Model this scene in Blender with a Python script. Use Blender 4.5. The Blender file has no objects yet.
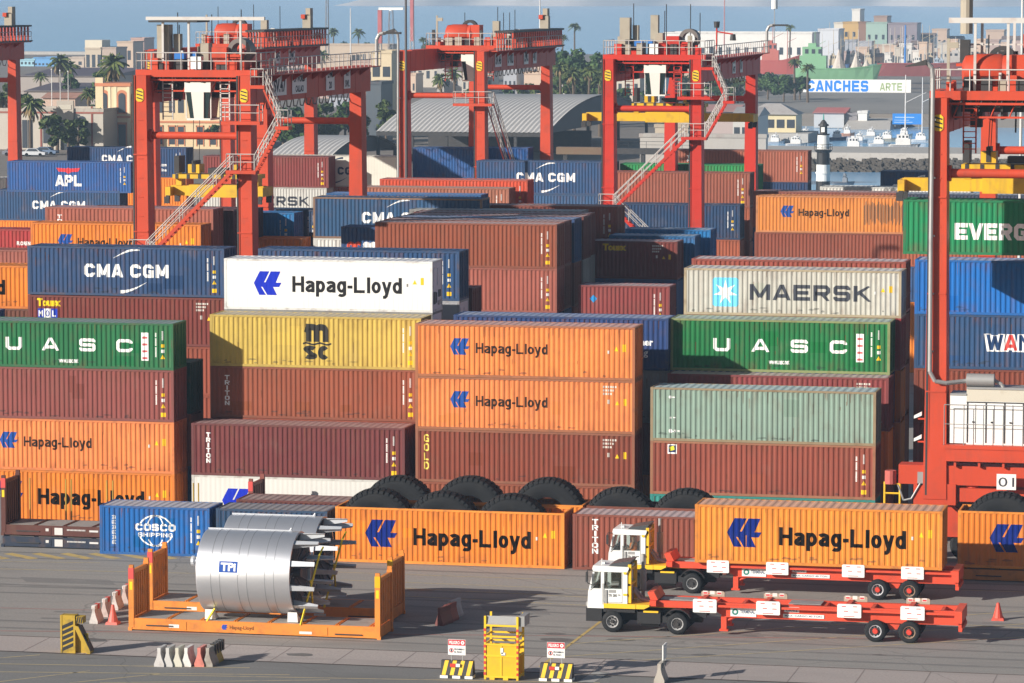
import bpy, bmesh, math, random
from mathutils import Vector, Matrix
R = math.radians
rnd = random.Random(7)
scene = bpy.context.scene
col = scene.collection

# ------------------------------------------------------------------ camera
FPX, CAM_H, PITCH, YAW = 3770.0, 29.95, R(5.40), R(12.43)
cam_d = bpy.data.cameras.new('camera'); cam = bpy.data.objects.new('camera', cam_d); col.objects.link(cam)
cam.location = (0, 0, CAM_H); cam.rotation_euler = (R(90) - PITCH, 0, YAW)
cam_d.sensor_width = 36.0; cam_d.lens = FPX * 36.0 / 1024.0
cam_d.clip_start = 1.0; cam_d.clip_end = 60000.0
scene.camera = cam

# ------------------------------------------------------------------ world, sun, exposure
SUN_TO = Vector((-1.03, -1.0, 0.545)).normalized()        # towards the sun
sun_el = math.asin(SUN_TO.z)
world = bpy.data.worlds.new('World'); scene.world = world; world.use_nodes = True
wn = world.node_tree; bg = wn.nodes['Background']
sky = wn.nodes.new('ShaderNodeTexSky'); sky.sky_type = 'NISHITA'; sky.sun_disc = False
sky.sun_elevation = sun_el; sky.sun_rotation = math.atan2(SUN_TO.x, SUN_TO.y)
sky.air_density = 1.0; sky.dust_density = 1.0; sky.ozone_density = 1.2
wn.links.new(sky.outputs[0], bg.inputs[0]); bg.inputs[1].default_value = 0.05
sun_d = bpy.data.lights.new('sun', 'SUN'); sun_d.energy = 5.0; sun_d.angle = R(0.53); sun_d.color = (1.0, 0.935, 0.855)
sun = bpy.data.objects.new('sun', sun_d); col.objects.link(sun)
sun.rotation_euler = (-SUN_TO).to_track_quat('-Z', 'Y').to_euler(); sun.location = (-100, -50, 150)
vs = scene.view_settings
vs.view_transform = 'Standard'; vs.look = 'None'; vs.exposure = 0.53; vs.gamma = 1.0; vs.use_curve_mapping = False
scene.cycles.max_bounces = 6; scene.cycles.volume_bounces = 0
scene.cycles.use_denoising = True

# ------------------------------------------------------------------ helpers: pixel rays on the photograph's ground and rows
_cp, _sp, _cy, _sy = math.cos(PITCH), math.sin(PITCH), math.cos(YAW), math.sin(YAW)
_fw = Vector((-_sy * _cp, _cy * _cp, -_sp)); _rt = Vector((_cy, _sy, 0)); _up = _rt.cross(_fw)
def at(x, y, Y):
    d = _fw * FPX + _rt * (x - 512) + _up * (341.5 - y); d = d / d.y * Y
    return Vector((d.x, d.y, d.z + CAM_H))
def gz(x, y, z=0.0):
    d = _fw * FPX + _rt * (x - 512) + _up * (341.5 - y); t = (z - CAM_H) / d.z
    return Vector((d.x * t, d.y * t, z))

# ------------------------------------------------------------------ helpers: meshes and objects
class MB:
    def __init__(s): s.v = []; s.f = []; s.m = []
    def face(s, pts, m=0):
        b = len(s.v); s.v += [tuple(p) for p in pts]; s.f.append(tuple(range(b, b + len(pts)))); s.m.append(m)
    def box(s, x0, x1, y0, y1, z0, z1, m=0):
        b = len(s.v)
        s.v += [(x0,y0,z0),(x1,y0,z0),(x1,y1,z0),(x0,y1,z0),(x0,y0,z1),(x1,y0,z1),(x1,y1,z1),(x0,y1,z1)]
        for f in ((0,3,2,1),(4,5,6,7),(0,1,5,4),(1,2,6,5),(2,3,7,6),(3,0,4,7)): s.f.append(tuple(b+i for i in f)); s.m.append(m)
        return s
    def hexa(s, low, high, m=0):
        b = len(s.v); s.v += [tuple(p) for p in low] + [tuple(p) for p in high]
        for f in ((0,3,2,1),(4,5,6,7),(0,1,5,4),(1,2,6,5),(2,3,7,6),(3,0,4,7)): s.f.append(tuple(b+i for i in f)); s.m.append(m)
        return s
    def prism(s, poly, axis, a0, a1, m=0):
        """poly: 2D points; axis 'x': (y,z), 'y': (x,z), 'z': (x,y)"""
        def P(p, a): return (a, p[0], p[1]) if axis == 'x' else ((p[0], a, p[1]) if axis == 'y' else (p[0], p[1], a))
        n = len(poly); b = len(s.v); s.v += [P(p, a0) for p in poly] + [P(p, a1) for p in poly]
        s.f.append(tuple(b + i for i in range(n))); s.m.append(m)
        s.f.append(tuple(b + n + i for i in reversed(range(n)))); s.m.append(m)
        for i in range(n):
            j = (i + 1) % n; s.f.append((b+i, b+n+i, b+n+j, b+j)); s.m.append(m)
        return s
    def cyl(s, p0, p1, r0, r1=None, n=10, m=0, caps=True):
        r1 = r0 if r1 is None else r1
        p0, p1 = Vector(p0), Vector(p1); d = (p1 - p0).normalized()
        a = d.cross(Vector((0,0,1)) if abs(d.z) < .9 else Vector((1,0,0))).normalized(); c = d.cross(a)
        b = len(s.v)
        for P, r in ((p0, r0), (p1, r1)):
            for i in range(n):
                t = 2*math.pi*i/n; s.v.append(tuple(P + a*(r*math.cos(t)) + c*(r*math.sin(t))))
        for i in range(n):
            j = (i+1) % n; s.f.append((b+i, b+j, b+n+j, b+n+i)); s.m.append(m)
        if caps:
            s.f.append(tuple(b+i for i in reversed(range(n)))); s.m.append(m)
            s.f.append(tuple(b+n+i for i in range(n))); s.m.append(m)
        return s
    def tube(s, pts, r, n=6, m=0):
        for p, q in zip(pts[:-1], pts[1:]): s.cyl(p, q, r, r, n, m)
        return s
    def lathe(s, prof, origin, axis, n=24, m=0, closed=False, cap=True):
        """prof: list of (axial, radius); axis unit vector"""
        o, d = Vector(origin), Vector(axis).normalized()
        a = d.cross(Vector((0,0,1)) if abs(d.z) < .9 else Vector((1,0,0))).normalized(); c = d.cross(a)
        b = len(s.v); k = len(prof)
        for (t, r) in prof:
            for i in range(n):
                w = 2*math.pi*i/n; s.v.append(tuple(o + d*t + a*(r*math.cos(w)) + c*(r*math.sin(w))))
        for q in range(k if closed else k-1):
            q2 = (q+1) % k
            for i in range(n):
                j = (i+1) % n; s.f.append((b+q*n+i, b+q*n+j, b+q2*n+j, b+q2*n+i)); s.m.append(m)
        if not closed and cap:
            s.f.append(tuple(b+i for i in reversed(range(n)))); s.m.append(m)
            s.f.append(tuple(b+(k-1)*n+i for i in range(n))); s.m.append(m)
        return s
    def rail(s, pts, h=1.05, step=1.4, r=.03, m=0, mid=True):
        """handrail with posts along a polyline of base points"""
        for p, q in zip(pts[:-1], pts[1:]):
            p, q = Vector(p), Vector(q); L = (q-p).length; n = max(1, round(L/step))
            for i in range(n+1):
                c = p.lerp(q, i/n); s.cyl(c, c+Vector((0,0,h)), r, r, 4, m)
            s.cyl(p+Vector((0,0,h)), q+Vector((0,0,h)), r, r, 4, m)
            if mid: s.cyl(p+Vector((0,0,h*.52)), q+Vector((0,0,h*.52)), r*.8, r*.8, 4, m)
        return s
    def mesh(s, name, mats, smooth=False, sharp=None):
        me = bpy.data.meshes.new(name); me.from_pydata(s.v, [], s.f)
        for mt in (mats if isinstance(mats, (list, tuple)) else [mats]): me.materials.append(mt)
        me.polygons.foreach_set('material_index', s.m)
        if smooth:
            me.polygons.foreach_set('use_smooth', [True]*len(me.polygons))
            me.update(); me.set_sharp_from_angle(angle=R(sharp or 35))
        me.update(); return me
    def build(s, name, mats, parent=None, loc=(0,0,0), color=None, smooth=False, rz=0):
        return link(name, s.mesh(name, mats, smooth), parent, loc, color, rz)
def link(name, me, parent=None, loc=(0,0,0), color=None, rz=0):
    o = bpy.data.objects.new(name, me); col.objects.link(o); o.parent = parent
    o.location = loc; o.rotation_euler = (0,0,rz)
    if color is not None: o.color = (color[0], color[1], color[2], 1)
    return o
def thing(name, label, cat, loc=(0,0,0), group=None, rz=0):
    o = bpy.data.objects.new(name, None); col.objects.link(o); o.location = loc; o.rotation_euler = (0,0,rz)
    o.empty_display_size = .3; return tag(o, label, cat, group)
def tag(o, label, cat, group=None):
    o['label'] = label; o['category'] = cat
    if group: o['group'] = group
    return o
def struct(o): o['kind'] = 'structure'; return o
def copy_tree(o, parent=None):
    c = o.copy(); col.objects.link(c); c.parent = parent
    for ch in list(o.children): copy_tree(ch, c)
    return c

# ------------------------------------------------------------------ materials
def mat(name, color=(.5,.5,.5), rough=.6, metal=0.0, obj_color=False, dirt=0.0, dirt_col=(.12,.09,.07), scale=1.0,
        streak=0.0, spec=.4, bump=0.0, bump_scale=30, var=0.0, rust=0.0):
    m = bpy.data.materials.new(name); m.use_nodes = True; n = m.node_tree; b = n.nodes['Principled BSDF']
    b.inputs['Roughness'].default_value = rough; b.inputs['Metallic'].default_value = metal
    b.inputs['Specular IOR Level'].default_value = spec
    tc = n.nodes.new('ShaderNodeTexCoord'); oi = n.nodes.new('ShaderNodeObjectInfo')
    add = n.nodes.new('ShaderNodeVectorMath'); add.operation = 'ADD'
    mul = n.nodes.new('ShaderNodeVectorMath'); mul.operation = 'SCALE'; mul.inputs[0].default_value = (37, 91, 53)
    n.links.new(oi.outputs['Random'], mul.inputs['Scale']); n.links.new(tc.outputs['Object'], add.inputs[0]); n.links.new(mul.outputs[0], add.inputs[1])
    def noise(sc, detail=4, stretch=None):
        src = add.outputs[0]
        if stretch:
            mp = n.nodes.new('ShaderNodeVectorMath'); mp.operation = 'MULTIPLY'; mp.inputs[1].default_value = stretch
            n.links.new(src, mp.inputs[0]); src = mp.outputs[0]
        t = n.nodes.new('ShaderNodeTexNoise'); t.inputs['Scale'].default_value = sc; t.inputs['Detail'].default_value = detail
        n.links.new(src, t.inputs['Vector']); return t.outputs['Fac']
    def ramp(src, lo, hi):
        r = n.nodes.new('ShaderNodeMapRange'); r.inputs[1].default_value = lo; r.inputs[2].default_value = hi
        n.links.new(src, r.inputs[0]); return r.outputs[0]
    def mix(fac, a, c, k=1.0):
        x = n.nodes.new('ShaderNodeMix'); x.data_type = 'RGBA'
        f = n.nodes.new('ShaderNodeMath'); f.operation = 'MULTIPLY'; f.inputs[1].default_value = k
        n.links.new(fac, f.inputs[0]); n.links.new(f.outputs[0], x.inputs['Factor'])
        for s, v in (('A', a), ('B', c)):
            if isinstance(v, (tuple, list)): x.inputs[s].default_value = (v[0], v[1], v[2], 1)
            else: n.links.new(v, x.inputs[s])
        return x.outputs['Result']
    if obj_color: c = oi.outputs['Color']
    else:
        rgb = n.nodes.new('ShaderNodeRGB'); rgb.outputs[0].default_value = (color[0], color[1], color[2], 1); c = rgb.outputs[0]
    if var:
        hs = n.nodes.new('ShaderNodeHueSaturation'); n.links.new(c, hs.inputs['Color'])
        r = n.nodes.new('ShaderNodeMapRange'); r.inputs[3].default_value = 1-var; r.inputs[4].default_value = 1+var
        n.links.new(noise(.35*scale, 3), r.inputs[0]); n.links.new(r.outputs[0], hs.inputs['Value']); c = hs.outputs[0]
    if dirt: c = mix(ramp(noise(1.3*scale, 6), .52, .75), c, dirt_col, dirt)
    if streak: c = mix(ramp(noise(3.0*scale, 5, (1, 1, .09)), .55, .8), c, dirt_col, streak)
    if rust:
        sp = n.nodes.new('ShaderNodeSeparateXYZ'); n.links.new(tc.outputs['Object'], sp.inputs[0])
        lowz = n.nodes.new('ShaderNodeMapRange'); lowz.inputs[1].default_value = .75; lowz.inputs[2].default_value = .1; n.links.new(sp.outputs['Z'], lowz.inputs[0])
        hi = n.nodes.new('ShaderNodeMapRange'); hi.inputs[1].default_value = 1.9; hi.inputs[2].default_value = 2.9; hi.inputs[4].default_value = .8; n.links.new(sp.outputs['Z'], hi.inputs[0])
        mx = n.nodes.new('ShaderNodeMath'); mx.operation = 'MAXIMUM'; n.links.new(lowz.outputs[0], mx.inputs[0]); n.links.new(hi.outputs[0], mx.inputs[1])
        mm = n.nodes.new('ShaderNodeMath'); mm.operation = 'MULTIPLY'; n.links.new(mx.outputs[0], mm.inputs[0]); n.links.new(ramp(noise(2.2, 6, (1,1,.35)), .50, .70), mm.inputs[1])
        c = mix(mm.outputs[0], c, (.13,.05,.025), rust)
        c = mix(ramp(noise(1.1, 3, (1,1,.5)), .62, .72), c, (.30,.24,.20), .10)
    n.links.new(c, b.inputs['Base Color'])
    if bump:
        bp = n.nodes.new('ShaderNodeBump'); bp.inputs['Strength'].default_value = bump; bp.inputs['Distance'].default_value = .02
        n.links.new(noise(bump_scale, 5), bp.inputs['Height']); n.links.new(bp.outputs[0], b.inputs['Normal'])
    return m
PANEL = mat('container_paint', obj_color=True, rough=.55, spec=.22, dirt=.2, streak=.34, dirt_col=(.15,.085,.055), var=.2, rust=.6)
CLEAN = mat('fresh_paint', obj_color=True, rough=.42, dirt=.06, streak=.08, dirt_col=(.2,.13,.09), var=.06)
ROOF = mat('dusty_roof_paint', obj_color=True, rough=.7, dirt=.55, dirt_col=(.36,.31,.29), scale=.7, streak=0, var=.2)
FRAME = mat('worn_frame_paint', obj_color=True, rough=.55, dirt=.5, dirt_col=(.13,.065,.035), scale=1.6, var=.2)
PAINT = mat('machine_paint', obj_color=True, rough=.5, spec=.25, dirt=.28, streak=.34, dirt_col=(.17,.06,.045), var=.16, scale=.8)
INK = mat('marking_paint', obj_color=True, rough=.7, spec=.08, dirt=.04, dirt_col=(.25,.22,.2))
STEEL = mat('grey_galvanised_steel', (.33,.33,.325), .5, .3, dirt=.3)
DARK = mat('dark_machine_parts', (.035,.034,.035), .6, dirt=.3, dirt_col=(.09,.07,.06))
RUBBER = mat('tyre_rubber', (.017,.018,.020), .8, spec=.2, dirt=.5, dirt_col=(.035,.033,.031), bump=.3)
GLASS = mat('dark_cab_glass', (.02,.035,.035), .08, spec=.7)
PANE = bpy.data.materials.new('clear_cab_glass'); PANE.use_nodes = True; _n = PANE.node_tree; _n.nodes.remove(_n.nodes['Principled BSDF'])
_t = _n.nodes.new('ShaderNodeBsdfTransparent'); _t.inputs[0].default_value = (.86,.90,.89,1); _g = _n.nodes.new('ShaderNodeBsdfGlossy'); _g.inputs['Roughness'].default_value = .05; _m = _n.nodes.new('ShaderNodeMixShader'); _m.inputs[0].default_value = .10
_n.links.new(_t.outputs[0], _m.inputs[1]); _n.links.new(_g.outputs[0], _m.inputs[2]); _n.links.new(_m.outputs[0], _n.nodes['Material Output'].inputs[0])
WHITE = mat('white_paint', (.78,.78,.75), .45, dirt=.12, dirt_col=(.4,.36,.3))
BLACK = mat('black_paint', (.02,.02,.022), .5)
YELLOW = mat('yellow_paint', (.80,.50,.02), .5, dirt=.25, dirt_col=(.25,.15,.04))
RED = mat('red_paint', (.62,.05,.03), .5, dirt=.2)
CONC = mat('pale_concrete', (.42,.40,.37), .85, dirt=.4, dirt_col=(.2,.18,.16), bump=.2, bump_scale=12)
WOOD = mat('worn_deck_boards', (.30,.28,.26), .8, dirt=.5, dirt_col=(.1,.085,.07))
# ------------------------------------------------------------------ lettering, wrapped on the corrugated steel
HC, ST, L40, L20 = 2.896, 2.591, 12.192, 6.058
CW = 2.438
def corr(L, pitch=.278, depth=.036):
    n = round((L - .3)/pitch); p = (L - .3)/n; pts = []
    for i in range(n):
        x = .15 + i*p
        pts += [(x, .012), (x + .33*p, .012), (x + .52*p, .012+depth), (x + .81*p, .012+depth)]
    pts.append((L - .15, .012)); return pts
_txt = {}
def text2d(s, bold=0.0, sp=1.0):
    """triangles of a line of lettering, cap height 1, baseline 0: (verts2d, faces, width)"""
    k = (s, bold, sp)
    if k in _txt: return _txt[k]
    cu = bpy.data.curves.new('lettering', 'FONT'); cu.body = s; cu.size = 1; cu.offset = bold; cu.space_character = sp
    cu.resolution_u = 3; cu.fill_mode = 'FRONT'
    o = bpy.data.objects.new('lettering', cu); col.objects.link(o)
    me = o.to_mesh() if False else bpy.data.meshes.new_from_object(o.evaluated_get(bpy.context.evaluated_depsgraph_get()))
    v = [(p.co.x, p.co.y) for p in me.vertices]; f = [tuple(p.vertices) for p in me.polygons]
    bpy.data.objects.remove(o); bpy.data.curves.remove(cu); bpy.data.meshes.remove(me)
    if s not in ('.',):
        H = text2d('H', 0, 1.0) if s != 'H' or bold or sp != 1.0 else None
        cap = H[3] if H else max(p[1] for p in v)
    x0 = min(p[0] for p in v); x1 = max(p[0] for p in v)
    v = [((p[0]-x0)/cap, p[1]/cap) for p in v]
    _txt[k] = (v, f, (x1-x0)/cap, cap); return _txt[k]

def _arc(cx, cy, rx, ry, a0, a1, n=8): return [(cx+rx*math.cos(R(a0+(a1-a0)*i/n)), cy+ry*math.sin(R(a0+(a1-a0)*i/n))) for i in range(n+1)]
def glyph(ch, t, w):
    """stroke centre lines of one letter, cap height 1; returns (paths, width)"""
    h = t/2; c = .13; T = 1-h; r = w-h; m = .5; X = .74; k = .56
    up = {
     'C': [[(r,.68),(r,T-c),(r-c,T),(h+c,T),(h,T-c),(h,h+c),(h+c,h),(r-c,h),(r,h+c),(r,.32)]],
     'G': [[(r,.70),(r,T-c),(r-c,T),(h+c,T),(h,T-c),(h,h+c),(h+c,h),(r,h),(r,.46),(w*.52,.46)]],
     'O': [[(h+c,T),(r-c,T),(r,T-c),(r,h+c),(r-c,h),(h+c,h),(h,h+c),(h,T-c),(h+c,T),(h+c+.01,T)]],
     'S': [[(r,.72),(r,T-c*.6),(r-c*.6,T),(h+c*.6,T),(h,T-c*.6),(h,m+c*.5),(h+c*.5,m),(r-c*.5,m),(r,m-c*.5),(r,h+c*.6),(r-c*.6,h),(h+c*.6,h),(h,h+c*.6),(h,.28)]],
     'U': [[(h,1),(h,h+c),(h+c,h),(r-c,h),(r,h+c),(r,1)]],
     'E': [[(w,T),(h,T),(h,h),(w,h)],[(h,m),(w*.9,m)]], 'L': [[(h,1),(h,h),(w*.92,h)]], 'I': [[(h,0),(h,1)]], 'T': [[(0,T),(w,T)],[(w/2,0),(w/2,T)]],
     'H': [[(h,0),(h,1)],[(r,0),(r,1)],[(h,m),(r,m)]], 'P': [[(h,0),(h,T),(r-c,T),(r,T-c),(r,.46+c),(r-c,.46),(h,.46)]],
     'R': [[(h,0),(h,T),(r-c,T),(r,T-c),(r,.46+c),(r-c,.46),(h,.46)],[(w*.5,.46),(r,-.05)]], 'D': [[(h,h),(h,T),(r-c*1.6,T),(r,T-c*1.6),(r,h+c*1.6),(r-c*1.6,h),(h*.9,h)]],
     'A': [[(h*.55,-.03),(w/2-h*.12,1.03)],[(w-h*.55,-.03),(w/2+h*.12,1.03)],[(w*.22,.28),(w*.78,.28)]], 'V': [[(h*.55,1.03),(w/2-h*.1,-.03)],[(w-h*.55,1.03),(w/2+h*.1,-.03)]],
     'N': [[(h,0),(h,1)],[(r,0),(r,1)],[(h*.9,1.04),(w-h*.9,-.04)]], 'K': [[(h,0),(h,1)],[(r+h*.3,1.05),(h*1.6,.47)],[(w*.38,.56),(w-h*.4,-.06)]],
     'Z': [[(0,T),(w,T)],[(0,h),(w,h)],[(r,T),(h,h)]]}
    if ch in up: return up[ch], (t if ch == 'I' else w)
    M = w*1.22; rM = M-h
    if ch == 'M': return [[(h,0),(h,1)],[(rM,0),(rM,1)],[(h*1.0,1.03),(M/2,.18)],[(rM,1.03),(M/2,.18)]], M
    if ch == 'W': return [[(h*.5,1.03),(M*.28,-.03)],[(M*.28,-.03),(M*.5,.9)],[(M*.5,.9),(M*.72,-.03)],[(M*.72,-.03),(M-h*.5,1.03)]], M
    bowl = _arc(k/2, X/2, k/2-h, X/2-h, 0, 360, 18)
    lo = {'o': [bowl], 'l': [[(h,0),(h,1)]], '-': [[(0,.37),(.30,.37)]], 'p': [[(h,-.27),(h,X)], bowl], 'd': [[(k-h,0),(k-h,1)], bowl],
      'g': [[(k-h,X),(k-h,-.08)]+_arc(k/2,-.06,k/2-h,.21-h,0,-150,8)[1:], bowl],
      'a': [_arc(.26,.53,.20,X-h-.53,165,0,8)+[(.46,.0)], [(.46,.43),(.27,.41)]+_arc(.22,.21,.22-h,.21-h,90,270,8)+[(.34,h+.02),(.46,.17)]],
      'y': [[(h*.7,X+.02),(.275,.02)],[(.55-h*.7,X+.02),(.24,-.16),(.17,-.235),(.05,-.235)]],
      's': [_arc(.23,.55,.2,X-h-.55,15,200,8)+_arc(.24,.19,.2,.19-h,60,-165,9)], 'c': [_arc(.27,X/2,.27-h,X/2-h,40,320,14)],
      'm': [[(h,0),(h,X)], [(h,.45)]+_arc(.30,.48,.22,X-h-.48,180,0,8)+[(.52,0)], [(.52,.45)]+_arc(.74,.48,.22,X-h-.48,180,0,8)+[(.96,0)]]}
    wd = {'o': k, 'l': t, '-': .30, 'p': k, 'd': k, 'g': k, 'a': .46+h, 'y': .55, 's': .46, 'c': .52, 'm': .96+h}
    return (lo[ch], wd[ch]) if ch in lo else (None, .3)
def stroke(path, t):
    q = [Vector((p[0], p[1])) for p in path]; h = t/2; L = []; Rr = []; closed = (q[0]-q[-1]).length < 1e-4
    for i, p in enumerate(q):
        a = (p-q[i-1]).normalized() if i else ((q[0]-q[-2]).normalized() if closed else None); b = (q[i+1]-p).normalized() if i < len(q)-1 else ((q[1]-q[0]).normalized() if closed else None)
        a = a or b; b = b or a; n = Vector((-(a+b).y, (a+b).x)); n = n.normalized() if n.length > 1e-6 else Vector((-a.y, a.x)); s = h/max(.45, n.dot(Vector((-a.y, a.x))))
        L.append(p+n*s); Rr.append(p-n*s)
    return [[L[i], Rr[i], Rr[i+1], L[i+1]] for i in range(len(q)-1)]
class Ink:
    """flat shapes in the (x, z) plane of a wall: one list per colour"""
    def __init__(s): s.v = []; s.f = []
    def poly(s, pts, d=0.0):
        b = len(s.v); s.v += [(p[0], p[1], d) for p in pts]; s.f.append(tuple(range(b, b+len(pts)))); return s
    def rect(s, x0, x1, z0, z1): return s.poly([(x0,z0),(x1,z0),(x1,z1),(x0,z1)])
    def text(s, t, x, z, h, w=None, bold=.02, sp=1.0, center=False):
        v, f, wd, _ = text2d(t, bold, sp); k = (w/wd) if w else h
        if center: x = x - wd*k/2
        b = len(s.v); s.v += [(x + p[0]*k, z + p[1]*h, 0.0) for p in v]; s.f += [tuple(b+i for i in q) for q in f]; return s
    def column(s, t, x, z, h, lead=1.2, w=None, bold=.02):
        for i, ch in enumerate(t):
            if ch != ' ': s.text(ch, x, z - (i+1)*h*lead, h, w, bold, center=True)
        return s
    def block(s, t, x, z, h, w=None, wt=.2, sp=.14, gw=.8, center=False):
        out = []; cx = 0
        for ch in t:
            if ch == ' ': cx += .42; continue
            g, gwid = glyph(ch, wt, gw if ch.isupper() else .56); cap = 1.0 if ch.isupper() or ch in 'ld' else .74
            for ip, path in enumerate(g):
                for quad in stroke(path, wt): out.append(([(cx+p.x, min(cap, max(0 if ch not in 'gpy' else -.4, p.y))) for p in quad], ip*.0014))
            cx += gwid + sp
        cx -= sp; k = w/cx if w else h; x = x - (cx*k/2 if center else 0)
        for q, d in out: s.poly([(x + p[0]*k, z + p[1]*h) for p in q], d)
        return s
    def bcolumn(s, t, x, z, h, lead=1.2, w=.3, wt=.2):
        for i, ch in enumerate(t): s.block(ch, x, z-(i+1)*h*lead, h, w*(.35 if ch == 'I' else 1), wt, center=True)
        return s
    def ring(s, cx, cz, rx, rz, t, a0=0, a1=360, n=28):
        for i in range(n):
            a, b = R(a0+(a1-a0)*i/n), R(a0+(a1-a0)*(i+1)/n)
            s.poly([(cx+rx*math.cos(a), cz+rz*math.sin(a)), (cx+rx*math.cos(b), cz+rz*math.sin(b)),
                    (cx+(rx-t)*math.cos(b), cz+(rz-t)*math.sin(b)), (cx+(rx-t)*math.cos(a), cz+(rz-t)*math.sin(a))])
        return s
    def swoosh(s, pts, t0, t1):
        n = len(pts)
        for i in range(n-1):
            a, b = pts[i], pts[i+1]; ta = t0+(t1-t0)*i/(n-1); tb = t0+(t1-t0)*(i+1)/(n-1)
            s.poly([(a[0], a[1]-ta/2), (b[0], b[1]-tb/2), (b[0], b[1]+tb/2), (a[0], a[1]+ta/2)])
        return s
    def mesh(s, name, L=None, depth=.036, mats=INK, proud=.006, flat=None, cyl=None):
        """L: wrap on the corrugation of a wall that long; flat: constant y"""
        bm = bmesh.new(); vv = [bm.verts.new((p[0], p[2], p[1])) for p in s.v]
        for f in s.f:
            try: bm.faces.new([vv[i] for i in f])
            except ValueError: pass
        if L:
            pts = corr(L, depth=depth); xs = [p[0] for p in s.v]; lo, hi = min(xs), max(xs)
            for (x, y) in pts:
                if lo < x < hi:
                    bmesh.ops.bisect_plane(bm, geom=bm.verts[:]+bm.edges[:]+bm.faces[:], plane_co=(x,0,0), plane_no=(1,0,0), dist=1e-5)
            def Yf(x):
                if x <= pts[0][0]: return pts[0][1]
                for a, b in zip(pts[:-1], pts[1:]):
                    if x <= b[0]: return a[1] + (b[1]-a[1])*(x-a[0])/(b[0]-a[0]+1e-9)
                return pts[-1][1]
            for v in bm.verts: v.co.y = Yf(v.co.x) - proud - v.co.y
        elif cyl:
            for i in range(-14, 15): bmesh.ops.bisect_plane(bm, geom=bm.verts[:]+bm.edges[:]+bm.faces[:], plane_co=(0,0,i*.08), plane_no=(0,0,1), dist=1e-5)
            for v in bm.verts: v.co.y = -math.sqrt(cyl**2-v.co.z**2) - proud - v.co.y
        else:
            for v in bm.verts: v.co.y = (flat or 0) - proud - v.co.y
        for f in bm.faces:
            f.normal_update()
            if f.normal.y > 0: f.normal_flip()
        me = bpy.data.meshes.new(name); bm.to_mesh(me); bm.free(); me.materials.append(mats); return me

# colours (linear base colours)
ORANGE = (.74,.215,.026); ORANGE2 = (.78,.235,.07); BROWN = (.27,.068,.040); MAROON = (.23,.050,.040); RUST = (.33,.092,.048)
NAVY = (.036,.085,.20); BLUE = (.022,.11,.33); BRIGHT = (.012,.155,.52); MIDBLUE = (.045,.15,.36); GREEN = (.022,.18,.065); EGREEN = (.016,.27,.105)
MINT = (.27,.385,.315); CREAM = (.53,.52,.46); OFFWHITE = (.72,.71,.66); PUREW = (.80,.80,.78); MUSTARD = (.60,.43,.09); REDOR = (.62,.085,.04)
TEAL = (.04,.33,.29); GREY = (.33,.33,.32); CRIMSON = (.42,.05,.05); BGREEN = (.03,.32,.10)
LBLUE = (.005,.020,.17); LWHITE = (.82,.82,.80); LBLACK = (.006,.004,.003); LYEL = (.80,.55,.02)

def hl_logo(ink, x, z, h):
    pts = [[(50,415),(130,415),(85,503),(60,540),(100,605),(45,605),(0,510)],
           [(142,415),(222,415),(183,505),(230,505),(210,540),(160,540),(192,605),(112,605),(72,540),(98,503)],
           [(85,503),(98,503),(72,540),(60,540)]]
    for p in pts: ink.poly([(x + q[0]/190*h, z + (605-q[1])/190*h) for q in p])
def cma(ink, cx, cz, h):
    ink.block('CMA CGM', cx, cz-h/2, h, w=h*6.7, wt=.25, sp=.16, center=True)
    a = [(cx - h*1.05 + h*2.1*i/10, cz + h*(.95 + .72*math.sin(R(90*i/10)))) for i in range(11)]
    b = [(cx + h*1.6 - h*2.1*i/10, cz - h*(.85 + .75*math.sin(R(90*i/10)))) for i in range(11)]
    ink.swoosh(a, .02*h, .26*h); ink.swoosh(b, .02*h, .26*h)

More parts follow.
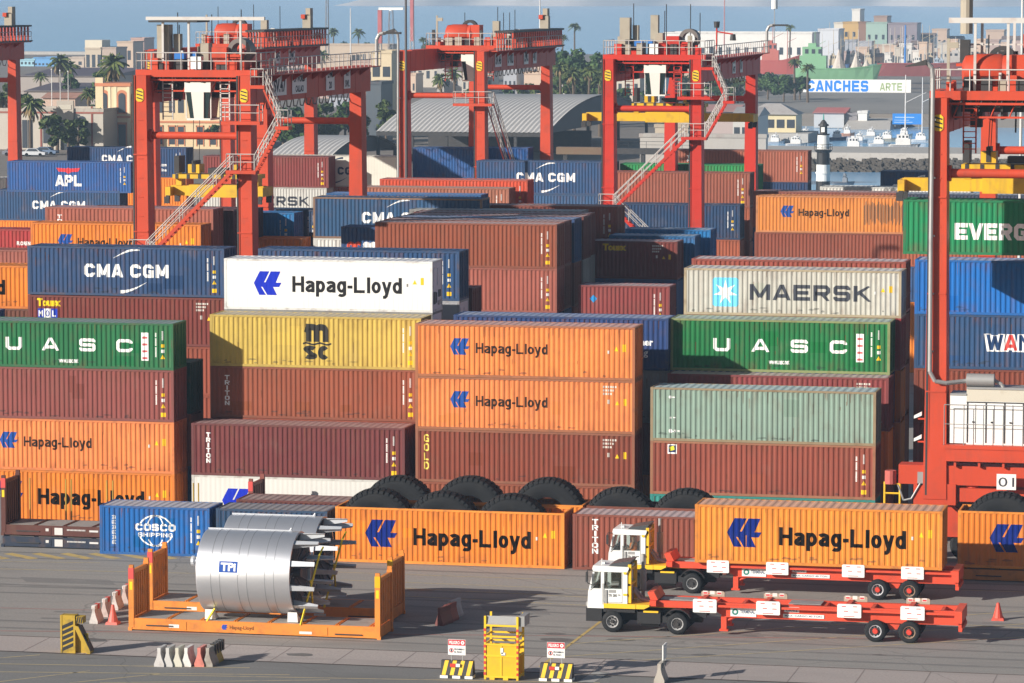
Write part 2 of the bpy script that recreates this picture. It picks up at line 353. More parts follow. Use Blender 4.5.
_logo = {}
def logo(kind, L, h):
    """list of (part name, mesh, colour) for one front wall"""
    k = (kind, L, h)
    if k in _logo: return _logo[k]
    out = []; c = h*.5; dep = .036
    if kind == 'hl_big':
        a = Ink(); hl_logo(a, 1.60, c-.60, 1.42); b = Ink(); b.block('Hapag-Lloyd', 4.18, c-.46, .90, w=6.25, wt=.205, sp=.085, gw=.72)
        out = [('logo', a, LBLUE), ('lettering', b, LBLACK)]
    elif kind == 'hl_white':
        a = Ink(); hl_logo(a, 1.75, c-.60, 1.35); b = Ink(); b.block('Hapag-Lloyd', 4.02, c-.40, .90, w=6.4, wt=.19, sp=.085, gw=.72); dep = .004
        out = [('logo', a, (.012,.03,.45)), ('lettering', b, (.02,.019,.02))]
    elif kind == 'hl_small':
        a = Ink(); hl_logo(a, 1.95, c-.22, .90); b = Ink(); b.block('Hapag-Lloyd', 3.38, c-.12, .57, w=4.0, wt=.18, sp=.09, gw=.72)
        out = [('logo', a, (.02,.075,.30)), ('lettering', b, (.035,.022,.016))]
    elif kind == 'cma':
        a = Ink(); cma(a, L*.505, c+.05, .78 if L > 8 else .62); out = [('lettering', a, LWHITE)]
    elif kind == 'cma_dark':
        a = Ink(); cma(a, 6.15, c+.05, .72); dep = .004; out = [('lettering', a, (.03,.05,.1))]
    elif kind == 'uasc':
        a = Ink()
        for i, ch in enumerate('UASC'): a.block(ch, 2.87+2.16*i, c-.33, .72, w=.95, wt=.24, gw=1.2, center=True)
        a.text('www.uasc.net', 5.5, c-.98, .26, w=1.15, bold=.03); a.rect(10.55-.22, 10.55+.2, c-.78, c+.78)
        b = Ink()
        for i in range(4): b.rect(10.55-.16, 10.55+.14, c+.44-.38*i, c+.56-.38*i)
        out = [('lettering', a, LWHITE), ('marking', b, (.55,.12,.12))]
    elif kind == 'msc':
        a = Ink(); a.block('m', 6.22, c+.02, 1.36, w=1.3, wt=.27, center=True); a.block('sc', 6.22, c-.97, 1.05, w=1.35, wt=.24, center=True)
        a.swoosh([(5.4+.082*i*2, c-.09+.05*math.sin(i*1.3)) for i in range(11)], .10, .10)
        out = [('lettering', a, (.035,.033,.03))]
    elif kind in ('maersk', 'maersk_plain'):
        a = Ink(); q = c-.02
        if kind == 'maersk':
            a.poly([(1.62,q-.70),(1.74,q-.80),(2.98,q-.80),(3.08,q-.70),(3.08,q+.72),(2.98,q+.82),(1.74,q+.82),(1.62,q+.72)]); out.append(('logo', a, (.16,.58,.83)))
            s = Ink(); pts = []
            for i in range(14):
                r = .70 if i % 2 == 0 else .26; t = R(90+i*360/14); pts.append((2.35+r*math.cos(t), q+r*math.sin(t)))
            s.poly(pts); out.append(('star', s, LWHITE))
        b = Ink(); b.block('MAERSK', 3.72, c-.42, .88, w=6.75, wt=.23, sp=.2, gw=1.02); out.append(('lettering', b, (.055,.06,.075)))
    elif kind == 'apl':
        a = Ink(); a.block('APL', 6.1, c-.86, 1.05, w=2.6, wt=.25, sp=.08, center=True); out.append(('lettering', a, LWHITE))
        b = Ink(); b.poly([(4.85,c+.86),(5.9,c+.80),(6.05,c+.9),(6.2,c+.80),(7.25,c+.86),(7.0,c+.5),(6.35,c+.48),(6.05,c+.3),(5.75,c+.48),(5.1,c+.5)]); out.append(('logo', b, (.65,.06,.07)))
    elif kind == 'evergreen':
        a = Ink(); a.block('EVERGREEN', 2.72, c-.64, .88, w=6.95, wt=.26, sp=.10); out = [('lettering', a, LWHITE)]
    elif kind == 'wanhai':
        o = Ink(); b = Ink(); r = Ink()
        x = 3.95
        for i, ch in enumerate('WAN HAI'):
            if ch == ' ': x += .4; continue
            w = .88 if ch == 'W' else (.30 if ch == 'I' else .70)
            o.block(ch, x-.05, c-.48, .94, w=w+.11, wt=.38); (r if i == 1 else b).block(ch, x+.03, c-.41, .84, w=w-.03, wt=.22); x += w+.08
        out = [('outline', o, LWHITE), ('lettering', b, (.02,.05,.13)), ('letter', r, (.62,.07,.06))]
    elif kind == 'cosco':
        a = Ink(); cx = L*.5+.05; q = c+.02
        a.ring(cx, q, .98, .84, .075, 22, 158); a.ring(cx, q, .98, .84, .075, 202, 338); a.ring(cx, q, .50, .84, .065, 22, 158); a.ring(cx, q, .50, .84, .065, 215, 325)
        a.block('COSCO', cx, q-.01, .38, w=2.2, wt=.26, sp=.16, gw=.95, center=True); a.block('SHIPPING', cx, q-.33, .22, w=1.9, wt=.2, sp=.16, center=True)
        for i in range(6):                                   # the column of characters at the left end
            z = h*.80-.265*i; x = .78
            a.rect(x-.10, x+.10, z-.03, z); a.rect(x-.08, x+.08, z-.12, z-.09); a.rect(x-.10, x+.10, z-.20, z-.17); a.rect(x-.015, x+.015, z-.2, z+.03)
            if i % 2: a.rect(x-.1, x-.07, z-.2, z)
            else: a.rect(x+.07, x+.1, z-.2, z)
        out = [('lettering', a, LWHITE)]
    elif kind == 'triton':
        a = Ink(); a.bcolumn('TRITON', .98, h*.84, .25, 1.16, .28, .22); out = [('lettering', a, LWHITE)]
    elif kind == 'triton_ground':
        a = Ink(); a.bcolumn('TRITON', 1.18, h*.93, .27, 1.13, .32, .22); out = [('lettering', a, LWHITE)]
    elif kind == 'gold':
        a = Ink(); a.bcolumn('GOLD', .62, h*.93, .42, 1.2, .28, .2); out = [('lettering', a, (.80,.62,.12))]
    elif kind == 'touax':
        a = Ink(); a.text('Touax', .85, h*.76, .40, w=1.65, bold=.06); out = [('lettering', a, LYEL)]
    elif kind == 'touax_mol':
        a = Ink(); a.text('Touax', .55, h-.62, .40, w=1.5, bold=.06); out.append(('lettering', a, LYEL))
        b = Ink(); b.rect(.60,.98,h-1.38,h-.80); b.rect(1.44,1.84,h-1.38,h-.80); w = Ink(); w.rect(1.0,1.42,h-1.38,h-.80)
        w.text('M', .79, h-1.26, .34, w=.26, bold=.03, center=True); w.text('L', 1.62, h-1.26, .34, w=.22, bold=.03, center=True)
        o = Ink(); o.ring(1.21, h-1.09, .13, .19, .06)
        out += [('logo', b, (.02,.05,.40)), ('logo', w, LWHITE), ('letter', o, (.02,.05,.30))]
    elif kind == 'flooring':
        a = Ink(); a.text('container', 9.3, c-.05, .36, w=2.05, bold=.03); a.text('flooring', 9.3, c-.62, .34, w=1.75, bold=.015); out = [('lettering', a, LWHITE)]
    elif kind == 'www':
        a = Ink(); cma(a, 5.9, c+.35, .7); a.text('www.cma-cgm.com', 7.6, c-.35, .30, w=2.6, bold=.03); a.text('Container line', 7.9, c-.85, .28, w=2.3, bold=.02)
        out = [('lettering', a, LWHITE)]
    elif kind == 'sec':
        a = Ink(); a.text('oc', .4, c-.15, .75, w=1.0, bold=.06); b = Ink(); b.text('sec', 1.55, c-.15, .75, w=1.55, bold=.06)
        out = [('lettering', a, (.65,.09,.05)), ('lettering', b, LWHITE)]
    elif kind == 'tr':
        a = Ink(); a.bcolumn('TR', 1.05, h*.84, .26, 1.2, .34, .22); out = [('lettering', a, LWHITE)]
    elif kind == 'sticker':
        a = Ink(); a.poly([(.75,h*.66),(1.0,h*.76),(1.25,h*.66),(1.0,h*.56)]); out = [('sticker', a, (.03,.25,.55))]
    elif kind == 'yellow_mark':
        a = Ink(); a.rect(.95,1.45,h*.76,h*.94); b = Ink(); b.rect(1.0,1.40,h*.79,h*.92); d = Ink(); d.poly([(1.08,h*.81),(1.34,h*.84),(1.3,h*.91),(1.05,h*.89)])
        out = [('sticker', a, LWHITE), ('sticker', b, (.03,.04,.12)), ('sticker', d, (.7,.65,.05))]
    elif kind == 'hl_scorched':
        a = Ink(); hl_logo(a, 1.95, c-.22, .90); b = Ink(); b.block('Hapag-Lloyd', 3.38, c-.12, .57, w=4.0, wt=.18, sp=.09, gw=.72)
        q = Ink(); r_ = random.Random(4)
        for i in range(26):
            x = 8.55+i*.125; q.poly([(x,h*r_.uniform(.2,.42)),(x+.07,h*r_.uniform(.2,.45)),(x+.075,h*r_.uniform(.72,.9)),(x,h*r_.uniform(.7,.9))])
        out = [('logo', a, (.02,.075,.30)), ('lettering', b, (.035,.022,.016)), ('scorch_mark', q, (.20,.12,.075))]
    elif kind == 'worn':
        a = Ink()
        for (x, z, s) in ((1.0, h*.80, .2), (1.05, h*.42, .14), (1.0, h*.16, .26), (1.28, h*.17, .18)): a.text('e', x, z, s, bold=.05); a.rect(x+.2, x+.34, z+.03, z+.09)
        out = [('lettering', a, LWHITE)]
    elif kind == 'tail':
        a = Ink(); a.text('FLORENS', L-2.2, h*.62, .24, w=1.15, bold=.04); a.text('LEASE', L-1.95, h*.46, .2, w=.6, bold=.03); out = [('lettering', a, LWHITE)]
    out = [(nm, i.mesh(nm, L, dep, proud=.006+.003*j), cl) for j, (nm, i, cl) in enumerate(out)]
    _logo[k] = out; return out

_mk = {}
def markings(style, L, h, dep=.036):
    """small codes and warning stickers near the right end"""
    k = (style, L, h, dep)
    if k in _mk: return _mk[k]
    w = Ink(); y = Ink(); r = random.Random(style*7+3)
    if style in (0, 1, 2):                                   # vertical codes, yellow triangles and a square
        x = L-1.02
        for i in range(22):
            if i not in (4, 12): w.rect(x-.045, x+.045, h*.80-.062*i-.042, h*.80-.062*i)
        x = L-.62
        for i in range(8): w.rect(x-.045, x+.045, h*.84-.065*i-.045, h*.84-.065*i)
        z = h*.52
        y.rect(x-.09, x+.09, z-.08, z+.1); w.rect(x-.09, x+.09, z-.38, z-.2)
        y.poly([(x-.13,z-.72),(x+.13,z-.72),(x,z-.48)])
        if style != 2: y.rect(x-.14, x+.14, h*.10, h*.10+.24)
    elif style == 3:                                         # horizontal codes, two stickers
        for j in range(3):
            for i in range(6 - j):
                w.rect(L-1.75+.13*i, L-1.66+.13*i, h*.86-.19*j, h*.86-.19*j+.11)
        w.rect(L-1.5, L-1.38, h*.56, h*.64); y.poly([(L-1.08,h*.54),(L-.84,h*.54),(L-.96,h*.62)]); y.rect(L-.62, L-.46, h*.53, h*.66)
    elif style == 4:
        y.poly([(L-1.15,h*.55),(L-.9,h*.55),(L-1.02,h*.64)]); y.rect(L-.68, L-.5, h*.54, h*.68); w.rect(L-1.5, L-1.4, h*.5, h*.56)
    _mk[k] = [('marking', w.mesh('marking', L, dep, proud=.007), (.74,.73,.70)), ('marking', y.mesh('marking', L, dep, proud=.0075), (.80,.50,.02))] if w.v else []
    if style == 3: _mk[k][0] = ('marking', _mk[k][0][1], (.62,.58,.52))
    return _mk[k]

# ------------------------------------------------------------------ shipping containers
_cm = {}
def cmesh(part, L, h, var=0):
    k = (part, L, h, var)
    if k in _cm: return _cm[k]
    b = MB()
    if part == 'side_panel':
        pts = corr(L, depth=.004 if var == 1 else .036); z0, z1 = .15, h-.11
        for p, q in zip(pts[:-1], pts[1:]): b.face([(p[0],p[1],z0),(q[0],q[1],z0),(q[0],q[1],z1),(p[0],p[1],z1)])
        m = b.mesh(part, CLEAN if var else PANEL)
    elif part == 'roof':
        n = round((L-.2)/.42); p = (L-.2)/n; pts = []
        for i in range(n):
            x = .1+i*p; pts += [(x, -.028), (x+.30*p, -.028), (x+.5*p, -.006), (x+.80*p, -.006)]
        pts.append((L-.1, -.028))
        for a, c in zip(pts[:-1], pts[1:]): b.face([(a[0],.07,h+a[1]),(c[0],.07,h+c[1]),(c[0],CW-.07,h+c[1]),(a[0],CW-.07,h+a[1])])
        m = b.mesh(part, ROOF)
    elif part == 'frame':
        for x in (0, L-.15):
            for y in (0, CW-.12): b.box(x, x+.15, y, y+.12, .118, h-.118)
        for y in (0.003, CW-.063):
            b.box(.16, L-.16, y, y+.06, .01, .15); b.box(.16, L-.16, y, y+.06, h-.11, h-.004)
        for x in (.003, L-.103):
            b.box(x, x+.1, .17, CW-.17, .01, .15); b.box(x, x+.1, .17, CW-.17, h-.12, h-.004)
        b.box(.2, L-.2, .08, CW-.08, .12, .145)
        for x in (-.004, L-.174):
            for y in (-.004, CW-.158):
                for z in (0, h-.118): b.box(x, x+.178, y, y+.162, z, z+.118, 1)
        m = b.mesh(part, [FRAME, FRAME])
    elif part == 'end_panel':
        n = 8; p = (CW-.24)/n
        for i in range(n):
            y = .12+i*p; q = [(y,.02),(y+.26*p,.02),(y+.5*p,.055),(y+.76*p,.055),(y+p,.02)]
            for a, c in zip(q[:-1], q[1:]): b.face([(a[1],a[0],.15),(a[1],a[0],h-.12),(c[1],c[0],h-.12),(c[1],c[0],.15)])
        m = b.mesh(part, PANEL)
    elif part == 'door':                                     # one leaf, hinge at y=0, facing +x
        b.box(-.055, -.02, 0, 1.085, .16, h-.13)
        for y in (.30, .78):
            b.cyl((.005, y, .1), (.005, y, h-.06), .02, n=6)
            for z in (.3, h*.5, h-.35): b.box(-.02, .03, y-.05, y+.05, z-.03, z+.03)
            b.box(.005, .04, y-.02, y+.33, 1.02, 1.07)
        m = b.mesh(part, PANEL)
    elif part == 'reefer_unit':
        b.box(-.06, -.02, .13, CW-.13, .15, h-.13, 0)
        b.box(-.02, .01, .3, 1.0, 1.3, h-.4, 0); b.box(-.021, .012, 1.25, 2.1, 1.5, h-.45, 0)
        b.box(-.021, .015, .35, .75, .45, 1.15, 1); b.box(-.021, .013, .95, 1.1, .5, 1.1, 1); b.box(-.021, .02, 1.4, 2.05, .35, .6, 2); b.box(-.021, .018, 1.5, 2.0, .8, 1.2, 1)
        m = b.mesh(part, [CLEAN, DARK, STEEL])
    elif part == 'plain':
        pts = corr(L); b.box(0, .15, 0, CW, 0, h); b.box(L-.15, L, 0, .15, 0, h); b.box(L-.15, L, CW-.15, CW, 0, h); b.box(.15, L-.15, .002, CW-.002, 0, .15); b.box(.15, L-.15, .002, CW-.002, h-.11, h)
        for p, q in zip(pts[:-1], pts[1:]): b.face([(p[0],p[1],.15),(q[0],q[1],.15),(q[0],q[1],h-.11),(p[0],p[1],h-.11)])
        b.face([(.15,CW-.02,.15),(.15,CW-.02,h-.11),(L-.15,CW-.02,h-.11),(L-.15,CW-.02,.15)])
        n = 8; p = (CW-.3)/n
        for i in range(n):
            y = .15+i*p; q = [(y,L-.02),(y+.26*p,L-.02),(y+.5*p,L-.055),(y+.76*p,L-.055),(y+p,L-.02)]
            for a, c in zip(q[:-1], q[1:]): b.face([(a[1],a[0],.15),(c[1],c[0],.15),(c[1],c[0],h-.11),(a[1],a[0],h-.11)])
        m = b.mesh('shipping_container', PANEL)
    _cm[k] = m; return m
n_cont = 0
def container(X, Y, z, color, label, L=L40, h=HC, mark=None, codes=0, roof=None, frame=None, group='containers in the stacks', open_top=False, reefer=False, sz=1.0, end='door'):
    global n_cont
    n_cont += 1; kf = .66 + .32*max(color); color = tuple(q*kf for q in color)
    t = thing('shipping_container', label, 'shipping container', (X, Y, z), group); t.scale = (1, 1, sz)
    v = 1 if reefer else 0
    dk = tuple(c*.85 for c in color); fr = frame or dk
    link('side_panel', cmesh('side_panel', L, h, v), t, color=color)
    link('side_panel', cmesh('side_panel', L, h, v), t, (L, CW, 0), color, math.pi)
    if not open_top: link('roof', cmesh('roof', L, h), t, color=roof or color)
    link('frame', cmesh('frame', L, h), t, color=fr)
    link('end_panel', cmesh('end_panel', L, h), t, color=color)
    if reefer: link('refrigeration_unit', cmesh('reefer_unit', L, h), t, (L, 0, 0), (.62,.62,.66))
    elif end == 'door':
        link('door', cmesh('door', L, h), t, (L, .12, 0), color); link('door', cmesh('door', L, h), t, (L, 1.23, 0), color)
    else: link('end_panel', cmesh('end_panel', L, h), t, (L, CW, 0), color, math.pi)
    dep = .004 if reefer else .036
    if group in ('containers in the front stacks', 'containers in the ground row', 'container on the trailer') and not reefer: weather(t, color, L, h, dep)
    if mark:
        for nm, me, c in logo(mark, L, h): link(nm, me, t, color=c)
    if codes is not None:
        for nm, me, c in markings(codes, L, h, dep): link(nm, me, t, color=c if not reefer else (c if c[0] > c[2]*2 else (.2,.2,.2)))
    return t
def weather(t, color, L, h, dep):
    """repainted patches, scrapes and rust runs on the front wall"""
    r = random.Random(n_cont*31+5); a = Ink(); u = Ink(); sc = Ink()
    for i in range(r.randint(1, 3)):
        x = r.uniform(.4, L-1.6); z = r.choice((r.uniform(.2,.5), r.uniform(.9,1.6))); w = r.uniform(.4,1.5); x1 = min(L-.3, x+w); z1 = min(h-.2, z+r.uniform(.35,.95)); a.poly([(x,z),(x1,z),(x1,z1),(x,z1)], i*.0008)
    for i in range(r.randint(10, 20)):
        x = r.uniform(.2, L-.3); top = h-.12 if r.random() < .6 else r.uniform(.8, h-.3); ln = r.uniform(.15,.75); w = r.uniform(.01,.032); u.poly([(x-w,top),(x-w*.6,top-ln),(x+w*.5,top-ln*.85),(x+w,top)], i*.0002)
    for i in range(r.randint(8, 16)):
        x = r.uniform(.2, L-.9); z = r.uniform(.17,.42); w = r.uniform(.08,.6); sc.poly([(x,z),(x+w*.5,z-.02),(x+w,z+.01),(x+w*.9,z+r.uniform(.03,.1)),(x+w*.3,z+r.uniform(.04,.12))], i*.0001)
    f = r.choice((.86,.92,1.08,1.14)); g = r.uniform(.94,1.1)
    if max(color) < .7 or r.random() < .6: link('repair_patch', a.mesh('repair_patch', L, dep, proud=.002), t, color=tuple(min(.8,q*f*(g if j == 1 else 1)) for j, q in enumerate(color)))
    link('rust_run', u.mesh('rust_run', L, dep, proud=.0045), t, color=tuple(.45*q+.55*w for q, w in zip(color, (.17,.075,.04)))); link('scrape', sc.mesh('scrape', L, dep, proud=.003), t, color=tuple(q*.45+.03 for q in color))
HID = 0
def below(X, Y, top, L=L40, n=None, bays='the stacks', color=BROWN, label=None):
    """the covered containers that carry a visible one"""
    global HID
    n = n or max(1, round(top/2.85)); hh = top/n
    for i in range(n):
        o = link('shipping_container', cmesh('plain', L, HC), None, (X, Y, i*hh), rnd.choice((BROWN, RUST, NAVY, MAROON, ORANGE)))
        o.scale = (1, 1, (hh-.012)/HC)
        tag(o, 'container covered by its neighbours in ' + bays, 'shipping container', 'containers covered inside ' + bays); HID += 1
# ------------------------------------------------------------------ the ground, the water, the island
def ground_mat(name, c0, c1, c2, big=.05, rough=.9):
    m = bpy.data.materials.new(name); m.use_nodes = True; n = m.node_tree; b = n.nodes['Principled BSDF']; b.inputs['Roughness'].default_value = rough
    tc = n.nodes.new('ShaderNodeTexCoord')
    def noise(sc, det, stretch=(1,1,1)):
        mp = n.nodes.new('ShaderNodeMapping'); mp.inputs['Scale'].default_value = stretch; n.links.new(tc.outputs['Object'], mp.inputs[0])
        t = n.nodes.new('ShaderNodeTexNoise'); t.inputs['Scale'].default_value = sc; t.inputs['Detail'].default_value = det; n.links.new(mp.outputs[0], t.inputs[0]); return t.outputs['Fac']
    def mix(f, lo, hi, a, c):
        r = n.nodes.new('ShaderNodeMapRange'); r.inputs[1].default_value = lo; r.inputs[2].default_value = hi; n.links.new(f, r.inputs[0])
        x = n.nodes.new('ShaderNodeMix'); x.data_type = 'RGBA'; n.links.new(r.outputs[0], x.inputs['Factor'])
        for s, v in (('A', a), ('B', c)):
            if isinstance(v, tuple): x.inputs[s].default_value = (*v, 1)
            else: n.links.new(v, x.inputs[s])
        return x.outputs['Result']
    c = mix(noise(big, 5, (.35, 1, 1)), .38, .62, c0, c1)
    c = mix(noise(.35, 6, (.3, 1, 1)), .56, .74, c, c2)
    c = mix(noise(9, 3), .3, .75, c, tuple(x*.8 for x in c0))
    c = mix(noise(.9, 6, (.06, 1, 1)), .56, .80, c, tuple(x*.74 for x in c0))
    vo = n.nodes.new('ShaderNodeTexVoronoi'); vo.feature = 'DISTANCE_TO_EDGE'; vo.inputs['Scale'].default_value = .16
    wp = n.nodes.new('ShaderNodeTexNoise'); wp.inputs['Scale'].default_value = .8; n.links.new(tc.outputs['Object'], wp.inputs[0])
    wa = n.nodes.new('ShaderNodeMix'); wa.data_type = 'VECTOR'; wa.inputs['Factor'].default_value = .35; n.links.new(tc.outputs['Object'], wa.inputs['A']); n.links.new(wp.outputs['Color'], wa.inputs['B']); n.links.new(wa.outputs['Result'], vo.inputs['Vector'])
    c = mix(vo.outputs['Distance'], .005, .001, c, tuple(x*.7 for x in c0))
    n.links.new(c, b.inputs['Base Color'])
    bp = n.nodes.new('ShaderNodeBump'); bp.inputs['Strength'].default_value = .25; bp.inputs['Distance'].default_value = .01
    n.links.new(noise(25, 4), bp.inputs['Height']); n.links.new(bp.outputs[0], b.inputs['Normal'])
    return m
APRON = ground_mat('apron_asphalt', (.285,.265,.243), (.345,.322,.293), (.195,.183,.172))
DARKASPH = ground_mat('quay_asphalt', (.185,.18,.173), (.23,.222,.212), (.135,.131,.127))
PINK = ground_mat('rail_strip_concrete', (.39,.335,.31), (.44,.385,.355), (.28,.245,.232), .12)
LAND = ground_mat('dusty_town_ground', (.20,.175,.15), (.26,.22,.185), (.15,.14,.12), .01)
YARD = ground_mat('boatyard_gravel', (.25,.235,.215), (.30,.28,.255), (.20,.19,.175), .02)

bx0 = at(742, 190, 560).x
b = MB()
outer = [(-2500,40),(2500,40),(2500,548),(bx0,548),(at(690,126,880).x,880),(2500,880),(2500,1500),(200,1580),(-2500,1760)]
bm = bmesh.new(); vv = [bm.verts.new((p[0], p[1], 0)) for p in outer]; bm.faces.new(vv)
geo = bmesh.ops.extrude_edge_only(bm, edges=bm.edges[:]); 
for e in geo['geom']:
    if isinstance(e, bmesh.types.BMVert): e.co.z = -4.5
bmesh.ops.triangulate(bm, faces=[f for f in bm.faces if len(f.verts) > 4]); bmesh.ops.recalc_face_normals(bm, faces=bm.faces[:])
me = bpy.data.meshes.new('ground'); bm.to_mesh(me); bm.free(); me.materials.append(LAND); struct(link('ground', me))
def sheet(name, pts, z, m):
    b = MB(); b.face([(p[0], p[1], z) for p in pts], 0); return struct(b.build(name, m))
sheet('container_yard', [(-300,163.2),(250,163.2),(250,400),(-300,400)], .004, APRON)
sheet('quay_apron', [(-300,60),(250,60),(250,159.3),(-300,159.3)], .004, DARKASPH)
SW = .008
sheet('crane_rail_strip', [(-300,159.3),(250,159.3),(250,163.2),(-300,163.2)], SW, PINK)
b = MB()
b.box(-300, 250, 159.22, 159.36, SW, SW+.012, 0); b.box(-300, 250, 163.14, 163.22, SW+.004, SW+.016, 1)
struct(b.build('crane_rail', [mat('rusty_rail_groove', (.045,.035,.03), .6), mat('strip_joint', (.10,.08,.075), .8)]))
# slab joints across the rail strip
b = MB()
for i in range(60): b.box(-110+i*2.9, -109.95+i*2.9, 159.4, 163.1, SW, SW+.004)
struct(b.build('strip_joints', mat('joint_dirt', (.24,.20,.185), .9)))
# painted lines
LINE = mat('faded_yellow_line', (.52,.37,.13), .8, dirt=.8, dirt_col=(.23,.2,.16), scale=1.2)
LINE2 = mat('worn_yellow_line', (.46,.37,.21), .8, dirt=1.0, dirt_col=(.215,.2,.18), scale=1.5)
REDL = mat('faded_red_line', (.36,.17,.15), .8, dirt=.9, dirt_col=(.2,.185,.17), scale=.8)
WLINE = mat('faded_white_line', (.36,.35,.33), .8, dirt=1.0, dirt_col=(.2,.185,.17), scale=1.0)
b = MB(); zl = .0105
def seg(p, q, w, m):
    p, q = Vector((p[0], p[1], zl)), Vector((q[0], q[1], zl)); d = (q-p).normalized(); k = Vector((-d.y, d.x, 0))*w/2
    b.face([p-k, q-k, q+k, p+k], m)
def segp(x0, y0, x1, y1, w, m): seg(gz(x0, y0), gz(x1, y1), w, m)
segp(540, 667, 604, 619, .16, 0)
for (x0,y0,x1,y1) in ((570,644,1024,611),(560,657,1024,624),(630,661,1024,637)): segp(x0,y0,x1,y1,.12,1)
segp(0,631,1024,640,.14,2); segp(0,608,125,611,.1,2)
for (x0,y0,x1,y1) in ((0,569,260,575),(400,588,600,598),(400,596,1024,628),(340,580,600,590),(0,583,90,585),(950,590,1024,592),(330,572,560,580)): segp(x0,y0,x1,y1,.12,1 if y0 != 583 else 3)
for i in range(8): segp(-20+14*i*2, 553.5, 6+14*i*2, 559, .55, 0)
segp(0,561.5,100,563,.12,1)
for (x0,y0,x1,y1) in ((0,672,290,675),(-10,683,90,671),(70,683,160,674),(100,683,330,680),(0,658,40,655),(0,664,250,668),(150,675,600,683)): segp(x0,y0,x1,y1,.12,1)
segp(585,683,602,672,.7,3)
struct(b.build('painted_markings', [LINE, LINE2, REDL, WLINE]))
# resurfaced patches, oil stains and tyre marks
PATCH = ground_mat('patched_asphalt', (.215,.203,.192), (.25,.237,.222), (.16,.153,.147), .2)
for i, (x0,y0,x1,y1,m_) in enumerate(((480,606,545,612,0),(20,577,110,582,0),(690,630,760,636,0))):
    sheet('asphalt_patch', [gz(x0,y0), gz(x1,y0+3), gz(x1+6,y1+3), gz(x0+6,y1)], .0075, PATCH)
OIL = mat('oil_stain', (.13,.124,.118), .6, dirt=.6, dirt_col=(.21,.2,.19), scale=2.5); b = MB(); r_ = random.Random(11)
for (px, py) in ((555,634),(830,615),(470,630),(300,655),(705,655),(90,640),(960,640),(560,640),(420,590),(620,640),(880,655)):
    c_ = gz(px, py); a0 = r_.uniform(.25,.7); b.face([(c_.x+a0*1.5*math.cos(t_*.5236)*r_.uniform(.7,1.1), c_.y+a0*.8*math.sin(t_*.5236)*r_.uniform(.7,1.1), .0088) for t_ in range(12)])
struct(b.build('oil_stains', OIL))
TRACK = mat('tyre_tracks', (.19,.18,.17), .8, dirt=1.0, dirt_col=(.245,.228,.213), scale=.9); b = MB()
for (ya, yb, x0, x1, bend) in ((174.0,175.6,-75,5,.8),(177.5,179,-75,5,-.6),(168.0,169.2,-60,5,.5),(185.4,186.6,-75,0,.3),(164.6,165.4,-75,5,.4)):
    for o_ in (0, 1.9):
        n_ = 24
        for k_ in range(n_):
            xa, xb = x0+(x1-x0)*k_/n_, x0+(x1-x0)*(k_+1)/n_; f_ = lambda x: ya+(yb-ya)*((x-x0)/(x1-x0))+bend*math.sin((x-x0)*.08)+o_
            b.face([(xa,f_(xa),.0082),(xb,f_(xb),.0082),(xb,f_(xb)+.34,.0082),(xa,f_(xa)+.34,.0082)])
struct(b.build('tyre_tracks', TRACK))
# sea and harbour water
m = bpy.data.materials.new('sea_water'); m.use_nodes = True; n = m.node_tree; p = n.nodes['Principled BSDF']
p.inputs['Base Color'].default_value = (.20,.45,.72,1); p.inputs['Roughness'].default_value = .18; p.inputs['Specular IOR Level'].default_value = .5
tc = n.nodes.new('ShaderNodeTexCoord'); mp = n.nodes.new('ShaderNodeMapping'); mp.inputs['Scale'].default_value = (1, .35, 1); n.links.new(tc.outputs['Object'], mp.inputs[0])
t = n.nodes.new('ShaderNodeTexNoise'); t.inputs['Scale'].default_value = .12; t.inputs['Detail'].default_value = 6; n.links.new(mp.outputs[0], t.inputs[0])
bp = n.nodes.new('ShaderNodeBump'); bp.inputs['Strength'].default_value = .5; bp.inputs['Distance'].default_value = .22; n.links.new(t.outputs['Fac'], bp.inputs['Height']); n.links.new(bp.outputs[0], p.inputs['Normal'])
b = MB(); b.face([(-40000,30,-3),(40000,30,-3),(40000,45000,-3),(-40000,45000,-3)]); struct(b.build('sea', m))
# desert island across the bay
def island(name, x0, x1, Y, depth, hmax, seed):
    r = random.Random(seed); nx, ny = 90, 8; g = MB()
    ph = [(r.uniform(0,6), r.uniform(.5,1)) for _ in range(7)]
    def H(u, v):
        e = min(1, u*7, (1-u)*7); s = sum(a*math.sin(p0+u*(3+4.7*i)*2.1) for i, (p0, a) in enumerate(ph))/5
        rid = sum(math.sin(p0*3+u*(40+17*i)+v*3)/(2+i) for i, (p0, a) in enumerate(ph))*.12
        return max(-4, (e**.7)*hmax*(.62+.4*s+rid*(.4+v))*min(1,(v*1.25)**.75) - 4)
    for j in range(ny+1):
        for i in range(nx+1):
            u, v = i/nx, j/ny; g.v.append((x0+(x1-x0)*u, Y+depth*v+90*math.sin(u*23+seed), H(u, v)))
    for j in range(ny):
        for i in range(nx):
            a = j*(nx+1)+i; g.f.append((a, a+1, a+nx+2, a+nx+1)); g.m.append(0)
    return struct(g.build(name, ground_mat('island_rock', (.60,.52,.45), (.72,.63,.55), (.48,.42,.36), .003), smooth=True))
island('island_hills', at(325,6,5900).x, at(1010,6,5900).x+60, 5900, 1500, 190, 3)
island('far_island_hills', at(-80,3,9000).x, at(420,3,9000).x, 9500, 1500, 60, 5)
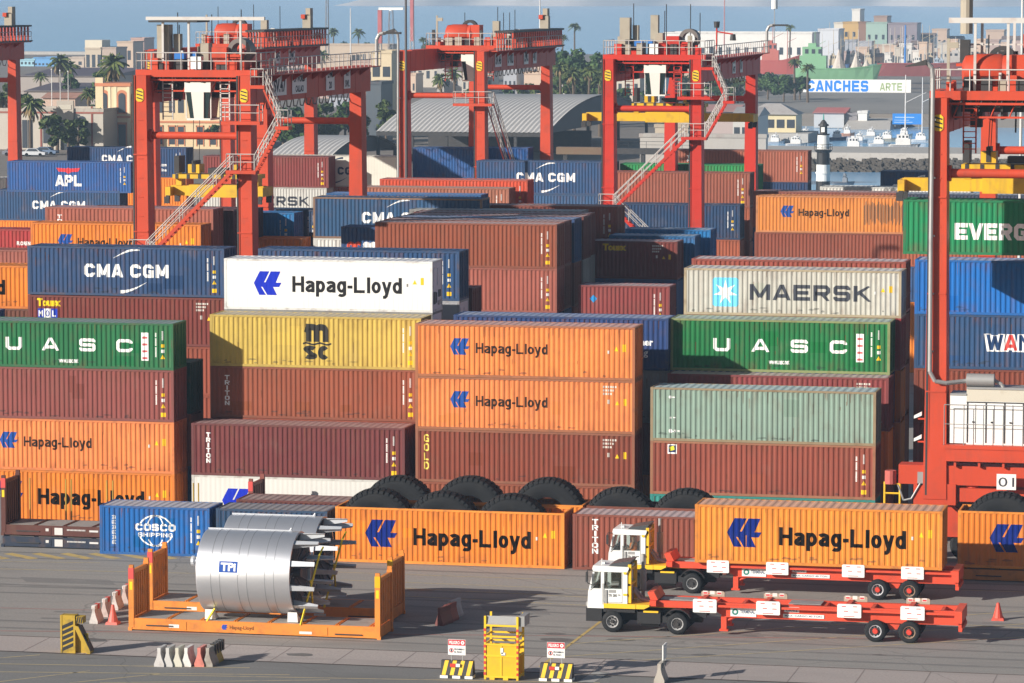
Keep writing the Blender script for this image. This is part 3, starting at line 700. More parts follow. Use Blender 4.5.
# haze over everything
hz = MB(); hz.box(-5800, 5800, -150, 12500, -6, 260)
HZ = bpy.data.materials.new('haze_air'); HZ.use_nodes = True; nn = HZ.node_tree; nn.nodes.remove(nn.nodes['Principled BSDF'])
pv = nn.nodes.new('ShaderNodeVolumePrincipled'); pv.inputs['Color'].default_value = (.50,.72,1.0,1); pv.inputs['Density'].default_value = .00015; pv.inputs['Anisotropy'].default_value = -.25
nn.links.new(pv.outputs[0], nn.nodes['Material Output'].inputs['Volume'])
o = hz.build('haze', HZ); o['kind'] = 'stuff'

# ------------------------------------------------------------------ block 1: the stacks nearest the quay
R0, R1, R2, R3, R4, R5 = 198.9, 201.9, 204.75, 207.4, 210.6, 213.3
B1, B2, B3, B4 = -75.24, -62.05, -49.25, -36.2
G = 'containers in the front stacks'
GB = 'the front stacks'
# bay at the far left
container(B1, R0, 0, ORANGE, 'bright orange container with big black lettering at the far left front stack bottom', mark='hl_big', codes=4, group=G)
container(B1, R0, HC, ORANGE2, 'faded orange container with small blue emblem, second from ground in the far left front stack', mark='hl_small', codes=4, group=G)
container(B1, R0, 2*HC, (.29,.082,.07), 'plain pinkish maroon container under the green one at far left', codes=0, group=G)
container(B1, R0, 3*HC, GREEN, 'green container with four spaced white letters topping the far left front stack', h=ST, mark='uasc', codes=2, group=G, roof=(.20,.27,.25))
pg = at(203, 358.5, R1+2.44); container(pg.x-L40, R1, pg.z-HC, (.02,.085,.055), 'dark green container end in the gap right of the plain maroon one', codes=None, group=G); below(pg.x-L40, R1, pg.z-HC)
container(-76.35, 212.4, 4*HC+.03, NAVY, 'navy container with white swoosh lettering left of the clean white reefer', mark='cma', codes=0, group=G)
container(-76.35, 212.4, 3*HC, MAROON, 'maroon container with yellow lettering and blue squares under the navy one', mark='touax_mol', codes=3, group=G)
below(-76.35, 212.4, 3*HC)
p = at(24, 266, 214.4); container(-76.75-L40, 214.4, p.z-ST, ORANGE, 'orange container cut by the left edge, left of the navy swoosh one', h=ST, mark='hl_big', codes=None, group=G)
container(-76.75-L40, 214.4, p.z-2*ST, (.20,.075,.05), 'brown container under the orange one at the left edge', h=ST, codes=None, group=G)
below(-76.75-L40, 214.4, p.z-2*ST)
container(-76.9-L40, 207.5, 8.35, BLUE, 'blue container at the left edge just above the green roof', h=ST, codes=None, group=G, roof=(.45,.3,.2)); below(-76.9-L40, 207.5, 8.35)
# second bay
container(B2, R0, 0, OFFWHITE, 'off-white container at ground level behind the small blue ones', mark='hl_white', codes=None, group=G, reefer=True)
container(B2, R0, HC, (.20,.05,.05), 'dark maroon container with white vertical lettering on the off-white one', mark='triton', codes=0, group=G, roof=(.33,.20,.19))
container(B2+.2, R1, 2*HC, RUST, 'rust red container with white vertical lettering under the mustard yellow one', mark='triton', codes=0, group=G)
container(B2+.2, R1, 3*HC, MUSTARD, 'mustard yellow container with stacked black letters', mark='msc', codes=1, group=G, roof=(.48,.40,.26))
below(B2+.2, R1, 2*HC)
container(B2, 205.4, 4*HC, PUREW, 'clean white reefer container with blue emblem on the mustard yellow one', mark='hl_white', codes=4, group=G, reefer=True, roof=(.7,.7,.72))
container(B2, 205.4, 3*HC, GREY, 'grey reefer end under the clean white reefer', codes=None, group=G, reefer=True); below(B2, 205.4, 3*HC)
container(-62.4, 213.5, 4*HC, (.03,.09,.22), 'dark blue container right behind the clean white reefer', codes=0, group=G)
container(-62.4, 213.5, 3*HC, (.45,.45,.47), 'dented grey reefer end under the dark blue container', codes=None, group=G, reefer=True); below(-62.4, 213.5, 3*HC)
# third bay
container(B3, R0, 0, RUST, 'rust container at ground level behind the big tyres', codes=0, group=G)
container(B3, R0, HC, BROWN, 'brown container with yellow vertical lettering under two orange ones', mark='gold', codes=3, group=G, frame=(.24,.09,.05))
container(B3, R0, 2*HC, ORANGE2, 'orange container directly on the brown one with yellow vertical lettering', mark='hl_small', codes=3, group=G, frame=(.30,.11,.05))
container(B3, R0, 3*HC, (.78,.235,.06), 'orange container on top of the centre front stack', mark='hl_small', codes=4, group=G, frame=(.34,.12,.05), roof=(.55,.33,.29))
container(-48.4, 204.4, 3*HC+.02, (.028,.07,.22), 'royal blue container half hidden by the top orange one', mark='flooring', codes=None, group=G, roof=(.22,.27,.40)); 
container(-48.4, 204.4, 2*HC, GREY, 'grey roofed container under the royal blue one', codes=None, group=G, roof=(.38,.42,.44)); below(-48.4, 204.4, 2*HC)
p = at(470, 289, 218); container(p.x-L20, 218.6, p.z-HC, MAROON, 'dark maroon container end right of the dark blue container', L=L20, codes=None, group=G); below(p.x-L20, 218.6, p.z-HC, L20)
# fourth bay
container(B4, R0, 0, TEAL, 'teal container at ground level behind the right hand tyres', h=ST, mark='worn', codes=None, group=G)
container(B4, R0, ST, (.33,.085,.055), 'brick red container with small yellow sticker under the mint one', mark='yellow_mark', codes=0, group=G, frame=(.30,.13,.07))
container(B4, R0, ST+HC, MINT, 'pale mint green container with rusty edges', mark='worn', codes=None, group=G, roof=(.36,.46,.47), frame=(.26,.20,.12))
container(B4+.15, 203.3, 2*HC, (.30,.065,.065), 'maroon container between the mint and the green ones', codes=3, group=G, roof=(.42,.33,.31)); below(B4+.15, 203.3, 2*HC)
container(B4, R2+.3, 3*HC, (.018,.20,.06), 'green container with four spaced white letters under the pale star one', mark='uasc', codes=2, group=G, roof=(.30,.38,.33), frame=(.20,.24,.10))
container(-35.9, 207.6, 4*HC, CREAM, 'pale grey container with blue star emblem and big dark letters', h=ST+.02, mark='maersk', codes=4, group=G, roof=(.55,.55,.53), frame=(.36,.30,.20))
container(-35.9, 207.6, 3*HC, CRIMSON, 'red container end under the pale star one', codes=None, group=G); below(-35.9, 207.6, 3*HC)
container(-36.05, 211.0, 4*HC, (.36,.085,.06), 'red brown container just behind the pale star one', codes=None, group=G, roof=(.5,.42,.42)); below(-36.05, 211.0, 4*HC)
below(B4, R2+.3, 3*HC)
# fifth bay, behind the gantry leg
z5 = at(915, 259.5, 206).z; x5 = at(915, 259.5, 206).x; q5 = 1.032
container(x5, 206, z5-HC*q5, BRIGHT, 'bright blue container under the hanging green one', codes=None, group=G, roof=(.3,.36,.5), sz=q5)
container(x5, 206, z5-2*HC*q5, (.035,.095,.22), 'dark blue container with white outlined letters behind the gantry leg', mark='wanhai', codes=None, group=G, sz=q5)
container(x5, 206, z5-3*HC*q5, BROWN, 'brown container behind the white cabinets of the near gantry', codes=None, group=G, sz=q5)
container(x5, 206, z5-4*HC*q5, (.28,.07,.055), 'brown container seen through the walkway of the near gantry', codes=None, group=G, sz=q5)
below(x5, 206, z5-4*HC*q5, n=1)
container(at(903.5,200,199.6).x, 199.6, at(903.5,254,199.6).z, EGREEN, 'green container with big white letters hanging from the yellow spreader', mark='evergreen', codes=None, group='container lifted by the near gantry')

# ------------------------------------------------------------------ the ground row in front of the stacks
G2 = 'containers in the ground row'
KX = gz(99.3, 554).x
container(KX, 188.2, 0, BRIGHT and (.012,.13,.42), 'short blue container with white globe emblem at ground level', L=L20, h=ST, mark='cosco', codes=2, group=G2, roof=(.38,.39,.45))
container(KX+6.35, 188.4, 0, (.03,.08,.17), 'dark blue short container behind the silver tanks', L=L20, h=ST, codes=None, group=G2, roof=(.22,.22,.24))
container(KX+6.6, 191.3, 0, (.18,.05,.045), 'maroon roofed short container behind the dark blue one', L=L20, h=ST+.1, codes=None, group=G2, roof=(.27,.19,.18))
D = container(-50.94, 188.3, 0, ORANGE, 'orange open-top container with big black lettering holding giant tyres', mark='hl_big', codes=4, group=G2, open_top=True, frame=(.72,.24,.03))
D2 = container(-50.6, 191.4, 0, ORANGE, 'plain orange open-top container holding the rear giant tyres', codes=None, group=G2, open_top=True, frame=(.72,.24,.03))
container(-38.3, 188.25, 0, (.30,.085,.055), 'rust brown container with white vertical lettering behind the terminal tractors', mark='triton_ground', codes=0, group=G2, roof=(.44,.34,.34))
D3 = container(-38.2, 191.4, 0, (.28,.08,.05), 'brown open-top container holding tyres behind the rust brown one', codes=None, group=G2, open_top=True)
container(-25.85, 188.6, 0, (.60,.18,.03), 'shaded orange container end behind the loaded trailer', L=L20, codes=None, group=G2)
D4 = container(at(958,517,189).x, 189, .66, ORANGE, 'orange open-top container on a flat rack at the right edge', mark='hl_big', codes=None, group=G2, open_top=True, frame=(.72,.24,.03))

# ------------------------------------------------------------------ block 2
G = 'containers in the middle stacks'; GB = 'the middle stacks'
X3 = -61.93
for (Y, dx, c, rf, lb) in ((239.2,0,RUST,(.48,.33,.31),'rust brown container, top front of the big centre stack'),(242.05,-.1,(.26,.07,.05),(.40,.28,.27),'maroon container just behind the top front one of the big centre stack'),
                       (244.9,0,(.035,.09,.24),(.20,.25,.37),'blue roofed container in the middle of the big centre stack'),(247.75,.05,(.22,.06,.05),(.42,.29,.27),'brown roofed container behind the blue roof of the big centre stack'),
                       (250.6,-.2,(.24,.06,.05),(.40,.28,.27),'maroon container in front of the grey one on the big centre stack'),(253.5,-1.25,GREY,(.44,.44,.43),'grey container near the back of the big centre stack'),(259.6,.15,(.30,.08,.055),(.34,.21,.19),'brown container at the back of the big centre stack')):
    container(X3+dx, Y, 4*HC, c, lb, codes=0 if Y < 240 or Y > 255 else None, group=G, roof=rf)
    if Y > 240: container(X3+dx, Y, 3*HC, (.25,.08,.05) if Y < 246 else (.40,.40,.38), 'shaded container end, row %d behind the front of the big centre stack, second from top' % round((Y-239.2)/2.85), codes=None, group=G)
    below(X3+dx, Y, 3*HC if Y > 240 else 2*HC, bays=GB)
container(X3, 239.2, 3*HC, (.40,.12,.085), 'salmon brown container under the top front one of the big centre stack', codes=1, group=G)
container(X3, 239.2, 2*HC, (.38,.10,.07), 'reddish container low in the big centre stack front', codes=None, group=G) if False else None
p = at(590.5, 240.6, 253.5); container(p.x, 253.5, p.z-ST, MAROON, 'short maroon container with yellow lettering right of the big centre stack', L=L20, h=ST, mark='touax', codes=3, group=G, roof=(.4,.28,.28)); below(p.x, 253.5, p.z-ST, L20, bays=GB)
p = at(578.3, 285, 240.5); container(p.x, 240.5, p.z-ST, (.30,.065,.06), 'maroon short container with blue diamond sticker below the yellow lettered one', L=L20, h=ST, mark='sticker', codes=0, group=G, roof=(.42,.3,.3)); below(p.x, 240.5, p.z-ST, L20, bays=GB)
p = at(695, 236.3, 256.4); container(p.x-L20, 256.4, p.z-ST, (.03,.16,.38), 'blue short container just behind the yellow lettered maroon one', L=L20, h=ST, codes=None, group=G, roof=(.26,.33,.42)); below(p.x-L20, 256.4, p.z-ST, L20, bays=GB)
p = at(710.6, 230, 259.3); container(p.x-L20, 259.3, p.z-ST, (.02,.18,.45), 'lighter blue short container, second behind the yellow lettered maroon one', L=L20, h=ST, codes=None, group=G, roof=(.28,.36,.46)); below(p.x-L20, 259.3, p.z-ST, L20, bays=GB)
p = at(30.5, 222.5, 245.5); container(p.x, 245.5, p.z-HC, ORANGE, 'orange container behind the left gantry leg and stairs', mark='hl_small', codes=4, group=G); below(p.x, 245.5, p.z-HC, bays=GB)
p = at(45, 207, 249); container(p.x, 249, p.z-HC, (.40,.125,.085), 'salmon brown container behind the orange one at left', mark='tr', codes=None, group=G, roof=(.40,.24,.26)); below(p.x, 249, p.z-HC, bays=GB)
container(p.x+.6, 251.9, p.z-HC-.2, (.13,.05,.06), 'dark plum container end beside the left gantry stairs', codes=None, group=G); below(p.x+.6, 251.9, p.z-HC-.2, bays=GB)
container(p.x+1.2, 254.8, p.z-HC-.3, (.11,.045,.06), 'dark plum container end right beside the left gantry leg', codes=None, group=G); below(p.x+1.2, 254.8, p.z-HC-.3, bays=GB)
container(-101.0, 251, 12.85-HC, CRIMSON, 'bright red container at the left edge under the navy swoosh one', codes=None, mark='tail', group=G); below(-101, 251, 12.85-HC, bays=GB)
container(-101.0, 247.5, 11.65-HC, (.36,.12,.09), 'brown container at the left edge under the bright red one', codes=None, group=G); below(-101, 247.5, 11.65-HC, bays=GB)
p = at(313, 197, 255.5); container(p.x, 255.5, p.z-HC, (.04,.11,.23), 'dark blue container with rusty post behind the big centre stack', codes=None, mark='cma', group=G, frame=(.2,.12,.08))
container(p.x, 255.5, p.z-2*HC, OFFWHITE, 'stained white container under the dark blue one with the rusty post', codes=None, group=G); below(p.x, 255.5, p.z-2*HC, bays=GB)
p = at(341, 226.5, 250.6); container(p.x, 250.6, p.z-HC, (.035,.10,.26), 'blue short container with red and white lettering left of the big centre stack', L=L20, mark='sec', codes=None, group=G); below(p.x, 250.6, p.z-HC, L20, bays=GB)
p = at(294, 213, 258); container(p.x-L20, 258, p.z-ST, (.02,.20,.48), 'light blue short container beside the left gantry leg', L=L20, h=ST, codes=1, group=G); below(p.x-L20, 258, p.z-ST, L20, bays=GB)
container(p.x-L20+.5, 263.6, p.z-ST-.1, (.04,.08,.16), 'dark blue short container end right behind the light blue one', L=L20, h=ST, codes=2, group=G); below(p.x-L20+.5, 263.6, p.z-ST-.1, L20, bays=GB)
p = at(312, 236, 258); container(p.x-L20, 255.2, p.z-HC, ORANGE, 'orange short container low beside the left gantry leg', L=L20, codes=None, group=G); below(p.x-L20, 255.2, p.z-HC, L20, bays=GB)

# ------------------------------------------------------------------ blocks 3 to 5
G = 'containers in the far stacks'; GB = 'the far stacks'
def far(px, py, Y, c, lb, right=False, L=L40, h=HC, under=True, **k):
    p = at(px, py, Y); x = p.x - (L if right else 0)
    container(x, Y, p.z-h, c, lb, L=L, h=h, group=G, **k)
    if under: below(x, Y, p.z-h, L, bays=GB)
far(481, 195, 279.5, (.03,.13,.34), 'blue container with pale roof just above the dark blue one left of centre', right=True, codes=None, roof=(.16,.27,.5))
far(527.5, 180.5, 294.5, REDOR, 'vermilion container left of the far navy swoosh one', right=True, codes=1, roof=(.5,.2,.18))
far(509, 188.5, 291.4, (.42,.16,.10), 'dusty brown container just below the vermilion one', right=True, codes=1, roof=(.48,.33,.28))
far(756, 195.5, 294.5, (.72,.25,.055), 'orange container with a scorched patch behind the pale star one', mark='hl_scorched', codes=None, frame=(.5,.2,.08), under=False)
p = at(756, 195.5, 294.5); container(p.x-.1, 294.5, p.z-2*HC, (.32,.09,.055), 'red brown container under the orange one with a scorched patch', group=G, codes=None); below(p.x-.1, 294.5, p.z-2*HC, bays=GB)
far(753, 191, 297.5, (.33,.11,.08), 'brown container edge just behind the orange one with a scorched patch', codes=None, roof=(.42,.27,.25))
far(476.5, 160.5, 320.4, (.04,.10,.23), 'far navy container with white swoosh lettering between two gantries', mark='cma', codes=None, under=False)
p = at(476.5, 160.5, 320.4); container(p.x, 320.4, p.z-2*HC, (.05,.12,.25), 'navy container under the far navy swoosh one', group=G, codes=None); below(p.x, 320.4, p.z-2*HC, bays=GB)
far(759, 165, 322.1, BGREEN, 'green container on top behind the red gantry', right=True, mark='tail', codes=None)
far(750, 173, 314.5, (.36,.115,.075), 'rust brown container under the green one behind the red gantry', right=True, codes=0)
far(740, 205, 309.2, (.03,.075,.17), 'navy container behind the red gantry leg', right=True, codes=2)
far(757, 206, 318, (.03,.07,.16), 'navy container end beside the scorched orange one', right=True, codes=None)
far(820, 186.5, 304, OFFWHITE, 'off-white container roof below the lighthouse', codes=None, roof=(.66,.64,.58))
far(880.5, 171, 312, (.03,.085,.21), 'short blue container with white letters left of the near gantry leg', L=L20, mark='cma', codes=None, roof=(.2,.23,.3))
far(903, 193.5, 291, (.06,.08,.13), 'slate blue container behind the yellow spreader', codes=None, roof=(.35,.38,.44))
far(808, 151, 345, (.42,.135,.085), 'salmon brown container on top left of the lighthouse', right=True, mark='tr', codes=2, under=False)
p = at(808, 151, 345); container(p.x-L40, 345, p.z-2*HC, (.03,.07,.17), 'navy container under the salmon brown one left of the lighthouse', group=G, codes=None); below(p.x-L40, 345, p.z-2*HC, bays=GB)
far(475, 148, 346, (.035,.115,.32), 'blue short container behind the gantry leg, below the barrel roof', right=True, L=L20, codes=None, end='panel')
far(528, 148, 348.8, (.02,.10,.32), 'deep blue short container right of the orange gantry leg', right=True, L=L20, codes=None)
far(328.5, 157, 340, (.27,.06,.055), 'maroon container with yellow triangle right of the left gantry', right=True, codes=1, under=False)
p = at(328.5, 157, 340); container(p.x-L40-.2, 340, p.z-HC-ST, (.58,.58,.54), 'white container with big dark letters under the maroon one right of the left gantry', group=G, h=ST, mark='maersk_plain', codes=None); below(p.x-L40-.2, 340, p.z-HC-ST, bays=GB)
far(397.5, 156.5, 343.2, (.74,.72,.62), 'cream reefer with dark lettering behind the left gantry', right=True, mark='cma_dark', codes=None, reefer=True)
far(7, 161, 336.5, (.035,.12,.36), 'blue container with red wing emblem', mark='apl', codes=2, under=False)
p = at(7, 161, 336.5); container(p.x-1.1, 336.5, p.z-ST*.0-HC*2+.2, (.04,.10,.22), 'navy swoosh lettered container under the blue red-winged one', group=G, mark='cma', codes=None); below(p.x-1.1, 336.5, p.z-2*HC+.2, bays=GB)
far(186, 148, 352, (.035,.09,.22), 'navy swoosh lettered container behind and above the blue red-winged one', right=True, mark='www', codes=1)
far(6, 178, 346, OFFWHITE, 'white container end at the left edge behind the blue red-winged one', right=True, codes=None)
# ------------------------------------------------------------------ rubber tyred gantry cranes
GRED = (.52,.062,.026); GPURE = (.52,.034,.02)
SPAN = 28.0; GW = 7.0; ZG0, ZG1 = 22.35, 24.15
GREY_RAIL = mat('pale_handrail_paint', (.55,.53,.50), .5, dirt=.4, dirt_col=(.3,.14,.1))
SPYEL = mat('spreader_yellow', (.66,.40,.015), .5, dirt=.5, dirt_col=(.20,.13,.05), streak=.5)
BEIGE = mat('beige_cabinet', (.36,.32,.25), .6, dirt=.3)
def hatch(w, h):
    """yellow plate with black diagonal bars, facing -y"""
    a = MB(); ch = .25*w
    a.prism([(ch,0),(w-ch,0),(w,ch),(w,h-ch),(w-ch,h),(ch,h),(0,h-ch),(0,ch)], 'y', -.03, 0, 0)
    for i in range(3):
        z = h*.12+i*h*.27; a.prism([(.06*w,z+.16*h),(.06*w,z),(.94*w,z-.02*h+.0),(.94*w,z+.12*h)][:0] or [(.08*w,z+.14*h),(.08*w,z+.24*h),(.92*w,z+.10*h),(.92*w,z)], 'y', -.034, -.03, 1)
    return a
def plate(parent, name, lines, loc, w, h, rz, ink=(.05,.05,.06), bold=.04):
    a = MB(); a.box(0, w, -.03, 0, 0, h); s = a.build(name, WHITE, parent, loc, rz=rz)
    k = Ink(); n = len(lines)
    for i, t in enumerate(lines):
        hh = h/n*.58; k.text(t, w/2, h - h/n*(i+.8), hh, w=min(w*.86, hh*.85*len(t)), bold=bold, center=True)
    link('lettering', k.mesh('lettering', flat=-.03, proud=.004), s, color=ink)
    return s
def gantry(label, X, Y, c, ty=2.2, kind='boxes', sp=None, fence=False, W=GW, number=None, signs=(), stairs='front', pipe=False, lamp=False):
    t = thing('gantry_crane', label, 'gantry crane', (X, Y, 0), 'gantry cranes over the container stacks')
    P = lambda nm, b, m=PAINT, cl=c, par=t, loc=(0,0,0), **k: b.build(nm, m, par, loc, cl, **k)
    for ix, x in enumerate((0, W)):
        for iy, y in enumerate((0, SPAN)):
            b = MB(); s = .62
            b.hexa([(x-s,y-.75,3.3),(x+s,y-.75,3.3),(x+s,y+.75,3.3),(x-s,y+.75,3.3)], [(x-.55,y-.72,9),(x+.55,y-.72,9),(x+.55,y+.72,9),(x-.55,y+.72,9)])
            b.hexa([(x-.55,y-.72,9),(x+.55,y-.72,9),(x+.55,y+.72,9),(x-.55,y+.72,9)], [(x-.42,y-.68,ZG1 if iy == 0 else ZG0),(x+.42,y-.68,ZG1 if iy == 0 else ZG0),(x+.42,y+.68,ZG1 if iy == 0 else ZG0),(x-.42,y+.68,ZG1 if iy == 0 else ZG0)])
            for z in (8.9, 14.0, 19.0): b.box(x-.56+.006*z, x+.56-.006*z, y-.76, y+.76, z, z+.07)
            leg = P('leg', b)
            if iy == 0:
                h = hatch(.5, .85); h.build('warning_plate', [YELLOW, BLACK], leg, (x-.25, y-.70, 22.45))
        b = MB(); b.box(x-.45, x+.45, .70, SPAN+1.9, ZG0, ZG1); b.box(x-.55, x+.55, .72, SPAN+1.95, ZG1, ZG1+.06)
        for k in range(8): b.box(x-.47, x+.47, 2.5+k*3.3, 2.6+k*3.3, ZG0-.02, ZG1)
        g = P('girder', b)
    for y in (0, SPAN):
        b = MB(); b.cyl((.4,y,20.25),(W-.4,y,20.25),.24,n=12)
        for x in (.44, W-.62): b.cyl((x,y,20.25),(x+.18,y,20.25),.42,n=12)
        P('cross_tube', b, smooth=True)
        b = MB(); b.box(-1.9, W+1.9, y-.62, y+.62, 4.05, 5.05); b.box(-1.1, 1.1, y-.7, y+.7, 3.0, 4.1); b.box(W-1.1, W+1.1, y-.7, y+.7, 3.0, 4.1); b.box(1.3, W-1.3, y-.66, y+.5, 3.2, 3.9)
        for x in (0, W):
            b.prism([(x-2.2,1.3),(x+2.2,1.3),(x+2.0,1.9),(x+.7,3.0),(x-.7,3.0),(x-2.0,1.9)], 'y', y-.45, y+.45); b.cyl((x,y,2.6),(x,y,3.2),.6,n=14)
        b.cyl((1.9,y-.1,3.3),(1.9,y-.1,4.1),.34,n=12)
        P('sill_beam', b)
        for x in (-1.6, 1.6, W-1.6, W+1.6):
            b = MB(); b.lathe([(-.32,.45),(-.34,.7),(-.26,.82),(0,.85),(.26,.82),(.34,.7),(.32,.45)], (x,y,.85), (0,1,0), 24, 0, True)
            w = P('wheel', b, RUBBER, smooth=True); b = MB(); b.lathe([(-.2,.46),(-.2,.2),(-.28,.12),(.2,.12),(.2,.46)], (x,y,.85), (0,1,0), 16, 0); P('rim', b, PAINT, c, w)
    # walkway and railings
    b = MB(); b.box(W+.45, W+1.25, 1.0, SPAN+1.9, ZG1-.05, ZG1+.03)
    for k in range(11): b.prism([(W+.45,ZG1-.05),(W+1.2,ZG1-.05),(W+.45,ZG1-.6)], 'y', 1.4+k*2.55, 1.5+k*2.55)
    wk = P('walkway', b); b = MB(); b.rail([(W+1.22,1.0,ZG1),(W+1.22,SPAN+1.9,ZG1),(W+.5,SPAN+1.9,ZG1)], step=1.15, r=.032); P('railing', b, GREY_RAIL, None, wk)
    if fence:
        b = MB(); b.box(W-.5, W+1.3, 7.5, SPAN+1.9, ZG1+1.55, ZG1+1.72, 1); b.box(W-.5, W+1.35, 7.3, SPAN+2.0, ZG1+.03, ZG1+.15, 1)
        for k in range(23): b.box(W+1.1, W+1.24, 7.6+k*.97, 7.86+k*.97, ZG1+.1, ZG1+1.6); b.box(W-.4, W-.28, 7.6+k*.97, 7.86+k*.97, ZG1+.1, ZG1+1.6)
        b.box(W-.2, W+.6, SPAN-2.2, SPAN-1.3, ZG1+1.72, ZG1+2.9, 2); b.box(W-.15, W+.3, SPAN-1.2, SPAN-.2, ZG1+1.72, ZG1+3.6, 2); b.box(W-.3, W+.1, SPAN-2.4, SPAN-.4, ZG1+2.6, ZG1+3.0)
        P('machinery_gallery', b, [PAINT, DARK, BEIGE])
    # stair in front: platforms at the right leg, flights zigzag down
    def platform(z, x0, x1, y0=-1.55, y1=-.7):
        b = MB(); b.box(x0, x1, y0, y1, z-.22, z); q = P('platform', b)
        b = MB(); b.rail([(x0+.04,y1,z),(x0+.04,y0+.04,z),(x1-.04,y0+.04,z),(x1-.04,y1,z)], step=1.1, r=.03); P('railing', b, GREY_RAIL, None, q)
    def flight(x0, z0, x1, z1, y=-1.5, w=.7):
        b = MB()
        for yy in (y, y+w): b.hexa([(x0,yy-.03,z0-.3),(x1,yy-.03,z1-.3),(x1,yy+.03,z1-.3),(x0,yy+.03,z0-.3)],[(x0,yy-.03,z0),(x1,yy-.03,z1),(x1,yy+.03,z1),(x0,yy+.03,z0)])
        n = int(abs(z1-z0)/.24)
        for i in range(n): b.box(min(x0+(x1-x0)*i/n, x0+(x1-x0)*(i+.7)/n), max(x0+(x1-x0)*i/n, x0+(x1-x0)*(i+.7)/n), y+.03, y+w-.03, z0+(z1-z0)*(i+.5)/n-.05, z0+(z1-z0)*(i+.5)/n-.01)
        q = P('stair', b); b = MB()
        for yy in (y, y+w):
            b.cyl((x0,yy,z0+.95),(x1,yy,z1+.95),.035,n=4); b.cyl((x0,yy,z0+.5),(x1,yy,z1+.5),.03,n=4)
            for i in range(6): f = i/5; b.cyl((x0+(x1-x0)*f,yy,z0+(z1-z0)*f),(x0+(x1-x0)*f,yy,z0+(z1-z0)*f+.95),.03,n=4)
        P('handrail', b, GREY_RAIL, None, q)
    if stairs == 'front':
        platform(21.25, W-1.3, W+1.3); platform(18.1, W-1.0, W+1.0)
        flight(W-.7, 18.1, .6, 12.5); platform(12.5, -.6, .9); flight(.7, 12.5, W-.6, 7.0)
    # ladder cage flights on the outer side of the right leg
    def sideflight(y0, z0, y1, z1, x=W+.62):
        b = MB()
        for xx in (x, x+.65): b.hexa([(xx-.03,y0,z0-.25),(xx+.03,y0,z0-.25),(xx+.03,y1,z1-.25),(xx-.03,y1,z1-.25)],[(xx-.03,y0,z0),(xx+.03,y0,z0),(xx+.03,y1,z1),(xx-.03,y1,z1)])
        q = P('stair', b); b = MB()
        for xx in (x, x+.65):
            b.cyl((xx,y0,z0+.95),(xx,y1,z1+.95),.04,n=4); b.cyl((xx,y0,z0+.5),(xx,y1,z1+.5),.035,n=4)
            for i in range(6): f = i/5; b.cyl((xx,y0+(y1-y0)*f,z0+(z1-z0)*f),(xx,y0+(y1-y0)*f,z0+(z1-z0)*f+.95),.035,n=4)
        P('handrail', b, GREY_RAIL, None, q)
    if stairs == 'front': flight(W+1.35, 23.5, W+2.5, 20.9, y=-.9); flight(W+2.5, 20.9, W+.9, 18.1); platform(20.95, W+2.3, W+3.2); platform(23.55, W+.5, W+1.45, -1.0, .9)
    elif stairs == 'side': sideflight(-.5, 19.6, 9.0, 12.5); platform(19.6, W-2.2, W+1.3)
    # trolley on the girders
    tr = MB(); z = ZG1+.12; a, e = ty-1.9, ty+2.6
    tr.box(-.6, W+.6, a, e, z, z+.22); tr.box(-.6, W+.6, a, a+.3, z-.25, z); tr.box(-.3, W+.3, e-.3, e, z-.4, z)
    for x in (0, W):
        for y in (a+.5, e-.6): tr.cyl((x-.1,y,z-.02),(x+.1,y,z-.02),.28,n=12,m=1)
    r = random.Random(int(X*7) & 255)
    for i in range(7): x = .2+i*.9; hh = r.uniform(.3,.95); tr.box(x, x+r.uniform(.35,.75), a+.5, a+1.3+r.random(), z+.22, z+.22+hh, r.choice((0,0,1,2)))
    for i in range(5): x = .6+i*1.2; tr.box(x, x+.12, ty-1, ty+2, z-1.3, z, 1)
    tr.box(.9, W-.9, ty-.6, ty+1.6, z-.9, z-.05, 1); tr.box(1.4, 2.0, ty-.7, ty, z-1.7, z-.8, 1); tr.box(4.3, 5.4, ty-.75, ty+.4, z-1.6, z-.7, 1)
    T = P('trolley', tr, [PAINT, DARK, BEIGE]); zt = z+.22
    b = MB(); b.rail([(-.55,e,zt),(-.55,a+.05,zt),(W+.55,a+.05,zt),(W+.55,e,zt)], step=1.0, r=.035, h=1.1); P('railing', b, GREY_RAIL, None, T)
    if kind in ('boxes', 'canopy'):
        b = MB(); b.box(.55,1.35,ty-.9,ty+.0,zt+.1,zt+2.9); b.box(1.5,1.95,ty-.4,ty+.2,zt,zt+2.3); b.box(3.35,3.95,ty-.6,ty+.3,zt,zt+1.7); P('cabinet', b, BEIGE, None, T)
        b = MB(); b.box(1.75,2.4,ty-1.0,ty-.4,zt+.6,zt+1.1); b.box(2.85,3.2,ty-1.0,ty-.4,zt+.7,zt+1.15); P('blue_motor', b, mat('blue_motor_paint', (.02,.16,.5), .5) if 'blue_motor_paint' not in bpy.data.materials else bpy.data.materials['blue_motor_paint'], None, T)
        b = MB(); b.box(4.35,5.35,ty-1.2,ty-.2,zt+.7,zt+1.45); b.box(5.6,6.4,ty-1.3,ty-.5,zt+.7,zt+1.0); b.box(4.4,6.5,ty-1.1,ty+.3,zt,zt+.65); P('motor_housing', b, PAINT, c, T)
        b = MB(); b.lathe([(-.6,.5),(-.6,.78),(.6,.78),(.6,.5)], (6.05,ty-.1,zt+1.25), (0,1,0), 20, 0, True); P('cable_drum', b, mat('drum_steel', (.16,.14,.13), .5) if 'drum_steel' not in bpy.data.materials else bpy.data.materials['drum_steel'], None, T, smooth=True)
        b = MB(); b.box(3.1,3.8,a+.1,a+.7,zt+.05,zt+.85); P('white_cabinet', b, WHITE, None, T)
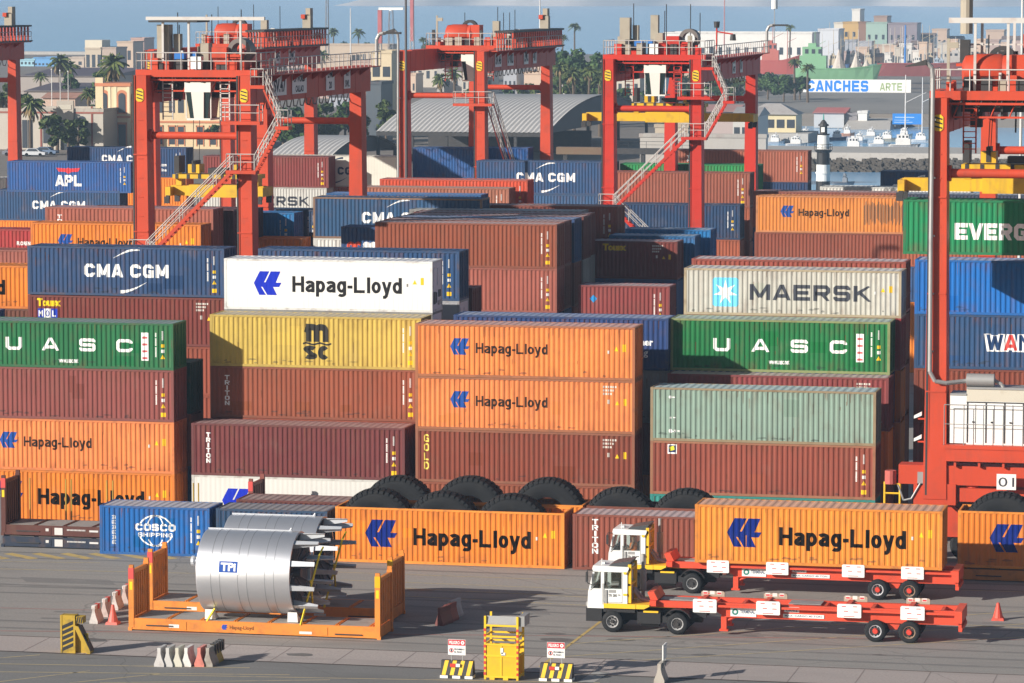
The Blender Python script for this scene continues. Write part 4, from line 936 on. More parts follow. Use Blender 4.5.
        if kind == 'canopy':
            b = MB(); b.box(-.1,W+.9,ty-1.2,ty-.95,zt+3.2,zt+3.42); b.box(.1,3.4,ty-1.3,ty+1.5,zt+3.05,zt+3.18,1)
            for x in (.95, 2.7, 6.2): b.box(x, x+.14, ty-1.15, ty-1.0, zt, zt+3.2)
            P('canopy', b, [GREY_RAIL, DARK], None, T)
        else:
            b = MB(); b.box(2.9,3.5,ty-.2,ty+.5,zt,zt+3.1); b.cyl((.9,ty,zt),(.9,ty,zt+2.4),.3,n=10); P('exhaust_stack', b, BEIGE, None, T)
            b = MB(); b.tube([(W+1.1,ty+.5,zt),(W+1.1,ty+.5,zt+2.1)],.07); b.tube([(W+1.1,ty+.5,zt+1.8),(W+2.4,ty+.5,zt+1.6)],.06); b.cyl((W+1.1,ty+.5,zt+2.1),(W+1.1,ty+.5,zt+2.6),.2,.25,8,1); b.cyl((W+2.4,ty+.5,zt+1.1),(W+2.4,ty+.5,zt+1.6),.25,.2,8,1); P('floodlight', b, [PAINT, DARK], c, T)
    else:
        b = MB(); b.lathe([(-1.35,.55),(-1.2,.82),(-.7,.9),(.6,.9),(.75,.82),(1.0,.86),(1.25,.7),(1.25,.2)], (2.3,ty-.3,zt+1.0), (1,0,0), 20, 0); b.box(3.4,4.2,ty-1.0,ty+.6,zt+.15,zt+1.85); b.box(1.0,3.6,ty-.9,ty+.4,zt,zt+.4); P('hoist_drum', b, PAINT, c, T, smooth=True)
        b = MB(); b.lathe([(-.3,.5),(-.3,.75),(.3,.75),(.3,.5)], (2.9,ty+.9,zt+1.55), (0,1,0), 18, 0, True); P('cable_reel', b, DARK, None, T, smooth=True)
        b = MB(); b.box(5.2,5.8,ty,ty+.7,zt,zt+2.2); b.box(.2,.35,ty-1.2,ty-1.05,zt,zt+2.7); b.box(.35,.8,ty-1.2,ty-1.0,zt+2.2,zt+2.5); P('mast_cabinet', b, BEIGE, None, T)
        if kind == 'frame':
            b = MB(); b.box(.3,W+2,ty-1.4,ty-1.2,zt+3.5,zt+3.78); b.box(.3,W+2,ty+2.4,ty+2.6,zt+3.5,zt+3.7)
            for x in (1.6, 3.3, 5.0, 6.6):
                for y in (ty-1.35, ty+2.45): b.box(x, x+.14, y, y+.12, zt-.3, zt+3.5)
            for zz in (1.0, 2.3): b.box(.4, W+2, ty+2.5, ty+2.58, zt+zz, zt+zz+.08)
            P('roof_frame', b, GREY_RAIL, None, T)
            b = MB(); b.box(.4,6.8,ty+1.6,ty+2.4,zt+1.2,zt+1.35); b.box(.6,1.1,ty+1.6,ty+2.2,zt+1.4,zt+2.6,1); b.box(3.9,5.2,ty+1.7,ty+2.3,zt+1.9,zt+2.9); b.box(2.6,3.6,ty+1.7,ty+2.3,zt+1.35,zt+2.0,1); P('rear_machinery', b, [PAINT, DARK], c, T)
            b = MB(); b.cyl((.9,ty+1.9,zt+2.9),(.9,ty+1.9,zt+4.7),.33,n=12); P('exhaust_stack', b, BEIGE, None, T)
    b = MB(); r2 = random.Random(int(abs(X*13)))
    for i in range(26):
        x = r2.uniform(-.3, W); y = r2.uniform(a+.3, e-.5); w_ = r2.uniform(.12,.5); hh = r2.uniform(.2,1.5); b.box(x, x+w_, y, y+r2.uniform(.1,.5), zt, zt+hh, r2.choice((0,0,1,1,2,3)))
    for i in range(5): x = r2.uniform(0, W); b.cyl((x, e-.3, zt), (x, e-.3, zt+r2.uniform(2,4.2)), .035, n=4, m=1)
    for i in range(8): x = r2.uniform(.3, W-.3); y = r2.uniform(ty-1.2, ty+1.5); b.cyl((x,y,z),(x+r2.uniform(-.2,.2),y,z-r2.uniform(.6,2.2)),.045,n=4,m=1)
    for i in range(6):
        x = .3+i*1.05; b.tube([(x,a+.2,z),(x+.3,a+.1,z-.55),(x+.6,a+.1,z-.6),(x+.9,a+.2,z)],.035,4,1)
    b.box(-.45, W+.45, a-.05, a+.02, z-.5, z-.38); b.box(.6, W-.6, a+.3, a+.4, z-1.2, z-1.1)
    for i in range(7): x = .6+i*(W-1.2)/6; b.cyl((x,a+.35,z-1.15),(x+.45,a+.35,z-.05),.035,n=4)
    P('winch_gear', b, [PAINT, DARK, BEIGE, GREY_RAIL], c, T)
    b = MB()
    for i in range(16): y0 = 1.2+i*1.65; b.tube([(W-.52,y0,ZG0+.12),(W-.58,y0+.4,ZG0-.55),(W-.58,y0+1.1,ZG0-.6),(W-.52,y0+1.6,ZG0+.12)],.04,4)
    P('festoon_cable', b, DARK, None)
    b = MB()
    for x in (-.5, W-.5): b.box(x, x+.1, -.75, -.69, 3.5, ZG1, 0); b.box(x+.14, x+.18, -.75, -.7, 6, ZG1, 1)
    for k_ in range(12):
        for x in (0, W): b.box(x-.18, x+.18, -.735, -.70, 7.5+k_*1.25, 7.53+k_*1.25, 1)
    P('cable_conduit', b, [DARK, PAINT], c)
    # operator cab
    cx = 3.55 if kind != 'frame' else 5.3; cz = 21.35
    b = MB(); b.hexa([(cx-.6,ty-1.5,cz),(cx+.6,ty-1.5,cz),(cx+.6,ty+.5,cz),(cx-.6,ty+.5,cz)],[(cx-.82,ty-1.7,cz+1.7),(cx+.82,ty-1.7,cz+1.7),(cx+.82,ty+.5,cz+1.7),(cx-.82,ty+.5,cz+1.7)]); cab = P('cab', b, GLASS, None)
    b = MB(); b.box(cx-.88,cx+.88,ty-1.78,ty+.6,cz+1.7,cz+2.35); b.hexa([(cx-.30,ty-1.60,cz),(cx+.34,ty-1.60,cz),(cx+.34,ty-1.4,cz),(cx-.30,ty-1.4,cz)],[(cx-.44,ty-1.78,cz+1.7),(cx+.42,ty-1.78,cz+1.7),(cx+.42,ty-1.5,cz+1.7),(cx-.44,ty-1.5,cz+1.7)]); b.box(cx-.8,cx+.8,ty-1.6,ty+.6,cz-.12,cz)
    for x in (cx-.86, cx+.80): b.box(x, x+.06, ty-1.6, ty-1.5, cz, cz+1.7)
    P('cab_shell', b, mat('cab_white', (.72,.70,.64), .45) if 'cab_white' not in bpy.data.materials else bpy.data.materials['cab_white'], None, cab)
    b = MB()
    for x in (1.1, 1.75, 5.0, 5.6): b.box(x, x+.08, ty-1.6, ty-1.52, cz-.1, ZG1)
    for i in range(9): b.box(1.1,1.8,ty-1.6,ty-1.54,cz+.1+i*.3,cz+.15+i*.3); b.box(5.0,5.65,ty-1.6,ty-1.54,cz+.1+i*.3,cz+.15+i*.3)
    P('ladder', b, GREY_RAIL if kind == 'canopy' else PAINT, c)
    # spreader and its ropes
    if sp:
        z, L, cxs, yy = sp; b = MB(); h = .68
        b.box(cxs-L/2+.15, cxs+L/2-.15, yy-.45, yy-.1, z, z+h); b.box(cxs-L/2+.15, cxs+L/2-.15, yy+.1, yy+.45, z, z+h); b.box(cxs-1.9, cxs+1.9, yy-.75, yy+.75, z-.08, z+h+.08)
        S = P('spreader', b, SPYEL, None)
        for s in (-1, 1):
            x = cxs+s*(L/2-.15); b = MB(); b.box(x-.18, x+.18, yy-1.22, yy+1.22, z, z+h*.9); 
            for q in (-1.15, 1.15): b.box(x-.12, x+.12, yy+q-.12, yy+q+.12, z-.22, z+.05, 1); b.box(x-.25, x+.1, yy+q-.1, yy+q+.08, z-.5, z-.05, 1)
            P('spreader_end', b, [SPYEL, DARK], None, S)
        b = MB(); b.box(cxs-3.0, cxs+3.0, yy-.9, yy+.9, z+h+.5, z+h+.78); b.box(cxs-2.0, cxs-1.2, yy-.6, yy+.6, z+h+.85, z+h+1.45); b.box(cxs+1.2, cxs+2.0, yy-.6, yy+.6, z+h+.85, z+h+1.45); [b.box(cxs+q*1.6-.12, cxs+q*1.6+.12, yy-.65, yy+.65, z+h+.9, z+h+1.7, 1) for q in (-1,1)]; [b.box(cxs-2.8+i*.8, cxs-2.6+i*.8, yy-.93, yy-.88, z+h+.5, z+h+.8, 1) for i in range(8)]
        b.box(cxs-2.9, cxs-2.5, yy-.5, yy+.5, z+h, z+h+.5); b.box(cxs+2.5, cxs+2.9, yy-.5, yy+.5, z+h, z+h+.5); b.box(cxs-2.95,cxs-2.6,yy-.7,yy+.7,z+h+.85,z+h+2.0,1); b.box(cxs-.6,cxs+.6,yy-.6,yy+.6,z+h+.85,z+h+1.2,1)
        P('headblock', b, [SPYEL, DARK], None, S)
        b = MB()
        for x in (cxs-1.6, cxs+1.6):
            for y in (yy-.7, yy+.7): b.cyl((x,y,z+h+1.5),(x+.1,y,ZG1-.6),.025,n=5)
        P('hoist_rope', b, DARK, None, S)
    # cabinets, exhaust pipe and number on the front sill
    b = MB(); b.box(.4, W+.6, -1.1, .9, 6.0, 6.2); b.box(.6,W+.5,-1.05,-.95,5.35,6.0,0)
    for i in range(5): b.box(1.0+i*1.25, 1.12+i*1.25, -.9, .6, 5.05, 6.0)
    pf = P('platform', b); b = MB(); b.rail([(.5,-1.05,6.2),(W+.6,-1.05,6.2)], step=1.0, r=.025, h=2.1); P('railing', b, STEEL, None, pf)
    b = MB(); b.box(.75, 1.6, -.6, .9, 6.25, 8.75); b.box(1.6, W-.5, -.6, .9, 6.2, 9.1); b.box(1.6, W-.5, -.66, .95, 9.1, 9.2, 1); b.box(.75,1.6,-.64,.9,8.75,8.85,1)
    for i in range(5): b.box(1.62+i*.96, 1.68+i*.96, -.63, -.6, 6.3, 8.4, 2); b.box(2.05+i*.96, 2.08+i*.96, -.625, -.6, 6.3, 8.3, 1); b.box(1.9+i*.96, 2.0+i*.96, -.66, -.6, 7.35, 7.42, 2)
    b.box(1.6, W-.5, -.62, -.6, 8.38, 8.44, 2); b.box(.75, 1.58, -.62, -.6, 8.0, 8.04, 1); b.box(1.6, W-.5, -.605, -.6, 8.46, 9.08, 3)
    E_ = P('electrical_house', b, [WHITE, STEEL, DARK, mat('stained_cream', (.55,.51,.42), .6, dirt=.5, dirt_col=(.35,.29,.2)) if 'stained_cream' not in bpy.data.materials else bpy.data.materials['stained_cream']], None)
    b = MB(); b.lathe([(-.5,.9),(0,1.0),(.35,.85),(.6,.5),(.7,.1)], (W-1.0, .2, 9.2), (0,0,1), 18); P('vent_cowl', b, WHITE, None, E_, smooth=True)
    if pipe:
     b = MB(); b.lathe([(-.75,.16),(-.72,.34),(.7,.34),(.75,.16)], (2.3,-.4,9.55), (1,0,0), 14); b.tube([(1.6,-.4,9.5),(.6,-.85,9.4),(0,-1.0,9.5),(-.28,-1.0,10.0),(-.30,-.95,17),(-.28,-.9,25.2)],.115,8); b.tube([(3.0,-.4,9.55),(3.4,-.4,9.35),(3.5,-.4,9.1)],.1,8)
     for z in (11, 14, 17, 20, 23): b.box(-.34, -.12, -.95, -.6, z, z+.08)
     P('exhaust_pipe', b, STEEL, None, smooth=True)
     b = MB(); b.tube([(-.28,-.9,25.2),(-.33,-.95,25.7),(-.6,-1.0,26.0)],.12,8,0); b.hexa([(-1.7,-1.1,25.75),(-.6,-1.15,25.85),(-.6,-.85,25.85),(-1.7,-.9,25.75)],[(-1.7,-1.1,25.8),(-.6,-1.15,26.15),(-.6,-.85,26.15),(-1.7,-.9,25.8)],1); P('pipe_lamp', b, [STEEL, DARK], None)
    if lamp:
        b = MB(); b.tube([(W+1.1,SPAN+1.2,ZG1),(W+1.1,SPAN+1.2,ZG1+1.9),(W+1.3,SPAN+1.2,ZG1+2.3),(W+1.8,SPAN+1.2,ZG1+2.4)],.13,8); b.box(W+1.6,W+2.9,SPAN+1.0,SPAN+1.4,ZG1+2.3,ZG1+2.45,1); P('lamp', b, [STEEL, DARK], None)
    b = MB(); b.box(-.9,-.55,-.7,-.5,4.0,4.7); b.tube([(-.75,-.75,4.1),(-1.2,-.75,3.3),(-1.6,-.75,3.2),(-1.9,-.75,4.0)],.05); P('junction_box', b, STEEL, None)
    b = MB()
    for z in (6.2, 7.4): b.box(-.95,-.5,-.3,-.2,z,z+.08); b.hexa([(-1.15,-.35,z+.05),(-.75,-.35,z+.22),(-.75,-.15,z+.22),(-1.15,-.15,z+.05)],[(-1.15,-.35,z+.2),(-.75,-.35,z+.42),(-.75,-.15,z+.42),(-1.15,-.15,z+.2)],1)
    P('camera', b, [PAINT, WHITE], c)
    if number: plate(t, 'number_plate', [number], (3.25,-1.12,3.95), 1.0, .82, 0, bold=.0)
    for (ln, y, w, h) in signs: plate(t, 'sign_plate', ln, (W+.47, y, ZG0+.35), w, h, R(90))
    return t
gantry('near red gantry crane marked 01 at right, with white cabinets on its base', at(931.5,150,195.6).x+.42, 195.6, GRED, ty=2.4, kind='frame', sp=(19.05, 12.6, at(903.5,185,200.8).x+6.15-(at(931.5,150,195.6).x+.42), 5.2), number='01', stairs=None, pipe=True)
gantry('red gantry crane at left with SV.47 sign on its beam', at(136,200,234).x+.55, 234, GRED, ty=2.2, kind='canopy', lamp=True, sp=(15.75, 6.8, at(168,200,244).x+3.3-(at(136,200,234).x+.55), 11.0), signs=((['SV.47'],4.3,3.3,1.35),(['DP WORLD','CALLAO'],9.0,3.6,1.35),(['ZPMC','20'],17.6,2.2,1.5),(['40T','SWL'],22.4,1.7,1.5)))
gantry('pure red gantry crane right of centre with raised yellow spreader', at(602.6,150,293).x+.55, 293, GPURE, ty=2.2, kind='boxes', lamp=True, sp=(18.95, 14.0, at(583,114,302).x+7.2-(at(602.6,150,293).x+.55), 9.0), signs=((['40T'],7,1.2,1.2),(['SWL','40T'],14.5,1.6,1.4),(['07'],18.5,1.3,1.4)))
gantry('red gantry crane in the centre in front of the barrel roofed warehouse', at(398,120,324).x+.55, 324, GRED, ty=12.5, kind='tank', fence=True, stairs='side', pipe=True, signs=((['SV.46'],3.4,2.6,1.3),(['DP WORLD'],8.5,2.6,1.3),(['ZPMC'],15.5,1.9,1.5),(['40T'],19.5,1.5,1.4)))
gantry('red gantry crane mostly hidden behind the SV.47 one', at(147,120,324).x+.45, 324.2, GRED, ty=17, kind='tank', fence=True, stairs=None, signs=((['45'],14,1.6,1.3),(['ZPMC'],18.5,2.2,1.3)))
gantry('red gantry crane cut by the left edge, only its rear leg in view', at(10.5,120,368).x+.45-GW, 340, GRED, ty=16, kind='tank', fence=True, stairs=None, signs=((['44'],19,1.8,1.4),))
# ------------------------------------------------------------------ loaded flat racks with silver tanks
FLAT = (.70,.225,.03)
def flat_rack(label, X, Y, z=0.0, c=FLAT, ends=(1,1), L=L40, group=None, h=.62, wall=2.3, lettering=True):
    t = thing('flat_rack', label, 'flat rack', (X, Y, z), group)
    b = MB(); b.box(.2, L-.2, .02, .16, .06, h-.03); b.box(.2, L-.2, CW-.16, CW-.02, .06, h-.03); b.box(.1, .4, .05, CW-.05, .05, h-.05); b.box(L-.4, L-.1, .05, CW-.05, .05, h-.05)
    for i in range(14): b.box(.8+i*.78, .9+i*.78, .16, CW-.16, .12, h-.1)
    for x in (2.55, L-2.85): b.box(x, x+.3, -.002, .03, .12, h-.12)
    for x in (.02, L-.2):
        for y in (-.003, CW-.16): b.box(x, x+.18, y, y+.165, 0, .16)
    b.box(L-2.2, L-.9, -.03, .015, .17, .22, 1); b.box(.9, 2.2, -.03, .015, .25, .30, 1)
    f = b.build('base_frame', [FRAME, DARK], t, color=c)
    b = MB(); n = 7
    for i in range(n):
        x = .42+i*(L-.84)/n; b.box(x+.04, x+(L-.84)/n-.22, .17, CW-.17, h-.1, h-.02); b.box(x+(L-.84)/n-.18, x+(L-.84)/n-.13, .17, CW-.17, h-.1, h, 1); b.box(x+(L-.84)/n-.07, x+(L-.84)/n-.02, .17, CW-.17, h-.1, h, 1)
    b.build('deck', [WOOD, FRAME], t, color=c)
    for e in (0, 1):
        if not ends[e]: continue
        x0 = .05 if e == 0 else L-.3; b = MB()
        for y in (.0, CW-.2): b.box(x0, x0+.25, y, y+.2, .16, h+wall); b.box(x0+.02, x0+.23, y+.02, y+.18, h+wall, h+wall+.16)
        pts = corr(CW+.2, .3, .04)
        b.box(x0+.08, x0+.14, .2, CW-.2, h-.02, h+wall-.25)
        for i in range(6): b.box(x0+.14, x0+.19, .32+i*.33, .48+i*.33, h, h+wall-.3)
        b.box(x0+.04, x0+.2, .2, CW-.2, h+wall-.28, h+wall-.1)
        w = b.build('end_wall', FRAME, t, color=c)
        b = MB(); b.box(x0-.004, x0+.254, -.006, .1, h+wall-.5, h+wall+.02); b.build('warning_stripe', INK, w, color=(.60,.09,.08) if e == 0 else (.70,.40,.02))
        b = MB(); b.box(x0+.06, x0+.2, -.008, .05, h+wall-1.0, h+wall-.62); b.build('sticker', INK, w, color=(.75,.55,.03))
    if lettering:
        k = Ink(); hl_logo(k, 4.55, .2, .24); k2 = Ink(); k2.text('Hapag-Lloyd', 4.95, .24, .17, w=1.15, bold=.01); k3 = Ink(); k3.rect(2.0, 2.5, .2, .36); k3.rect(L-3.9, L-3.3, .14, .26)
        for kk, cc, nm in ((k,(.03,.08,.4),'logo'), (k2,(.15,.07,.03),'lettering'), (k3,(.7,.68,.64),'marking')): link(nm, kk.mesh(nm, flat=.015, proud=.006), f, color=cc)
    return t
p1 = gz(126.5, 631); p2 = gz(149, 611.5)
flat_rack('orange flat rack carrying the front silver tank', p1.x, 165.8, group='flat racks carrying the silver tanks')
flat_rack('orange flat rack carrying the rear silver tank', p2.x, 170.75, group='flat racks carrying the silver tanks')
ALU = mat('brushed_aluminium', (.60,.61,.64), .38, .78, dirt=.15, dirt_col=(.45,.45,.47), scale=.8, var=.04)
ALU2 = mat('pale_coated_steel', (.55,.57,.60), .4, .3, dirt=.2)
def tank(label, xl, xr, Yc, strap=True):
    Rr = 1.92; zc = .64+Rr+.24; X0 = at(xl, 575, Yc-Rr).x; X1 = at(xr, 575, Yc-Rr).x; Lt = X1-X0
    t = thing('storage_tank', label, 'tank', (X0, Yc, zc), 'silver tanks on the flat racks'); n = 56
    b = MB(); b.lathe([(0,.05),(0,Rr-.16),(.05,Rr-.04),(.16,Rr),(Lt,Rr),(Lt,Rr-.12),(Lt-.5,Rr-.16),(Lt-.9,.9),(Lt-1.1,.05)], (0,0,0), (1,0,0), n)
    b.build('shell', ALU, t, smooth=True)
    b = MB()
    for i in range(1, 7): x = Lt*i/7+(.12 if i % 2 else -.1); b.lathe([(-.012,Rr-.01),(-.012,Rr+.006),(.012,Rr+.006),(.012,Rr-.01)], (x,0,0), (1,0,0), n, 0, True)
    b.build('weld_seam', mat('weld_seam_steel', (.33,.34,.36), .5, .6) if 'weld_seam_steel' not in bpy.data.materials else bpy.data.materials['weld_seam_steel'], t)
    b = MB(); b.lathe([(0,1.5),(.02,1.52),(-.35,.75),(-.38,.7)], (Lt-.12,0,0), (1,0,0), 24, cap=False)
    for i in range(16):
        a = 2*math.pi*i/16; b.cyl((Lt-.3,math.cos(a)*.35,math.sin(a)*.35),(Lt-.02,math.cos(a)*(Rr-.1),math.sin(a)*(Rr-.1)),.05,n=5)
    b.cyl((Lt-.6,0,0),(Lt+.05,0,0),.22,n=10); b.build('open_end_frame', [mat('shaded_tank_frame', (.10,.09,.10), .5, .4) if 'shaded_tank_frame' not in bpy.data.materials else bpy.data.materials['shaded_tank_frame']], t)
    for i in range(10):
        a = 2*math.pi*(i+.4)/10; u = Vector((0, math.cos(a), math.sin(a))); w = Vector((0, -math.sin(a), math.cos(a))); b = MB(); r0 = Rr-.12
        def q(x, r, s): v = u*r + w*s; return (x, v.y, v.z)
        b.hexa([q(Lt-.2,r0-.34,-.04),q(Lt-.2,r0-.34,.04),q(Lt+1.15,r0-.10,.03),q(Lt+1.15,r0-.10,-.03)], [q(Lt-.2,r0,-.04),q(Lt-.2,r0,.04),q(Lt+1.15,r0,.03),q(Lt+1.15,r0,-.03)])
        b.hexa([q(Lt+.0,r0,-.13),q(Lt+.0,r0,.13),q(Lt+1.15,r0,.045),q(Lt+1.15,r0,-.045)], [q(Lt+.0,r0+.04,-.13),q(Lt+.0,r0+.04,.13),q(Lt+1.15,r0+.05,.10),q(Lt+1.15,r0+.05,-.10)])
        b.box(0,0,0,0,0,0) if False else None
        b.build('support_leg', ALU2, t)
    b = MB(); b.cyl((-.45,-.75,.5),(.02,-.75,.5),.14,n=12); b.cyl((-.48,-.75,.5),(-.36,-.75,.5),.24,n=12); b.build('nozzle', ALU2, t)
    b = MB(); b.tube([(.1,0,Rr+.03),(Lt-.4,0,Rr+.03)],.035); b.tube([(Lt-.5,0,Rr),(Lt-.4,0,Rr+.16)],.04); b.build('top_rail', ALU2, t)
    for x in (.45, Lt-.1):
        b = MB(); b.hexa([(x-.25,-1.0,-zc+.63),(x+.25,-1.0,-zc+.63),(x+.25,-.35,-zc+.63),(x-.25,-.35,-zc+.63)], [(x-.22,-1.05,-zc+1.1),(x+.22,-1.05,-zc+1.1),(x+.22,-.75,-zc+.9),(x-.22,-.75,-zc+.9)]); b.build('chock', WHITE, t)
    YST = mat('yellow_webbing', (.75,.60,.03), .7) if 'yellow_webbing' not in bpy.data.materials else bpy.data.materials['yellow_webbing']
    def strap_(pts, w=.05):
        b = MB()
        for p, q_ in zip(pts[:-1], pts[1:]): b.cyl(p, q_, w, w, 4)
        b.build('lashing_strap', YST, t)
    zb = -zc+.55
    strap_([(Lt+.35,-1.25,zb),(Lt+1.0,-.3,.9),(Lt+1.05,.2,1.2)]); strap_([(Lt+.3,1.1,zb+.3),(Lt+.75,-.9,-.2)]); strap_([(.35,-1.2,zb),(.7,-1.05,-zc+1.15)])
    return t, X0, X1
tk, _, _ = tank('front silver tank with small blue sign panel', 194.5, 289, 167.05)
tank('rear silver tank, partly hidden by the front one', 219, 313, 172.0)
s = at(227, 567, 165.2); a = MB(); zz = at(227, 567, 165.15).z; xx = at(217, 567, 165.15).x
t = MB(); xl = xx-tk.location.x; zl_ = zz-tk.location.z
sg = MB(); yy = -1.94
k = Ink(); k.rect(xl, xl+1.05, zl_-.34, zl_+.34); sgn = link('sign_panel', k.mesh('sign_panel', cyl=1.93, proud=.006, mats=WHITE), tk)
k = Ink(); k.rect(xl+.09, xl+.97, zl_-.25, zl_+.25); link('logo', k.mesh('logo', cyl=1.93, proud=.012), sgn, color=(.03,.09,.36))
k = Ink(); k.text('TPi', xl+.53, zl_-.17, .34, w=.72, bold=.04, center=True); link('lettering', k.mesh('lettering', cyl=1.93, proud=.018), sgn, color=LWHITE)

# stacked flat racks at the left edge
p = gz(4, 547)
flat_rack('navy folded flat rack at the bottom of the pair at left', p.x-.2, 189.4, 0, (.012,.022,.045), (0,0), group='folded flat racks at left', h=.62, lettering=False)
flat_rack('dark brown flat rack with its end wall up, on the navy one at left', p.x-.2, 189.4, .625, (.085,.024,.018), (1,0), group='folded flat racks at left', h=.62, wall=2.45, lettering=False)
for o_ in [q for q in col.objects if q.get('group') == 'folded flat racks at left']:
    f_ = [ch for ch in o_.children if ch.name.startswith('base_frame')][0]; k = Ink(); k.rect(3.05,3.5,.12,.50); k.rect(2.55,2.72,.3,.45); k.rect(5.0,5.5,.32,.42)
    for j in range(14): k.rect(3.75+.075*j, 3.80+.075*j, .36, .44)
    link('marking', k.mesh('marking', flat=-.002, proud=.006), f_, color=(.6,.58,.56))
x = gz(216, 556).x
flat_rack('brown flat rack end standing behind the blue short containers', x+.1, 194.3, 0, (.22,.06,.045), (1,0), L=L20, lettering=False, wall=2.6)
flat_rack('orange flat rack under the open-top container at the right edge', gz(958,583).x-.1, 189, 0, (.55,.19,.04), (0,0), lettering=False)
p = at(-3, 486, 190); b = MB(); container(p.x-L20+.15, 190.5, 0, (.16,.17,.19), 'dark grey container end at the left edge beside the folded flat racks', L=L20, h=ST, codes=None, group='containers in the ground row', roof=(.25,.27,.30))

# ------------------------------------------------------------------ giant tyres
def tyre_mesh(Rr=2.0, W=1.42):
    b = MB(); h = W/2
    b.lathe([(-h*.82,1.0),(-h*.98,1.25),(-h,1.6),(-h*.92,1.84),(-h*.80,1.92),(h*.80,1.92),(h*.92,1.84),(h,1.6),(h*.98,1.25),(h*.82,1.0)], (0,0,0), (0,1,0), 72, 0, True)
    n = 40
    for i in range(n):
        for s in (-1, 1):
            a = 2*math.pi*(i+(.5 if s > 0 else 0))/n; da = 2*math.pi/n*.33
            def q(ang, r, y): return (math.cos(ang)*r, y, math.sin(ang)*r)
            b.hexa([q(a-da,1.78,s*h*1.01),q(a+da,1.78,s*h*1.01),q(a+da*1.0,1.9,s*.03),q(a-da*1.0,1.9,s*.03)] if s < 0 else [q(a+da,1.78,s*h*1.01),q(a-da,1.78,s*h*1.01),q(a-da,1.9,s*.03),q(a+da,1.9,s*.03)],
                   [q(a-da,1.93,s*h*.97),q(a+da,1.93,s*h*.97),q(a+da,Rr+.01,s*.05),q(a-da,Rr+.01,s*.05)] if s < 0 else [q(a+da,1.93,s*h*.97),q(a-da,1.93,s*h*.97),q(a-da,Rr+.01,s*.05),q(a+da,Rr+.01,s*.05)])
    b.lathe([(-h*.84,1.02),(-h*.6,.96),(h*.6,.96),(h*.84,1.02)], (0,0,0), (0,1,0), 72, 0, cap=False)
    return b.mesh('giant_tyre', RUBBER, smooth=True)
TY = tyre_mesh(); TY2 = None
def tyre(px, py, Y, lb, rz=0, Rr=2.0):
    p = at(px, py, Y); o = link('giant_tyre', TY, None, (p.x, Y, p.z-2.0), rz=rz); tag(o, lb, 'tyre', 'giant tyres in the open-top containers'); o.rotation_euler.y = rnd.random()
for px, py, lb in ((378,487.5,'giant tyre at the front left of the orange open-top container'),(444,490.5,'giant tyre in the middle of the front row of the orange open-top container'),(513,493,'giant tyre at the front right of the orange open-top container')): tyre(px, py, 189.55, lb, R(4))
for px, py, lb in ((399,475,'leftmost giant tyre of the rear row'),(471,475.5,'giant tyre in the middle of the rear row'),(549,477,'giant tyre at the right of the rear row, beside the open-top end'),(621,486.5,'giant tyre showing above the rust brown container'),(688,488,'giant tyre half hidden by the loaded orange trailer container')): tyre(px, py, 192.6, lb, R(2))
tyre(1003, 491, 190.3, 'giant tyre in the open-top container at the right edge')

# ------------------------------------------------------------------ terminal tractors and trailers
TRED = (.66,.075,.035)
WHEEL = None
def wheel(parent, x, y, rimcol, r=.51, dual=False, outer=-1, dark=.17):
    b = MB(); w = .15
    b.lathe([(-w,.29),(-w-.01,.40),(-w*.8,r-.03),(-w*.5,r),(w*.5,r),(w*.8,r-.03),(w+.01,.40),(w,.29)], (0,0,0), (0,1,0), 28, 0, True)
    t = b.build('wheel', RUBBER, parent, (x, y, r), smooth=True)
    b = MB(); s = outer; b.lathe([(s*w*.9,.31),(s*w*.95,.27),(s*.06,.23),(s*.05,.02),(-s*w,.02),(-s*w*.9,.29)], (0,0,0), (0,1,0), 20, cap=False)
    for i in range(8): a = 2*math.pi*i/8; b.cyl((math.cos(a)*.18,s*.03,math.sin(a)*.18),(math.cos(a)*.18,s*.09,math.sin(a)*.18),.055,n=6,m=1)
    b.cyl((0,s*.03,0),(0,s*.075,0),dark,dark,16,m=1); b.cyl((0,s*.02,0),(0,s*.15,0),.09,.07,8,m=1)
    for i in range(10): a = 2*math.pi*(i+.5)/10; b.cyl((math.cos(a)*(.5*dark+.13),s*.03,math.sin(a)*(.5*dark+.13)),(math.cos(a)*(.5*dark+.13),s*.09,math.sin(a)*(.5*dark+.13)),.03,n=5,m=1)
    b.build('rim', [PAINT, DARK, PAINT], t, color=rimcol, smooth=True)
    return t
ZEBRA = WHITE
